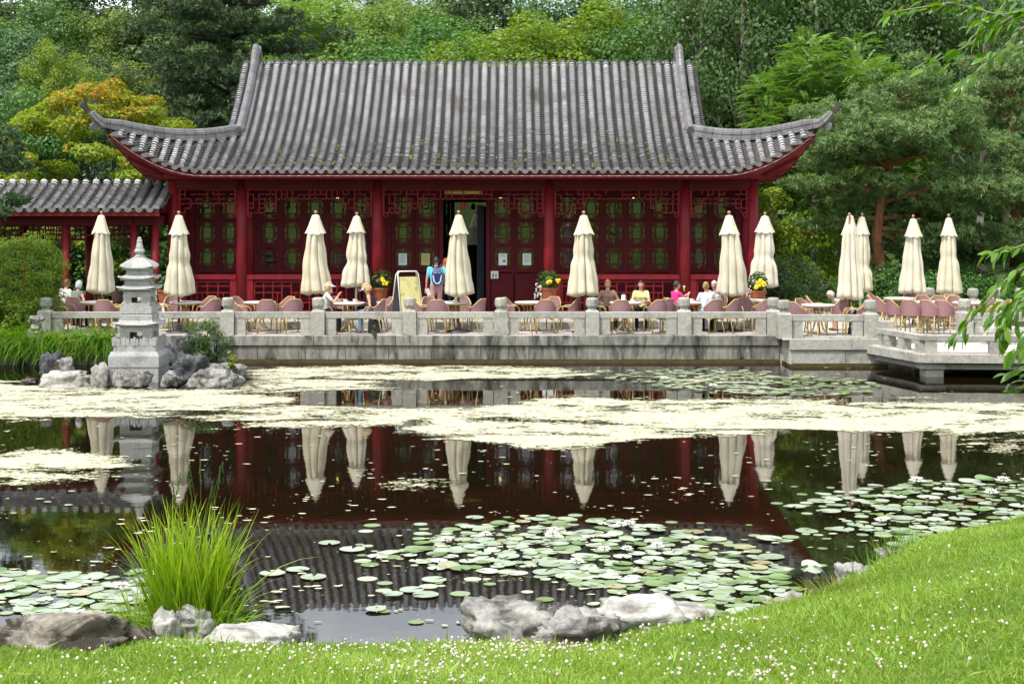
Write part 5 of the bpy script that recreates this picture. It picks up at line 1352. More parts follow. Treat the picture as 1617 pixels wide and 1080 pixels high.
# far rows
for i, px in enumerate(range(-120, 1760, 92)):
    kd = ('mid', 'dark', 'blue', 'dark')[i % 4] if px < 420 else ('olive', 'dark', 'mid', 'olive')[i % 4] if px < 760 else ('dark', 'mid')[i % 2]
    tree(kd, px + tr.uniform(-18, 18), 98 + tr.uniform(-3, 3), -34 + tr.uniform(-26, 14), LBL[kd], wscale=1.08)
for i, px in enumerate(range(-70, 1720, 118)):
    kd = ('blue', 'mid', 'olive', 'dark')[i % 4] if px < 460 else ('olive', 'mid', 'light')[i % 3] if px < 800 else ('dark', 'mid', 'dark')[i % 3]
    tree(kd, px + tr.uniform(-20, 20), 84 + tr.uniform(-3, 3), 8 + tr.uniform(-34, 26), LBL[kd], wscale=1.05)
# nearer, told apart one by one
def spec(kd, px, d, top, ws=1., lab=None): tree(kd, px, d, top, lab or LBL[kd], wscale=ws)
spec('blue', 30, 70, 20, 1.0); spec('light', 88, 66, 62, .62, 'tall narrow yellow green tree above the maple'); spec('mid', 150, 68, 95, .9); spec('olive', 205, 62, 92, .95, 'round olive green tree between the maple and the dark pine')
spec('blue', -20, 60, 90, 1.0); spec('mid', 35, 58, 135, .9); spec('blue', 110, 60, 128, 1.)
spec('olive', 505, 72, -8, 1.1); spec('olive', 600, 76, 4, 1.1); spec('mid', 668, 70, 18, 1.1)
spec('light', 805, 66, 22, 1.15, 'wide bright yellow green tree rising behind the roof ridge'); spec('light', 915, 68, 2, 1.2, 'tall bright yellow green tree rising behind the roof ridge'); spec('mid', 1000, 66, 22, .9); spec('dark', 1065, 64, 40, .9)
for i, (px, d, tp) in enumerate(((1110, 60, -90), (1135, 64, -100), (1178, 58, -120), (1200, 66, -80), (1222, 61, -100), (1262, 64, -90), (1290, 60, -110), (1320, 66, -80), (1365, 62, -90), (1410, 66, -80), (1450, 61, -90), (1500, 64, -70), (1550, 60, -80), (1590, 66, -60), (1080, 68, -70))):
    spec(('slender', 'slender2')[i % 2], px, d, tp, .8)
for i, px in enumerate((1090, 1170, 1250, 1330, 1410, 1500, 1590)): spec('dark', px, 78 + (i % 3) * 2, 60 + (i % 2) * 50, 1.15)
for i, px in enumerate((1130, 1220, 1300, 1380, 1470, 1560)): spec('dark' if i % 2 else 'mid', px, 70, 170 + (i % 3) * 22, 1.0, 'low dark green tree filling the gaps between the slender trunks')
# dark undergrowth of the wood: one mass
C, Rr = clumps(77, (np.array((0, 76, 3.2)), np.array((40, 20, 2.4))), 900, .8, 1.5, 0.)
C[:, 2] = land_h(C[:, 0], C[:, 1]) + rg.uniform(.4, 2.6, len(C)); C = C[(C[:, 1] > 55)]
obj('forest_undergrowth', crown('forest_undergrowth', L_dark, 78, C, rg.uniform(.8, 1.5, len(C)), 42000, .32), kind='stuff', label='dark leafy undergrowth filling the wood behind the pavilion', category='undergrowth')
# trees across the lawn, mirrored in the window glass
for i, x in enumerate((-34, -24, -13, 12, 24, 35)): tree(('mid', 'dark', 'light')[i % 3], 0, -44 - (i % 2) * 5, 336 - 0, 'tall tree on the far lawn mirrored in the window glass', x=x, group='trees across the lawn').scale = (1.3,) * 3

# --- pines: tufts of needles on the branch ends
def needles(name, mat, seed, C, Rr, ntuft, L=.2, nn=9, flat=.45, w=.055):
    rr = rgs(seed); wt = Rr ** 2; idx = rr.choice(len(C), ntuft, p=wt / wt.sum()); q, d = ballpts(ntuft, rr, .3)
    base = C[idx] + q * Rr[idx][:, None] * [1, 1, flat]; axis = unit(d * [1, 1, .5] + [0, 0, .75] + rr.normal(size=(ntuft, 3)) * .3)
    B = np.repeat(base, nn, 0); A = unit(np.repeat(axis, nn, 0) + rr.normal(size=(ntuft * nn, 3)) * .55); ln = rr.uniform(L * .7, L * 1.25, ntuft * nn)
    V, Fq = leaves(B + A * ln[:, None] * .5, rr.normal(size=B.shape), ln, w / L, rr, axis=A, fold=.0)
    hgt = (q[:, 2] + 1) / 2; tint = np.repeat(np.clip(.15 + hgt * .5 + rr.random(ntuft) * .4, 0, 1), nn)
    return npmesh(name, V, Fq, mat, np.repeat(tint, 4))
def pine(name, label, base, trunk, boughs, seed, mat, barkmat, ntuft, L=.2, group=None, w=.055, r0=.2, nn=9):
    b = Vector(base); t = thing(name, label, 'tree', base, group=group); mb = MB()
    tp = [Vector(p) - b for p in trunk]; n = len(tp); mb.tube(tp, [r0 * (1 - .62 * i / (n - 1)) for i in range(n)], 10)
    rr = random.Random(seed); C = []; Rr = []
    for (s, e, rad, cnt) in boughs:
        s, e = Vector(s) - b, Vector(e) - b; md = s.lerp(e, .5) + Vector((rr.uniform(-.2, .2), rr.uniform(-.2, .2), rr.uniform(0, .25)))
        mb.tube([s, md, e], [r0 * .42, r0 * .27, r0 * .1], 7)
        for k in range(cnt):
            f = rr.uniform(.3, 1.08); c = s.lerp(e, f) + Vector((rr.gauss(0, rad), rr.gauss(0, rad), abs(rr.gauss(0, rad * .42)))); C.append(tuple(c)); Rr.append(rr.uniform(.28, .62) * (rad / .8) ** .4)
            if rr.random() < .6: mb.tube([s.lerp(e, min(1, f)), c - Vector((0, 0, .12))], [r0 * .1, r0 * .03], 5)
    mb.build('trunk', barkmat, t, smooth=True)
    obj('crown', needles('crown', mat, seed, np.array(C), np.array(Rr), ntuft, L, nn, w=w), t); return t
D = 47.0
tb = [P(1402, 470, D), P(1390, 420, D), P(1384, 370, D), P(1392, 310, D), P(1404, 268, D), P(1408, 225, D), P(1400, 180, D)]; tb[0].z = .5
bh = []
for (x0, y0, x1, y1, rd, c, dd) in ((1404, 262, 1290, 235, .75, 26, -1.2), (1406, 240, 1330, 190, .8, 30, .6), (1406, 225, 1420, 150, .8, 30, 0), (1406, 235, 1500, 175, .85, 34, -.8), (1404, 262, 1545, 230, .8, 30, 1), (1395, 300, 1290, 300, .65, 20, -.6),
                                (1388, 345, 1490, 340, .8, 28, .8), (1388, 345, 1270, 370, .45, 10, .5), (1392, 320, 1560, 300, .8, 28, -1), (1388, 360, 1560, 390, .85, 30, .6), (1404, 270, 1360, 215, .7, 26, -1.5), (1406, 240, 1455, 215, .8, 26, -1.6), (1390, 370, 1440, 400, .6, 16, 1.5), (1404, 262, 1250, 265, .55, 14, .3), (1390, 330, 1340, 330, .6, 16, 1.4)):
    bh.append((P(x0, y0, D), P(x1, y1, D + dd), rd, c))
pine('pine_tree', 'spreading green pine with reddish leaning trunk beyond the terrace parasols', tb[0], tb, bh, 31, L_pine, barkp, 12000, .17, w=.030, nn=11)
D = 50.0; tb = [P(1600, 470, D), P(1605, 350, D), P(1595, 250, D), P(1600, 150, D)]; tb[0].z = .6
bh = [(P(x0, y0, D), P(x1, y1, D + dd), .85, 26) for (x0, y0, x1, y1, dd) in ((1600, 200, 1520, 150, 0), (1600, 190, 1640, 120, 0), (1600, 240, 1520, 210, 1), (1600, 280, 1650, 250, -1), (1600, 330, 1540, 320, .5), (1603, 340, 1680, 330, 0), (1603, 400, 1540, 410, .5), (1600, 180, 1585, 110, .5), (1603, 390, 1650, 400, -.5))]
pine('pine_tree', 'second spreading pine further back among the trees beside the terrace', tb[0], tb, bh, 37, L_pine, barkp, 6000, .18, w=.034, nn=10)
D = 57.0; tb = [P(365, 420, D), P(362, 300, D), P(368, 180, D), P(362, 60, D), P(366, -60, D)]; tb[0].z = .8; bh = []
for k in range(22):
    y = 330 - k * 18; f = (k % 2) * 2 - 1; wd_ = 118 - max(0, k - 12) * 5; bh.append((P(365, y, D), P(365 + f * wd_ * tr.uniform(.6, 1.05), y - tr.uniform(10, 45), D + tr.uniform(-2.2, 1.2)), .85, 24))
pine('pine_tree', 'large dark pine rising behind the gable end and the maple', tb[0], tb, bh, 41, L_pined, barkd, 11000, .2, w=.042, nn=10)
D = 37.0; tb = [Vector((-13.9, D, .3)), Vector((-13.8, D, 2.2)), Vector((-13.5, D, 4.3)), Vector((-13.4, D, 5.6))]
bh = [(Vector((-13.7, D, 3.0)), P(12, 335, D), .22, 12), (Vector((-13.6, D, 4.0)), P(8, 262, D), .22, 12), (Vector((-13.5, D, 4.6)), P(5, 220, D), .2, 9), (Vector((-13.6, D, 3.4)), P(28, 318, D + .3), .2, 9)]
pine('pine_tree', 'young dark pine with sparse boughs reaching in before the gallery roof', tb[0], tb, bh, 43, L_pined, barkd, 900, .17, w=.035, r0=.1)

# --- maple with orange tips, left
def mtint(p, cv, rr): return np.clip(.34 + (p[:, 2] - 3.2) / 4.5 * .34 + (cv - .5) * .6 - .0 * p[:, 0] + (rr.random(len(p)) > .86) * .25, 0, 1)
mt = thing('maple_tree', 'broad yellow green maple with orange tips behind the gallery roof', 'tree', (wx(150, 48), 48, .55)); tm, _ = trunk_mesh(51, 4.2, .2, 9, 2.8, barkd); obj('trunk', tm, mt)
C, Rr = clumps(52, (np.array((0, 0, 2.9)), np.array((3.9, 2.4, 4.3))), 250, .32, .62, .55); C = C[C[:, 2] > .8]; Rr = Rr[:len(C)]
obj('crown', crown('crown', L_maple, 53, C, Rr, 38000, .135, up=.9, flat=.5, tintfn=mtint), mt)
mt2 = thing('maple_tree', 'smaller yellow green maple beside the gallery end', 'tree', (wx(262, 49), 49, .55)); tm, _ = trunk_mesh(54, 3.6, .13, 7, 1.8, barkd); obj('trunk', tm, mt2)
C, Rr = clumps(55, (np.array((0, 0, 3.1)), np.array((1.5, 1.5, 2.9))), 80, .3, .55, .5); obj('crown', crown('crown', L_maple, 56, C, Rr, 9000, .14, up=.9, flat=.5, tintfn=lambda p, cv, rr: np.clip(.3 + (cv - .5) * .8, 0, 1)), mt2)
# --- sumac-like tree with long feathered leaves, right
def pinnate(name, mat, seed, C, Rr, nf):
    rr = rgs(seed); idx = rr.choice(len(C), nf, p=Rr ** 2 / (Rr ** 2).sum()); q, d = ballpts(nf, rr, .5); b = C[idx] + q * Rr[idx][:, None] * [1, 1, .7]; ax = unit(d * [1, 1, .4] + [0, 0, .25] + rr.normal(size=(nf, 3)) * .3); Ps = []; Ns = []; As = []; T = []
    sd = unit(np.cross(ax, [0, 0, 1.])); tn = rr.random(nf) * .6 + (q[:, 2] + 1) * .2
    for k in range(8):
        for s in (-1, 1):
            f = (k + 1) / 8 * .55; drop = np.zeros_like(b); drop[:, 2] = -.5 * f * f
            Ps.append(b + ax * f + drop + sd * s * .075); As.append(unit(sd * s + ax * .5 + [0, 0, -.25])); Ns.append(np.cross(ax, sd) * np.sign(np.cross(ax, sd)[:, 2:3]) + rr.normal(size=b.shape) * .15); T.append(tn)
    Ps, Ns, As, T = map(np.concatenate, (Ps, Ns, As, T)); V, Fq = leaves(Ps, Ns, .17, .34, rr, axis=As); return npmesh(name, V, Fq, mat, np.repeat(np.clip(T, 0, 1), 4))
for (px, d, zc, rad, lab, n, sd) in ((1325, 53, 6.2, (3.1, 1.8, 3.6), 'bright green tree with long feathered leaves behind the upturned roof corner', 2300, 61), (1225, 51, 3.6, (1.2, 1.2, 3.0), 'slim bright green feather leaved tree behind the end column', 520, 63)):
    t = thing('feather_leaf_tree', lab, 'tree', (wx(px, d), d, .6)); tm, tips = trunk_mesh(sd, zc * .95, .12, 9, rad[0] * .9, bark); obj('trunk', tm, t)
    C, Rr = clumps(sd, (np.array((0, 0, zc - .6)), np.array(rad)), 70, .35, .7, .5); obj('crown', pinnate('crown', L_sumac if sd == 61 else L_mid, sd, C, Rr, n), t)
# --- shrubs
def shrub(name, label, loc, ctr, rad, mat, seed, ncl, cr, nl, size, stems=7, cat='shrub', **k):
    t = thing(name, label, cat, loc); mb = MB(); rr = random.Random(seed)
    C, Rr = clumps(seed, (np.array(ctr), np.array(rad)), ncl, cr[0], cr[1], .4); C[:, 2] = np.maximum(C[:, 2], .08)
    for i in range(stems):
        e = Vector(C[rr.randrange(len(C))]); mb.tube([(rr.uniform(-.1, .1), rr.uniform(-.1, .1), 0), e * .5 + Vector((0, 0, e.z * .15)), e], [.025, .016, .005], 5)
    mb.build('stems', barkd, t); obj('foliage', crown('foliage', mat, seed, C, Rr, nl, size, **k), t); return t
shrub('shrub', 'round dark green shrub at the pavilion corner behind the parasols', (wx(1245, 44.5), 44.5, .58), (0, 0, .95), (1.0, .8, .95), L_blue, 71, 60, (.2, .35), 7000, .075)
shrub('shrub', 'yellow green leafy shrub glowing behind the dark round shrub', (wx(1270, 48), 48, .58), (0, 0, 1.5), (1.35, .9, 1.6), L_yel, 72, 70, (.2, .4), 6500, .11)
shrub('shrub', 'tall yellow green shrub beside the end column of the pavilion', (wx(1222, 47), 47, .58), (0, 0, 1.9), (.7, .7, 1.9), L_yel, 73, 45, (.2, .38), 4200, .12)
shrub('shrub', 'low mixed green shrub under the pine beyond the terrace', (wx(1480, 45.5), 45.5, .6), (0, 0, .5), (3.2, .7, .75), L_mid, 74, 90, (.25, .45), 8000, .1)
shrub('shrub', 'dark green shrub bank under the pine trunk', (wx(1390, 46.2), 46.2, .6), (0, 0, .6), (1.5, .7, .9), L_dark, 75, 60, (.25, .45), 6000, .11)
shrub('shrub', 'dark shrub bank beneath the second pine', (wx(1570, 48.5), 48.5, .6), (0, 0, 1.1), (2.4, .9, 1.5), L_dark, 76, 80, (.3, .55), 8000, .12)
shrub('bush', 'feathery yellow green bush beside the balustrade end near the gallery', (wx(30, 38.3), 38.5, .58), (0, 0, 1.2), (1.12, .8, 1.45), L_bushl, 81, 230, (.10, .27), 20000, .06, up=.6)
shrub('bush', 'low yellow green bush between the pond edge and the feathery bush', (wx(15, 37.9), 37.9, .5), (0, 0, .55), (.8, .4, .65), L_bushl, 82, 60, (.12, .25), 6000, .055)
for i, (px, d, zc, rx, mat) in enumerate(((40, 47.0, 1.3, 1.5, L_mid), (110, 46.5, 1.1, 1.2, L_dark), (180, 46.8, 1.3, 1.4, L_mid), (250, 46.5, 1.5, 1.1, L_dark), (140, 50, 2.2, 2.4, L_dark), (20, 51, 2.2, 2.6, L_dark))):
    shrub('shrub', ['mid green shrub behind the gallery by the young pine', 'dark shrub behind the first gallery column', 'mid green shrub behind the parasol at the gallery', 'dark shrub between gallery end and pavilion', 'tall dark shrub under the maple crown', 'tall dark shrub at the far gallery end'][i], (wx(px, d), d, .58), (0, 0, zc), (rx, .8, zc), mat, 90 + i, 70, (.25, .5), 5200, .12)
for i, (px, py, h, w, n) in enumerate(((318, 560, 1.0, .42, 900), (338, 562, .75, .35, 650))):
    d = 34.6; shrub('willow_shrub', ['upright grey green willow shrub growing from the lantern rocks', 'lower willow shrub beside the upright one on the lantern rocks'][i], (wx(px, d), d, .22), (0, 0, h * .55), (w, .3, h * .55), L_shrub, 100 + i, 32, (.08, .16), n * 2, .075, asp=.3, stems=12)
shrub('seedling', 'small yellow flowered weed on the pale lantern rock', (wx(364, 33.4), 33.4, .3), (0, 0, .2), (.1, .1, .2), L_yel, 103, 10, (.04, .08), 160, .05, stems=4, cat='plant')
shrub('seedling', 'yellow green plant drooping over the pond wall by the left rocks', (wx(97, 36.6), 36.9, .2), (0, 0, .25), (.32, .2, .3), L_yel, 104, 22, (.06, .12), 700, .05, stems=6, cat='plant')
shrub('seedling', 'tiny weed growing from the terrace coping below the black bag', (wx(591, 37.75), 37.73, .62), (0, 0, .14), (.07, .05, .16), L_mid, 105, 8, (.03, .06), 120, .035, stems=4, cat='plant')

# ================================================================= GRASSES
L_grass = leafm('lawn blade', (.16, .25, .03), (.27, .405, .06), (.45, .54, .16), .37, orand=.0)
L_tuft = leafm('sedge blade', (0.091, 0.221, 0.010), (0.221, 0.403, 0.019), (0.416, 0.572, 0.065), .42, orand=.0)
L_bank = leafm('bank grass blade', (0.078, 0.195, 0.016), (0.169, 0.338, 0.026), (0.312, 0.481, 0.065), .38, orand=.0)
def lawn_blades():
    rr = rgs(5); n = 620000; d = rr.uniform(8.0, 19.0, n); x = rr.uniform(-5.2, 8.0, n); s = shore(x) - d
    lump = np.sin(x * 2.1 + 1.3 * np.sin(d * 1.7)) * np.cos(d * 2.6 + .8 * np.sin(x * 1.1))
    k = (s > -.03) & (np.abs(x) < .345 * d + .6) & (rr.random(n) < np.clip(1.28 - d / 24, .3, 1)); x, d, s, lump = x[k], d[k], s[k], lump[k]; n = len(x)
    z = lawn_h(x, d); L = rr.uniform(.035, .085, n) * (1 + .35 * np.exp(-s / .15) + .18 * lump) * (1 + (rr.random(n) > .985) * .9)
    A = unit(rr.normal(size=(n, 3)) * [.55, .55, .12] + [0, 0, 1]); b = np.stack([x, d, z - .005], 1)
    V, Fq = leaves(b + A * L[:, None] * .5, rr.normal(size=(n, 3)) + [0, -.8, .2], L, .11, rr, axis=A, fold=.08)
    patch = .5 + .5 * np.sin(x * .9 + 2 * np.sin(d * .7)) * np.cos(d * 1.1)
    return npmesh('lawn_grass', V, Fq, L_grass, np.repeat(np.clip(rr.random(n) * .55 + lump * .16 + patch * .42 - .08 + (rr.random(n) > .95) * .4, 0, 1), 4))
obj('lawn_grass', lawn_blades(), kind='stuff', label='short green lawn grass on the near bank', category='grass')
def clover():
    rr = rgs(8); cx = rr.uniform(-4, 5.5, 70); cd = rr.uniform(9.9, 13.0, 70); P_ = []
    for a, b in zip(cx, cd):
        m = int(3 + 42 * rr.random() ** 2.2); P_.append(np.stack([a + rr.normal(size=m) * .32, b + rr.normal(size=m) * .28], 1))
    P_.append(np.stack([rr.uniform(-4.5, 6, 130), rr.uniform(9.8, 15.5, 130)], 1)); P_ = np.concatenate(P_); P_ = P_[shore(P_[:, 0]) - P_[:, 1] > .12]
    n = len(P_); z = lawn_h(P_[:, 0], P_[:, 1]) + rr.uniform(.03, .085, n); base = MB().sphere((0, 0, 0), 1, 7, 5); bv = np.array(base.v); tris = []
    for f in base.f: tris += [f] if len(f) == 3 else [(f[0], f[1], f[2]), (f[0], f[2], f[3])]
    tris = np.array(tris); r = rr.uniform(.005, .0135, n); V = (bv[None] * r[:, None, None] * (1 + .12 * rr.normal(size=(n, len(bv), 1))) + np.stack([P_[:, 0], P_[:, 1], z], 1)[:, None]).reshape(-1, 3); Fq = (tris[None] + (np.arange(n) * len(bv))[:, None, None]).reshape(-1, 3)
    return npmesh('clover_flowers', V, Fq, leafm('clover head', (.50, .36, .28), (.68, .62, .50), (.80, .78, .70), .2, orand=0.), np.repeat(rr.random(n) ** .6, len(bv)), True)
obj('clover_flowers', clover(), kind='stuff', label='small white clover heads scattered over the near lawn', category='clover')
def blades(name, mat, roots, dirs, L, w, seed, bend=.6, seg=6, tint=None, grav=1.):
    """arching grass blades as tapering strips"""
    rr = rgs(seed); n = len(roots); dirs = unit(dirs); side = unit(np.cross(dirs, [0, 0, 1.]) + rr.normal(size=(n, 3)) * .35); L = np.asarray(L); w = np.asarray(w) * np.ones(n); V = np.zeros((n, (seg + 1) * 2, 3)); p = roots.copy(); d = dirs.copy(); b = bend * rr.uniform(.4, 1.5, n)
    for i in range(seg + 1):
        f = i / seg; ww = (w * (1 - f ** 1.6) * (.55 + .9 * min(f * 3, 1) * .5) + .0006)[:, None]; V[:, 2 * i] = p - side * ww / 2; V[:, 2 * i + 1] = p + side * ww / 2
        d = d.copy(); out = d * [1, 1, 0]; d += (out * .5 * b[:, None] + np.array([0, 0, -1.]) * (b * (f + .15) * grav)[:, None]) / seg * 1.6; d = unit(d); p = p + d * (L / seg)[:, None]
    q = np.array([(2 * i, 2 * i + 1, 2 * i + 3, 2 * i + 2) for i in range(seg)]); Fq = (q[None] + (np.arange(n) * (seg + 1) * 2)[:, None, None]).reshape(-1, 4)
    tn = rr.random(n) if tint is None else tint; tt = np.clip(np.repeat(tn, (seg + 1) * 2).reshape(n, -1) * .7 + np.repeat(np.linspace(-.1, .35, seg + 1), 2)[None], 0, 1)
    return npmesh(name, V.reshape(-1, 3), Fq, mat, tt.ravel(), True)
def tuft(label, loc, n, rad, L, w, seed, mat=L_tuft, spread=.35, bend=.6, name='sedge_tuft', stalks=0):
    rr = rgs(seed); t = thing(name, label, 'grass', loc); a = rr.uniform(0, 6.28, n); r = rad * np.sqrt(rr.random(n)); roots = np.stack([r * np.cos(a), r * np.sin(a), np.zeros(n)], 1)
    d = np.stack([np.cos(a) * spread * r / rad, np.sin(a) * spread * r / rad, np.ones(n)], 1) + rr.normal(size=(n, 3)) * [.14, .14, .05]
    o = obj('blades', blades('blades', mat, roots, d, rr.uniform(L * .5, L * 1.12, n), rr.uniform(w * .6, w * 1.2, n), seed, bend), t, kind='stuff')
    for k in range(stalks):
        x = rr.uniform(-rad, rad); lx = rr.uniform(-.2, .3); h = L * rr.uniform(1.1, 1.4); mb = MB().tube([(x, 0, .1), (x + lx * .4, 0, h * .6), (x + lx, 0, h)], .003, 4)
        for j in range(9): mb.sphere((x + lx * (.86 + .018 * j) + rr.uniform(-.01, .01), rr.uniform(-.01, .01), h * (.86 + .016 * j)), (.006, .006, .014), 5, 4)
        mb.build('seed_stalk', L_olive, t)
    return t
tb_ = onz(297, 985, .08)
tuft('tall bright green sedge tuft growing from the hollow rock at the pond edge', (tb_.x, tb_.y, .06), 560, .30, 1.04, .028, 201, stalks=8, spread=.12, bend=.62)
tuft('loose pale green grass at the foot of the tall sedge tuft', (tb_.x + .12, tb_.y - .18, .06), 260, .40, .55, .011, 202, spread=.8, bend=1.0)
tuft('pale grass fringe between the hollow rock and the dark stained rock', (tb_.x - .42, tb_.y - .05, .08), 220, .22, .42, .009, 203, spread=.7)
# bank of drooping grass under the balustrade
rr = rgs(210); n = 5200; x = rr.uniform(-14.2, wx(186, 37.5), n); roots = np.stack([x, rr.uniform(37.32, 37.85, n), rr.uniform(.18, .62, n)], 1); dirs = np.stack([rr.normal(size=n) * .5, -.5 - rr.random(n) * .9, .25 + rr.random(n) * .9], 1)
obj('bank_grass', blades('bank_grass', L_bank, roots, dirs, rr.uniform(.35, 1.25, n), rr.uniform(.014, .028, n), 211, 1.35), kind='stuff', label='long bright green grass drooping over the pond wall by the lantern', category='grass')
MB().box((-12.0, 37.55, .16), (4.9, .5, .5), bev=.06).build('planting_bed', wallst, kind='structure')
rr = rgs(215); n = 900; d_ = rr.uniform(44.0, 46.5, n); roots = np.stack([rr.uniform(12.0, 15.6, n), d_, np.full(n, .62)], 1)
obj('tall_weeds', blades('tall_weeds', L_mid, roots, np.stack([rr.normal(size=n) * .3, rr.normal(size=n) * .3, np.ones(n)], 1), rr.uniform(.3, .8, n), .03, 216, .8), kind='stuff', label='tall green weeds behind the far balustrade', category='weeds')
for i, (px, py) in enumerate(((1378, 900), (1402, 888), (1425, 872), (1408, 890), (1440, 868))):
    q = onz(px, py, .05); tuft('short pale reed grass at the water edge of the curving bank', (q.x, q.y, .02), 40 + 14 * (i % 3), .10, .34, .009, 220 + i, L_bank, .4, .5)['group'] = 'reed tufts on the curving bank'
q = onz(1330, 940, .1); tuft('low brownish sedge cushion between the small rocks of the curving bank', (q.x, q.y - .05, .06), 420, .30, .28, .008, 230, leafm('brown sedge', (.12, .16, .02), (.20, .24, .03), (.30, .22, .06), .35), .9, .8)

# ================================================================= ROCKS
def rock_mesh(seed, dims, rough=.32, holes=0., flatb=.35, detail=4, ridged=.5):
    bm = bmesh.new(); bmesh.ops.create_icosphere(bm, subdivisions=detail, radius=1); o = Vector((seed * 7.3, seed * 3.1, seed * 1.7))
    for v in bm.verts:
        p = v.co.copy(); n1 = noise.noise(p * 1.3 + o); n2 = noise.noise(p * 2.9 + o * 1.3); n3 = 1 - abs(noise.noise(p * 4.2 + o * .7)) * 2; n4 = noise.noise(p * 9 + o); n5 = noise.noise(p * 19 + o)
        k = 1 + rough * (n1 * 1.25 + n2 * .8 + ridged * n3 * .4 + n4 * .26 + n5 * .13) - .12
        if holes:
            h = noise.noise(p * 1.9 + o * 2.1)
            if h > .18: k -= holes * min(1, (h - .18) * 4)
        p = Vector([math.copysign(abs(c) ** .72, c) for c in p]); q = p * k
        st = q.z * 5 + n1 * 2.; q.z += .05 * math.sin(st * 2 * PI) * rough * 2; q.x *= 1 + .05 * math.sin(st * 2 * PI + 1); q.z = q.z if q.z > -flatb else -flatb + (q.z + flatb) * .15
        v.co = Vector((q.x * dims[0], q.y * dims[1], q.z * dims[2]))
    me = bpy.data.meshes.new('rock'); bm.to_mesh(me); bm.free(); me.polygons.foreach_set('use_smooth', [True] * len(me.polygons)); return me
def rockm(name, base, lightc, dark, thr=(.46, .6), dscale=2.2, scale=13):
    m = pm(name, [(.32, base), (.66, lightc)], scale, .9, 1.0, 16, .2, 12, dirt=dark, dscale=dscale, dthr=thr); return m
rk_l = rockm('pale limestone', (.32, .31, .28), (.53, .52, .485), (.13, .12, .10), (.48, .66))
rk_m = rockm('weathered limestone', (.19, .183, .17), (.40, .39, .365), (.05, .046, .04), (.45, .60))
rk_d = rockm('dark scholar rock', (.05, .052, .055), (.14, .145, .15), (.02, .02, .022), (.45, .65))
rk_b = rockm('brown stained rock', (.15, .13, .10), (.33, .305, .26), (.035, .03, .022), (.42, .55), 1.8)
def rock(label, loc, dims, mat, seed, rz=0., rough=.32, holes=0., name='rock', flatb=.35, group=None, ridged=.5):
    me = rock_mesh(seed, dims, rough, holes, flatb, 4, ridged); me.materials.append(mat); o = obj(name, me, None, loc, rz); tag(o, label, 'rock', group); return o
def rk(px, py, w, h, label, mat, seed, z=0., dy=None, **k):
    """px,py: picture point at the middle of the foot; w,h in photo pixels"""
    q = onz(px, py, z); s = q.y / F; W, Hh = w * s / 2, h * s; dy = dy or W * .7
    return rock(label, (q.x, q.y + dy * .5, z + Hh * .30), (W, dy, Hh * .72), mat, seed, **k)
rk(92, 1046, 300, 62, 'long dark stained boulder lying at the pond edge on the lawn', rk_b, 1, .14, dy=.38, rough=.26)
rk(300, 1006, 62, 40, 'grey rock lump behind the hollow of the pale rock', rk_m, 2, .08, dy=.22)
rk(395, 1028, 150, 34, 'flat white limestone slab beside the sedge tuft', rk_l, 3, .12, dy=.30, rough=.16, flatb=.3)
rk(258, 1018, 42, 50, 'narrow white limestone lip at the foot of the sedge tuft', rk_l, 4, .12, dy=.2, rough=.22)
rk(305, 1038, 110, 22, 'low pale limestone rim in front of the sedge tuft', rk_l, 5, .14, dy=.12, rough=.2)
rk(800, 1020, 150, 66, 'humped grey boulder with a hollow on the lawn edge', rk_m, 6, .13, dy=.36, holes=.3, rough=.36)
rk(905, 1030, 135, 52, 'rough folded grey boulder joined to the humped one', rk_m, 7, .14, dy=.3, rough=.4, ridged=1.2)
rk(1010, 1012, 150, 58, 'pale peaked limestone boulder at the lawn edge', rk_l, 8, .12, dy=.36, rough=.3)
rk(1088, 1006, 105, 48, 'smooth pale limestone boulder tapering into the grass', rk_l, 9, .12, dy=.34, rough=.24)
rk(1040, 1022, 70, 26, 'low grey stone in front of the peaked boulder', rk_m, 10, .14, dy=.2)
rk(1259, 962, 40, 26, 'small white stone at the water edge by the sedge cushion', rk_l, 11, .02, dy=.14, rough=.2)
rk(1345, 925, 40, 34, 'grey stone half under lily pads at the curving bank', rk_m, 12, .02, dy=.16); rk(1368, 922, 36, 26, 'small pale stone behind the brownish sedge cushion', rk_m, 13, .05, dy=.15); rk(1410, 892, 48, 22, 'flat grey stone in the reed grass of the curving bank', rk_m, 14, .04, dy=.2)
rk(80, 596, 40, 40, 'dark pitted rock standing in the pond before the drooping grass', rk_d, 15, 0, rough=.3); rk(100, 598, 34, 34, 'smooth pointed grey rock leaning on the dark pitted one', rk_m, 16, 0, rz=.4, rough=.22)
rk(100, 611, 82, 24, 'low pale flat rock in the algae beside the lantern', rk_l, 17, 0, dy=.4, rough=.25); rk(45, 606, 26, 9, 'small tan stone barely above the algae', rk_b, 18, 0, dy=.15)
rk(159, 612, 32, 38, 'upright grey rock at the corner of the pagoda lantern', rk_m, 19, 0, dy=.2, rough=.25); rk(205, 611, 60, 26, 'broad grey rock lying before the pagoda lantern', rk_m, 20, 0, dy=.32, rough=.26, ridged=.9); rk(270, 611, 34, 24, 'small rough grey rock at the right foot of the lantern', rk_m, 21, 0, dy=.2)
rk(300, 604, 52, 46, 'black scholar rock beside the pagoda lantern', rk_d, 22, 0, dy=.3, rough=.4); rk(296, 578, 66, 44, 'holed black scholar rock behind the lantern', rk_d, 23, .05, dy=.26, holes=.5, rough=.45)
rk(337, 612, 80, 27, 'layered pale rock with black streaks beside the algae', rk_m, 24, 0, dy=.4, rough=.34, ridged=1.1); rk(352, 602, 66, 28, 'rounded grey rock behind the layered pale rock', rk_m, 25, 0, dy=.4, rough=.24); rk(330, 585, 60, 34, 'dark boulder under the willow shrub', rk_d, 26, 0, dy=.4)
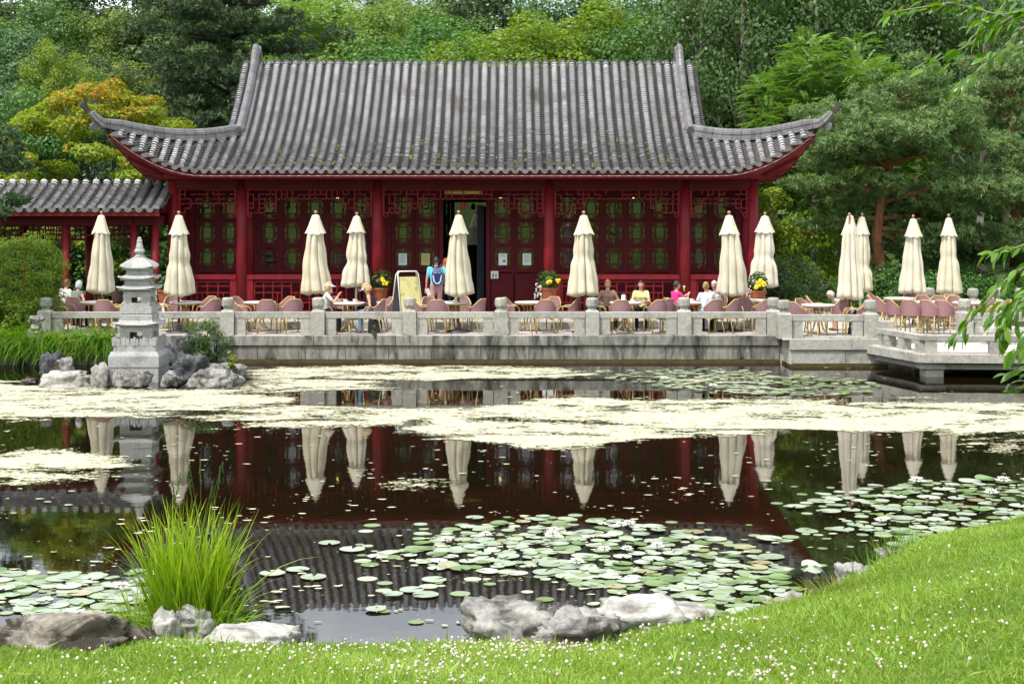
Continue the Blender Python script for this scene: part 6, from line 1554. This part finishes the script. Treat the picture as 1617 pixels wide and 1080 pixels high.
s_ = thing('scholar_rock', 'knobbly upright scholar rock at the end of the balustrade', 'rock', (wx(54, 37.3), 37.35, .5))
for k, (dx_, z, dm, sd) in enumerate(((0, .16, (.28, .2, .2), 27), (.03, .42, (.14, .13, .17), 28), (.02, .58, (.2, .16, .10), 29))):
    me = rock_mesh(sd, dm, .35, .25); me.materials.append(rk_m); obj(('base', 'neck', 'crest')[k], me, s_, (dx_, 0, z))

# ================================================================= ON THE WATER
def inpoly(x, y, poly):
    x, y = np.asarray(x), np.asarray(y); r = np.zeros(x.shape, bool); j = len(poly) - 1
    for i in range(len(poly)):
        (xi, yi), (xj, yj) = poly[i], poly[j]; c = ((yi > y) != (yj > y)) & (x < (xj - xi) * (y - yi) / (yj - yi + 1e-9) + xi); r ^= c; j = i
    return r
def topx(X, Y): return CX + F * X / Y, HY + F * H / Y
ALG = [[(-60, 598), (60, 604), (150, 610), (260, 614), (385, 606), (400, 582), (520, 577), (700, 577), (900, 579), (960, 592), (850, 600), (760, 598), (640, 606), (560, 606), (640, 616), (500, 622), (430, 640), (330, 642), (230, 652), (100, 664), (-60, 666)],
       [(385, 648), (470, 636), (600, 640), (700, 648), (790, 640), (840, 626), (960, 624), (1080, 630), (1250, 630), (1450, 634), (1700, 640), (1700, 692), (1540, 690), (1420, 682), (1320, 684), (1240, 678), (1210, 690), (1090, 692), (1000, 702), (900, 712), (800, 704), (700, 694), (600, 682), (640, 672), (540, 664), (420, 662)],
       [(180, 652), (300, 646), (420, 652), (530, 664), (580, 676), (440, 676), (330, 668), (200, 662)], [(-60, 702), (60, 704), (160, 710), (228, 740), (170, 752), (90, 768), (-60, 774)], [(542, 769), (610, 763), (660, 757), (708, 762), (700, 769), (620, 772)],
       [(1470, 706), (1560, 698), (1700, 698), (1700, 724), (1580, 718)], [(1350, 618), (1617, 628), (1700, 636), (1400, 636)], [(590, 882), (690, 832), (860, 817), (1010, 822), (1160, 852), (1240, 905), (1285, 960), (1130, 980), (1040, 965), (1075, 935), (930, 928), (780, 905), (650, 893)], [(1208, 796), (1300, 788), (1380, 768), (1490, 757), (1680, 756), (1680, 815), (1520, 850), (1420, 862), (1330, 838)], [(-40, 908), (60, 902), (180, 908), (235, 940), (215, 975), (-40, 968)], [(940, 586), (1120, 584), (1290, 592), (1240, 620), (1040, 612)], [(380, 915), (470, 895), (510, 905), (480, 920)]]
AW = [1, 1, .85, .9, 1, .8, .42, .36, .3, .4, .6, .5]
xs = np.arange(-15.5, 15.5, .11); ys = np.arange(13.2, 37.6, .11); V, Fq = grid(xs, ys, lambda x, y: 0 * x + .006); PXv, PYv = topx(V[:, 0], V[:, 1]); cov = np.zeros(len(V))
for pl, w in zip(ALG, AW): cov = np.maximum(cov, inpoly(PXv, PYv, pl) * w)
G = cov.reshape(len(ys), len(xs))
for _ in range(26):
    G = (G + np.roll(G, 1, 0) + np.roll(G, -1, 0) + np.roll(G, 1, 1) + np.roll(G, -1, 1)) / 5
cov = G.ravel(); keep = cov[Fq].max(1) > .02
def algaem():
    m, t, b = nt('floating algae'); v = pos(t); at = t.nodes.new('ShaderNodeAttribute'); at.attribute_name = 'tint'
    mpn = t.nodes.new('ShaderNodeMapping'); mpn.inputs['Scale'].default_value = (.55, 1.25, 1); link(t, v, mpn.inputs[0]); n1 = noise_node(t, .8, 5, .66, mpn.outputs[0], .8); n2 = noise_node(t, 3.4, 6, .72, v, .6); n3 = noise_node(t, 14, 4, .7, v)
    s = mth(t, 'ADD', mth(t, 'MULTIPLY', mth(t, 'SUBTRACT', n1.outputs[0], .5), 4.6), mth(t, 'MULTIPLY', mth(t, 'SUBTRACT', n2.outputs[0], .5), 2.2)); s = mth(t, 'ADD', s, mth(t, 'MULTIPLY', mth(t, 'SUBTRACT', n3.outputs[0], .5), 2.4))
    f = mth(t, 'ADD', mth(t, 'MULTIPLY', at.outputs['Fac'], 1.45), mth(t, 'SUBTRACT', s, 1.02)); f2 = ramp(t, f, [(.0, 0.0), (.10, 1.0)]).outputs[0]
    c = ramp(t, mth(t, 'ADD', mth(t, 'MULTIPLY', n2.outputs[0], .6), mth(t, 'MULTIPLY', n3.outputs[0], .4)), [(.30, (.20, .195, .09)), (.44, (.38, .37, .26)), (.60, (.50, .485, .39))]).outputs[0]
    c = mixc(t, ramp(t, f, [(.02, 0.0), (.38, 1.0)]).outputs[0], (.22, .22, .08), c)
    link(t, c, b.inputs['Base Color']); b.inputs['Roughness'].default_value = .75; b.inputs['Specular IOR Level'].default_value = .3; bump(t, b, n3.outputs[0], .4, .01)
    tr_ = t.nodes.new('ShaderNodeBsdfTransparent'); mx = t.nodes.new('ShaderNodeMixShader'); link(t, f2, mx.inputs[0]); link(t, tr_.outputs[0], mx.inputs[1]); link(t, b.outputs[0], mx.inputs[2]); link(t, mx.outputs[0], t.nodes['Material Output'].inputs[0]); return m
obj('floating_algae', npmesh('floating_algae', V, Fq[keep], algaem(), cov), kind='stuff', label='cream yellow algae mats floating on the pond', category='algae')
# crumbs of algae and petals drifting between the mats
rr = rgs(300); n = 4200; yp = rr.uniform(580, 990, n); xp = rr.uniform(-30, 1650, n); clus = np.sin(xp * .012 + yp * .05) + np.sin(xp * .031 - yp * .09) + rr.normal(size=n) * .7; k = clus > .35; xp, yp = xp[k], yp[k]; n = len(xp)
dd = H * F / (yp - HY); pts = np.stack([(xp - CX) * dd / F, dd, np.full(n, .012)], 1); k = pts[:, 1] > shore(pts[:, 0]) + .1; pts = pts[k]; n = len(pts); ang = rr.uniform(0, 6.28, (n, 1)) + np.linspace(0, 6.28, 7)[:-1][None]; rad = (.004 + .034 * rr.random((n, 1)) ** 2.5) * rr.uniform(.45, 1.4, (n, 6))
V = np.stack([pts[:, :1] + rad * np.cos(ang) * 1.7, pts[:, 1:2] + rad * np.sin(ang), np.repeat(pts[:, 2:3], 6, 1) + rr.uniform(0, .002, (n, 1))], -1).reshape(-1, 3)
obj('floating_crumbs', npmesh('floating_crumbs', V, np.arange(6 * n).reshape(n, 6), pm('algae crumb', [(.3, (.42, .40, .20)), (.7, (.66, .63, .46))], 3, .8)), kind='stuff', label='small drifting crumbs of algae between the lily pads', category='algae')
# ---- water lilies
def padm(name, stops): 
    m, t, b = nt(name); v = pos(t); n = noise_node(t, 2.3, 4, .6, v); oi = t.nodes.new('ShaderNodeObjectInfo'); c = ramp(t, mth(t, 'ADD', mth(t, 'MULTIPLY', n.outputs[0], .5), mth(t, 'MULTIPLY', oi.outputs['Random'], .5)), stops).outputs[0]
    n2 = noise_node(t, 30, 4, .6, v); c = mixc(t, ramp(t, n2.outputs[0], [(.62, 0.0), (.72, 1.0)]).outputs[0], c, (.42, .36, .16)); link(t, c, b.inputs['Base Color']); b.inputs['Roughness'].default_value = .3; b.inputs['Specular IOR Level'].default_value = .9; bump(t, b, n2.outputs[0], .12, .01); return m
pad_g = padm('lily pad', [(.25, (.24, .31, .19)), (.5, (.34, .41, .30)), (.75, (.45, .49, .39))]); pad_f = padm('green lily pad', [(.25, (.07, .15, .02)), (.75, (.14, .24, .04))]); pad_b = padm('browning lily pad', [(.3, (.24, .20, .08)), (.7, (.36, .33, .17))])
def pad_mesh(seed, mat, curl=0.):
    rr = random.Random(seed); n = 18; vs = [(0, 0, -.002)]; gap = .22
    for ring, f in ((0, .55), (1, 1.0)):
        for k in range(n):
            a = gap + (2 * PI - 2 * gap) * k / (n - 1); r = f * (1 + rr.uniform(-.03, .03)); lift_ = curl * max(0, math.cos(a - 2.2)) ** 2 * f * f; vs.append((r * math.cos(a), r * math.sin(a), .004 * f + lift_ + rr.uniform(0, .03) * f * (1 if ring else 0) * .6))
    fs = [(0, 1 + k, 2 + k) for k in range(n - 1)] + [(1 + k, 1 + n + k, 2 + n + k, 2 + k) for k in range(n - 1)]
    return MB().add(vs, fs).mesh('lily_pad', mat, True)
PADS = [pad_mesh(k, pad_g) for k in range(5)]; PADF = [pad_mesh(10 + k, pad_f, .1) for k in range(2)]; PADB = [pad_mesh(20 + k, pad_b) for k in range(2)]; PADC = [pad_mesh(30 + k, pad_f, .22) for k in range(2)]
CL = [('in the raft before the humped boulder', [(590, 882), (690, 832), (860, 817), (1010, 822), (1160, 852), (1240, 905), (1285, 960), (1130, 980), (1040, 965), (1075, 935), (930, 928), (780, 905), (650, 893)], .108, 190),
      ('in the raft beside the curving bank', [(1208, 796), (1300, 788), (1380, 768), (1490, 757), (1680, 756), (1680, 815), (1520, 850), (1420, 862), (1330, 838), (1370, 818), (1290, 806)], .135, 85),
      ('in the raft behind the dark stained boulder', [(-40, 908), (60, 902), (180, 908), (235, 940), (215, 975), (90, 975), (-40, 968)], .118, 45)]
rest = []; npad = 0
for where, poly, r0, nmax in CL:
    rr = rgs(int(r0 * 1000)); got = []; px0, py0 = np.min(poly, 0); px1, py1 = np.max(poly, 0)
    for _ in range(9000):
        if len(got) >= nmax: break
        x, y = rr.uniform(px0, px1), rr.uniform(py0, py1)
        q = onz(x, y, 0)
        if not inpoly(np.array([x]), np.array([y]), poly)[0] and rr.random() > .035: continue
        if q.y < shore(q.x) + .12: continue
        rd = r0 * rr.uniform(.62, 1.18)
        if any((q.x - g[0]) ** 2 + (q.y - g[1]) ** 2 < ((rd + g[2]) * .70) ** 2 for g in got): continue
        got.append((q.x, q.y, rd))
    for i, (x, y, rd) in enumerate(got):
        u = rr.random(); kind = PADB if u < .05 else PADC if u < .10 else PADF if u < .18 else PADS
        lab = {id(PADB): 'browning round lily pad ', id(PADC): 'curled green lily pad with lifted edge ', id(PADF): 'glossy green lily pad ', id(PADS): 'pale green round lily pad '}[id(kind)] + where
        o = obj('lily_pad', kind[int(rr.integers(len(kind)))], None, (x, y, .010 + (i % 7) * .0025), rot=(rr.normal() * .012, rr.normal() * .012, rr.uniform(0, 6.28)), scale=(rd, rd * rr.uniform(.88, 1.05), rd)); tag(o, lab, 'lily pad', 'lily pads ' + where); npad += 1
for (px, py, rd) in ((430, 906, .13), (470, 900, .12), (495, 912, .13), (556, 868, .14), (650, 932, .12), (672, 940, .13), (690, 898, .1), (1218, 880, .14), (1232, 900, .13), (520, 858, .12), (1090, 890, .12)):
    q = onz(px, py, 0); o = obj('lily_pad', PADS[npad % 5], None, (q.x, q.y, .012), rnd.uniform(0, 6), scale=(rd, rd, rd)); tag(o, 'stray lily pad lying alone on open dark water', 'lily pad', 'stray lily pads'); npad += 1
# far small pads beyond the three hundred largest: one mass
rr = rgs(340); poly = [(940, 586), (1120, 584), (1290, 592), (1400, 604), (1380, 624), (1200, 626), (1040, 612), (960, 600)]; px_ = rr.uniform(930, 1400, 520); py_ = rr.uniform(584, 628, 520); k = inpoly(px_, py_, poly); px_, py_ = px_[k], py_[k]; dd = H * F / (py_ - HY); n = len(dd); rad = rr.uniform(.06, .13, n)
ang = np.linspace(.3, 2 * PI - .3, 11)[None] + rr.uniform(0, 6, (n, 1)); X = (px_ - CX) * dd / F; V = np.stack([X[:, None] + rad[:, None] * np.cos(ang), dd[:, None] + rad[:, None] * np.sin(ang), np.repeat(.014 + rr.random((n, 1)) * .02, 11, 1) + rr.random((n, 11)) * .015], -1).reshape(-1, 3)
farp = leafm('far lily pad', (.12, .20, .03), (.28, .36, .20), (.42, .47, .34), .1, .35, .6); obj('far_lily_pads', npmesh('far_lily_pads', V, np.arange(11 * n).reshape(n, 11), farp, np.repeat(np.clip(.45 + .55 * rr.random(n) - .75 * (px_ > 1225) * rr.random(n), 0, 1), 11)), kind='stuff', label='distant crowded lily pads beside the landing pier', category='lily pads')
# half-grown pads between the large ones, beyond the three hundred: one mass
sx, sy = [], []
for where, poly, r0, nmax in CL:
    a0, b0 = np.min(poly, 0); a1, b1 = np.max(poly, 0); k_n = int(nmax * 4.5); px_ = rr.uniform(a0 - 25, a1 + 25, k_n); py_ = rr.uniform(b0 - 4, b1 + 6, k_n); k = inpoly(px_, py_, poly) | (rr.random(k_n) < .12); sx.append(px_[k]); sy.append(py_[k])
px_, py_ = np.concatenate(sx), np.concatenate(sy); dd = H * F / (py_ - HY); X = (px_ - CX) * dd / F; k = dd > shore(X) + .12; X, dd = X[k], dd[k]; n = len(dd); rad = rr.uniform(.04, .105, n); ang = np.linspace(.3, 2 * PI - .3, 11)[None] + rr.uniform(0, 6, (n, 1))
V = np.stack([X[:, None] + rad[:, None] * np.cos(ang), dd[:, None] + rad[:, None] * np.sin(ang), np.repeat(.008 + rr.random((n, 1)) * .004, 11, 1)], -1).reshape(-1, 3)
obj('young_lily_pads', npmesh('young_lily_pads', V, np.arange(11 * n).reshape(n, 11), farp, np.repeat(rr.random(n), 11)), kind='stuff', label='small young lily pads filling the gaps of the rafts', category='lily pads')
lilyc = plain('lily heart', (.75, .5, .05), .6)
def lily_mesh():
    mb = MB()
    for ring, (n, el, L, w) in enumerate(((8, 18, .075, .026), (8, 42, .068, .024), (6, 66, .055, .02))):
        for k in range(n):
            a = 2 * PI * (k + ring * .5) / n; e = R(el); d = Vector((math.cos(a) * math.cos(e), math.sin(a) * math.cos(e), math.sin(e))); s = Vector((-math.sin(a), math.cos(a), 0)); u = d.cross(s) * -1
            b = Vector((0, 0, .012)); mid = b + d * L * .55 - u * .006
            mb.add([b, mid - s * w / 2, b + d * L + u * .004, mid + s * w / 2, mid - u * .008], [(0, 1, 4), (1, 2, 4), (2, 3, 4), (3, 0, 4)])
    return mb.mesh('petals', whitef)
LM = lily_mesh(); LH = MB().sphere((0, 0, .035), (.014, .014, .02), 8, 6).mesh('heart', lilyc)
for i, (px, py, s) in enumerate(((192, 930, 1.), (767, 846, .8), (872, 848, 1.05), (875, 838, .7), (980, 832, .9), (993, 829, .9), (910, 891, 1.), (954, 870, .85), (990, 869, .8), (1038, 865, .9), (704, 855, .8), (1448, 763, 1.25), (1584, 762, 1.2), (1565, 781, 1.1), (1391, 824, .8), (1050, 600, 1.1), (1126, 611, 1.1))):
    q = onz(px, py, .03); where = 'near the dark stained boulder' if px < 300 else 'in the raft before the humped boulder' if py > 825 and px < 1200 else 'beside the landing pier' if py < 700 else 'in the raft beside the curving bank'
    t = thing('water_lily', 'open white water lily ' + where, 'flower', (q.x, q.y, .02), rnd.uniform(0, 3), 'water lilies ' + where, s * 1.35); obj('petals', LM, t); obj('heart', LH, t)
q = onz(1282, 905, .05); t = thing('lotus_leaf', 'raised pale lotus leaves standing over the pads by the small white stone', 'leaf', (q.x, q.y, .0))
for k, (dx_, z, r_, ti) in enumerate(((0, .12, .11, .4), (-.12, .10, .09, -.5), (.08, .05, .10, 1.0), (-.16, .05, .08, .8))):
    obj('leaf_blade', PADS[k], t, (dx_, 0, z), rot=(ti, .2, k), scale=r_); MB().tube([(dx_ * .3, 0, -.1), (dx_, 0, z)], .006, 5).build('stalk', L_mid, t)

# ================================================================= CHERRY boughs from the tree on the right bank
L_cherry = leafm('cherry leaf', (.06, .15, .015), (.11, .24, .025), (.20, .34, .05), .42, .3, .5, orand=.2)
cx_, cy_ = 4.9, 8.3; cz_ = float(lawn_h(np.array(cx_), np.array(cy_))); ct = thing('cherry_tree', 'cherry tree whose leafy boughs hang in over the water beside the bank', 'tree', (cx_, cy_, cz_ - .05)); base = Vector((cx_, cy_, cz_ - .05))
def cherry_leaf(seed):
    rr = random.Random(seed); n = 7; vs = []; 
    for i in range(n + 1):
        f = i / n; w = .5 * .44 * math.sin(PI * min(1, f * .93 + .05)) ** .8 * (1 - .25 * f); z = -.35 * f * f + .06 * f; vs += [(-w, f, z + .10 * w * 2), (0, f, z), (w, f, z + .10 * w * 2)]
    fs = [(3 * i + s, 3 * i + s + 1, 3 * i + s + 4, 3 * i + s + 3) for i in range(n) for s in (0, 1)]; me = MB().add(vs, fs).mesh('leaf', L_cherry, True); a = me.attributes.new('tint', 'FLOAT', 'POINT'); tv = rr.uniform(.15, .9); a.data.foreach_set('value', np.full(len(vs), tv, np.float32)); return me
CLV = [cherry_leaf(k) for k in range(6)]
mb = MB(); trp = [Vector((0, 0, 0)), Vector((.05, .05, 1.0)), Vector((-.05, .1, 2.0)), Vector((-.15, .15, 3.2)), Vector((-.1, .2, 4.4))]; mb.tube(trp, [.16, .13, .11, .08, .04], 10); D8 = 8.6
lr = random.Random(5); nleaf = 0; extra = []
twigs = [([trp[3], P(1690, 70, D8) - base, P(1600, 30, D8) - base, P(1500, 5, D8 - .2) - base, P(1395, 22, D8 - .2) - base], 40), ([trp[3], P(1680, 10, D8) - base, P(1600, -10, D8) - base, P(1535, 70, D8) - base, P(1462, 104, D8) - base], 40), ([trp[3], P(1690, 60, D8 + .3) - base, P(1620, 40, D8 + .3) - base, P(1560, 100, D8 + .2) - base, P(1508, 140, D8 + .2) - base], 28), ([trp[3], P(1700, 20, D8 + .2) - base, P(1640, 10, D8 + .2) - base, P(1570, 28, D8 + .2) - base, P(1540, 40, D8 + .2) - base], 30),
         ([trp[3], P(1720, 90, D8 - .3) - base, P(1660, 60, D8 - .3) - base, P(1600, 80, D8 - .3) - base], 24),
         ([trp[1], P(1740, 420, D8) - base, P(1650, 400, D8) - base, P(1590, 440, D8) - base, P(1555, 480, D8) - base, P(1500, 540, D8) - base], 44), ([trp[1], P(1740, 430, D8 - .2) - base, P(1660, 450, D8 - .2) - base, P(1605, 480, D8 - .2) - base, P(1585, 540, D8 - .2) - base], 46), ([trp[1], P(1750, 380, D8 + .1) - base, P(1660, 370, D8 + .1) - base, P(1595, 395, D8 + .1) - base, P(1562, 400, D8) - base], 26),
         ([trp[1], P(1760, 440, D8 + .2) - base, P(1680, 430, D8 + .2) - base, P(1625, 455, D8 + .2) - base, P(1575, 500, D8 + .2) - base], 50), ([trp[1], P(1760, 470, D8) - base, P(1690, 480, D8) - base, P(1640, 510, D8) - base, P(1600, 560, D8) - base], 50), ([trp[3], P(1710, 40, D8 - .1) - base, P(1660, 20, D8 - .1) - base, P(1610, 20, D8 - .1) - base, P(1560, 50, D8 - .1) - base], 40),
         ([trp[1], P(1740, 540, D8) - base, P(1670, 580, D8) - base, P(1610, 585, D8) - base, P(1592, 588, D8) - base], 16), ([trp[1], P(1740, 560, D8) - base, P(1680, 610, D8) - base, P(1612, 612, D8) - base, P(1596, 615, D8) - base], 12)]
for pts, nl in twigs:
    mb.tube(pts, [.03] + [.006] * (len(pts) - 2) + [.0025], 6)
    L = [(b - a).length for a, b in zip(pts[:-1], pts[1:])]; lo = L[0] + L[1] * .8 if len(pts) > 3 else L[0]
    for k in range(nl):
        s = lo + (sum(L) - lo) * ((k + lr.random()) / nl) ** .85; i = 0
        while i < len(L) - 1 and s > L[i]: s -= L[i]; i += 1
        p = pts[i].lerp(pts[i + 1], min(1, s / L[i])); T = (pts[i + 1] - pts[i]).normalized(); off = Vector((lr.gauss(0, .035), lr.gauss(0, .05), lr.gauss(-.01, .03)))
        d = (T * .9 + Vector((lr.uniform(-.5, .3), lr.uniform(-.7, .7), lr.uniform(-.7, .35)))).normalized(); q = d.to_track_quat('Y', 'Z') @ Quaternion((0, 1, 0), lr.uniform(-.9, .9)); sz = lr.uniform(.06, .105)
        if nleaf >= 295: extra.append((p + off * .6, q, sz)); continue
        o = obj('leaf', CLV[lr.randrange(6)], ct, p + off * .6); o.rotation_mode = 'QUATERNION'; o.rotation_quaternion = q; o.scale = (sz, sz, sz); nleaf += 1
mb.build('trunk', bark, ct, smooth=True)
em_ = MB(); lv = [v.co.copy() for v in CLV[2].vertices]; lf = [tuple(f.vertices) for f in CLV[2].polygons]
for p, q, sz in extra: em_.add([p + q @ (v * sz) for v in lv], lf)
eo = em_.build('leaf_spray', L_cherry, ct, smooth=True, kind='stuff'); a = eo.data.attributes.new('tint', 'FLOAT', 'POINT'); a.data.foreach_set('value', np.repeat(rg.random(len(extra)), len(lv)).astype(np.float32))
C, Rr = clumps(401, (np.array((.5, -.2, 3.8)), np.array((1.3, 1.5, 1.3))), 60, .25, .4, .4); obj('crown', crown('crown', L_cherry, 402, C, Rr, 2600, .10, asp=.45), ct, kind='stuff')
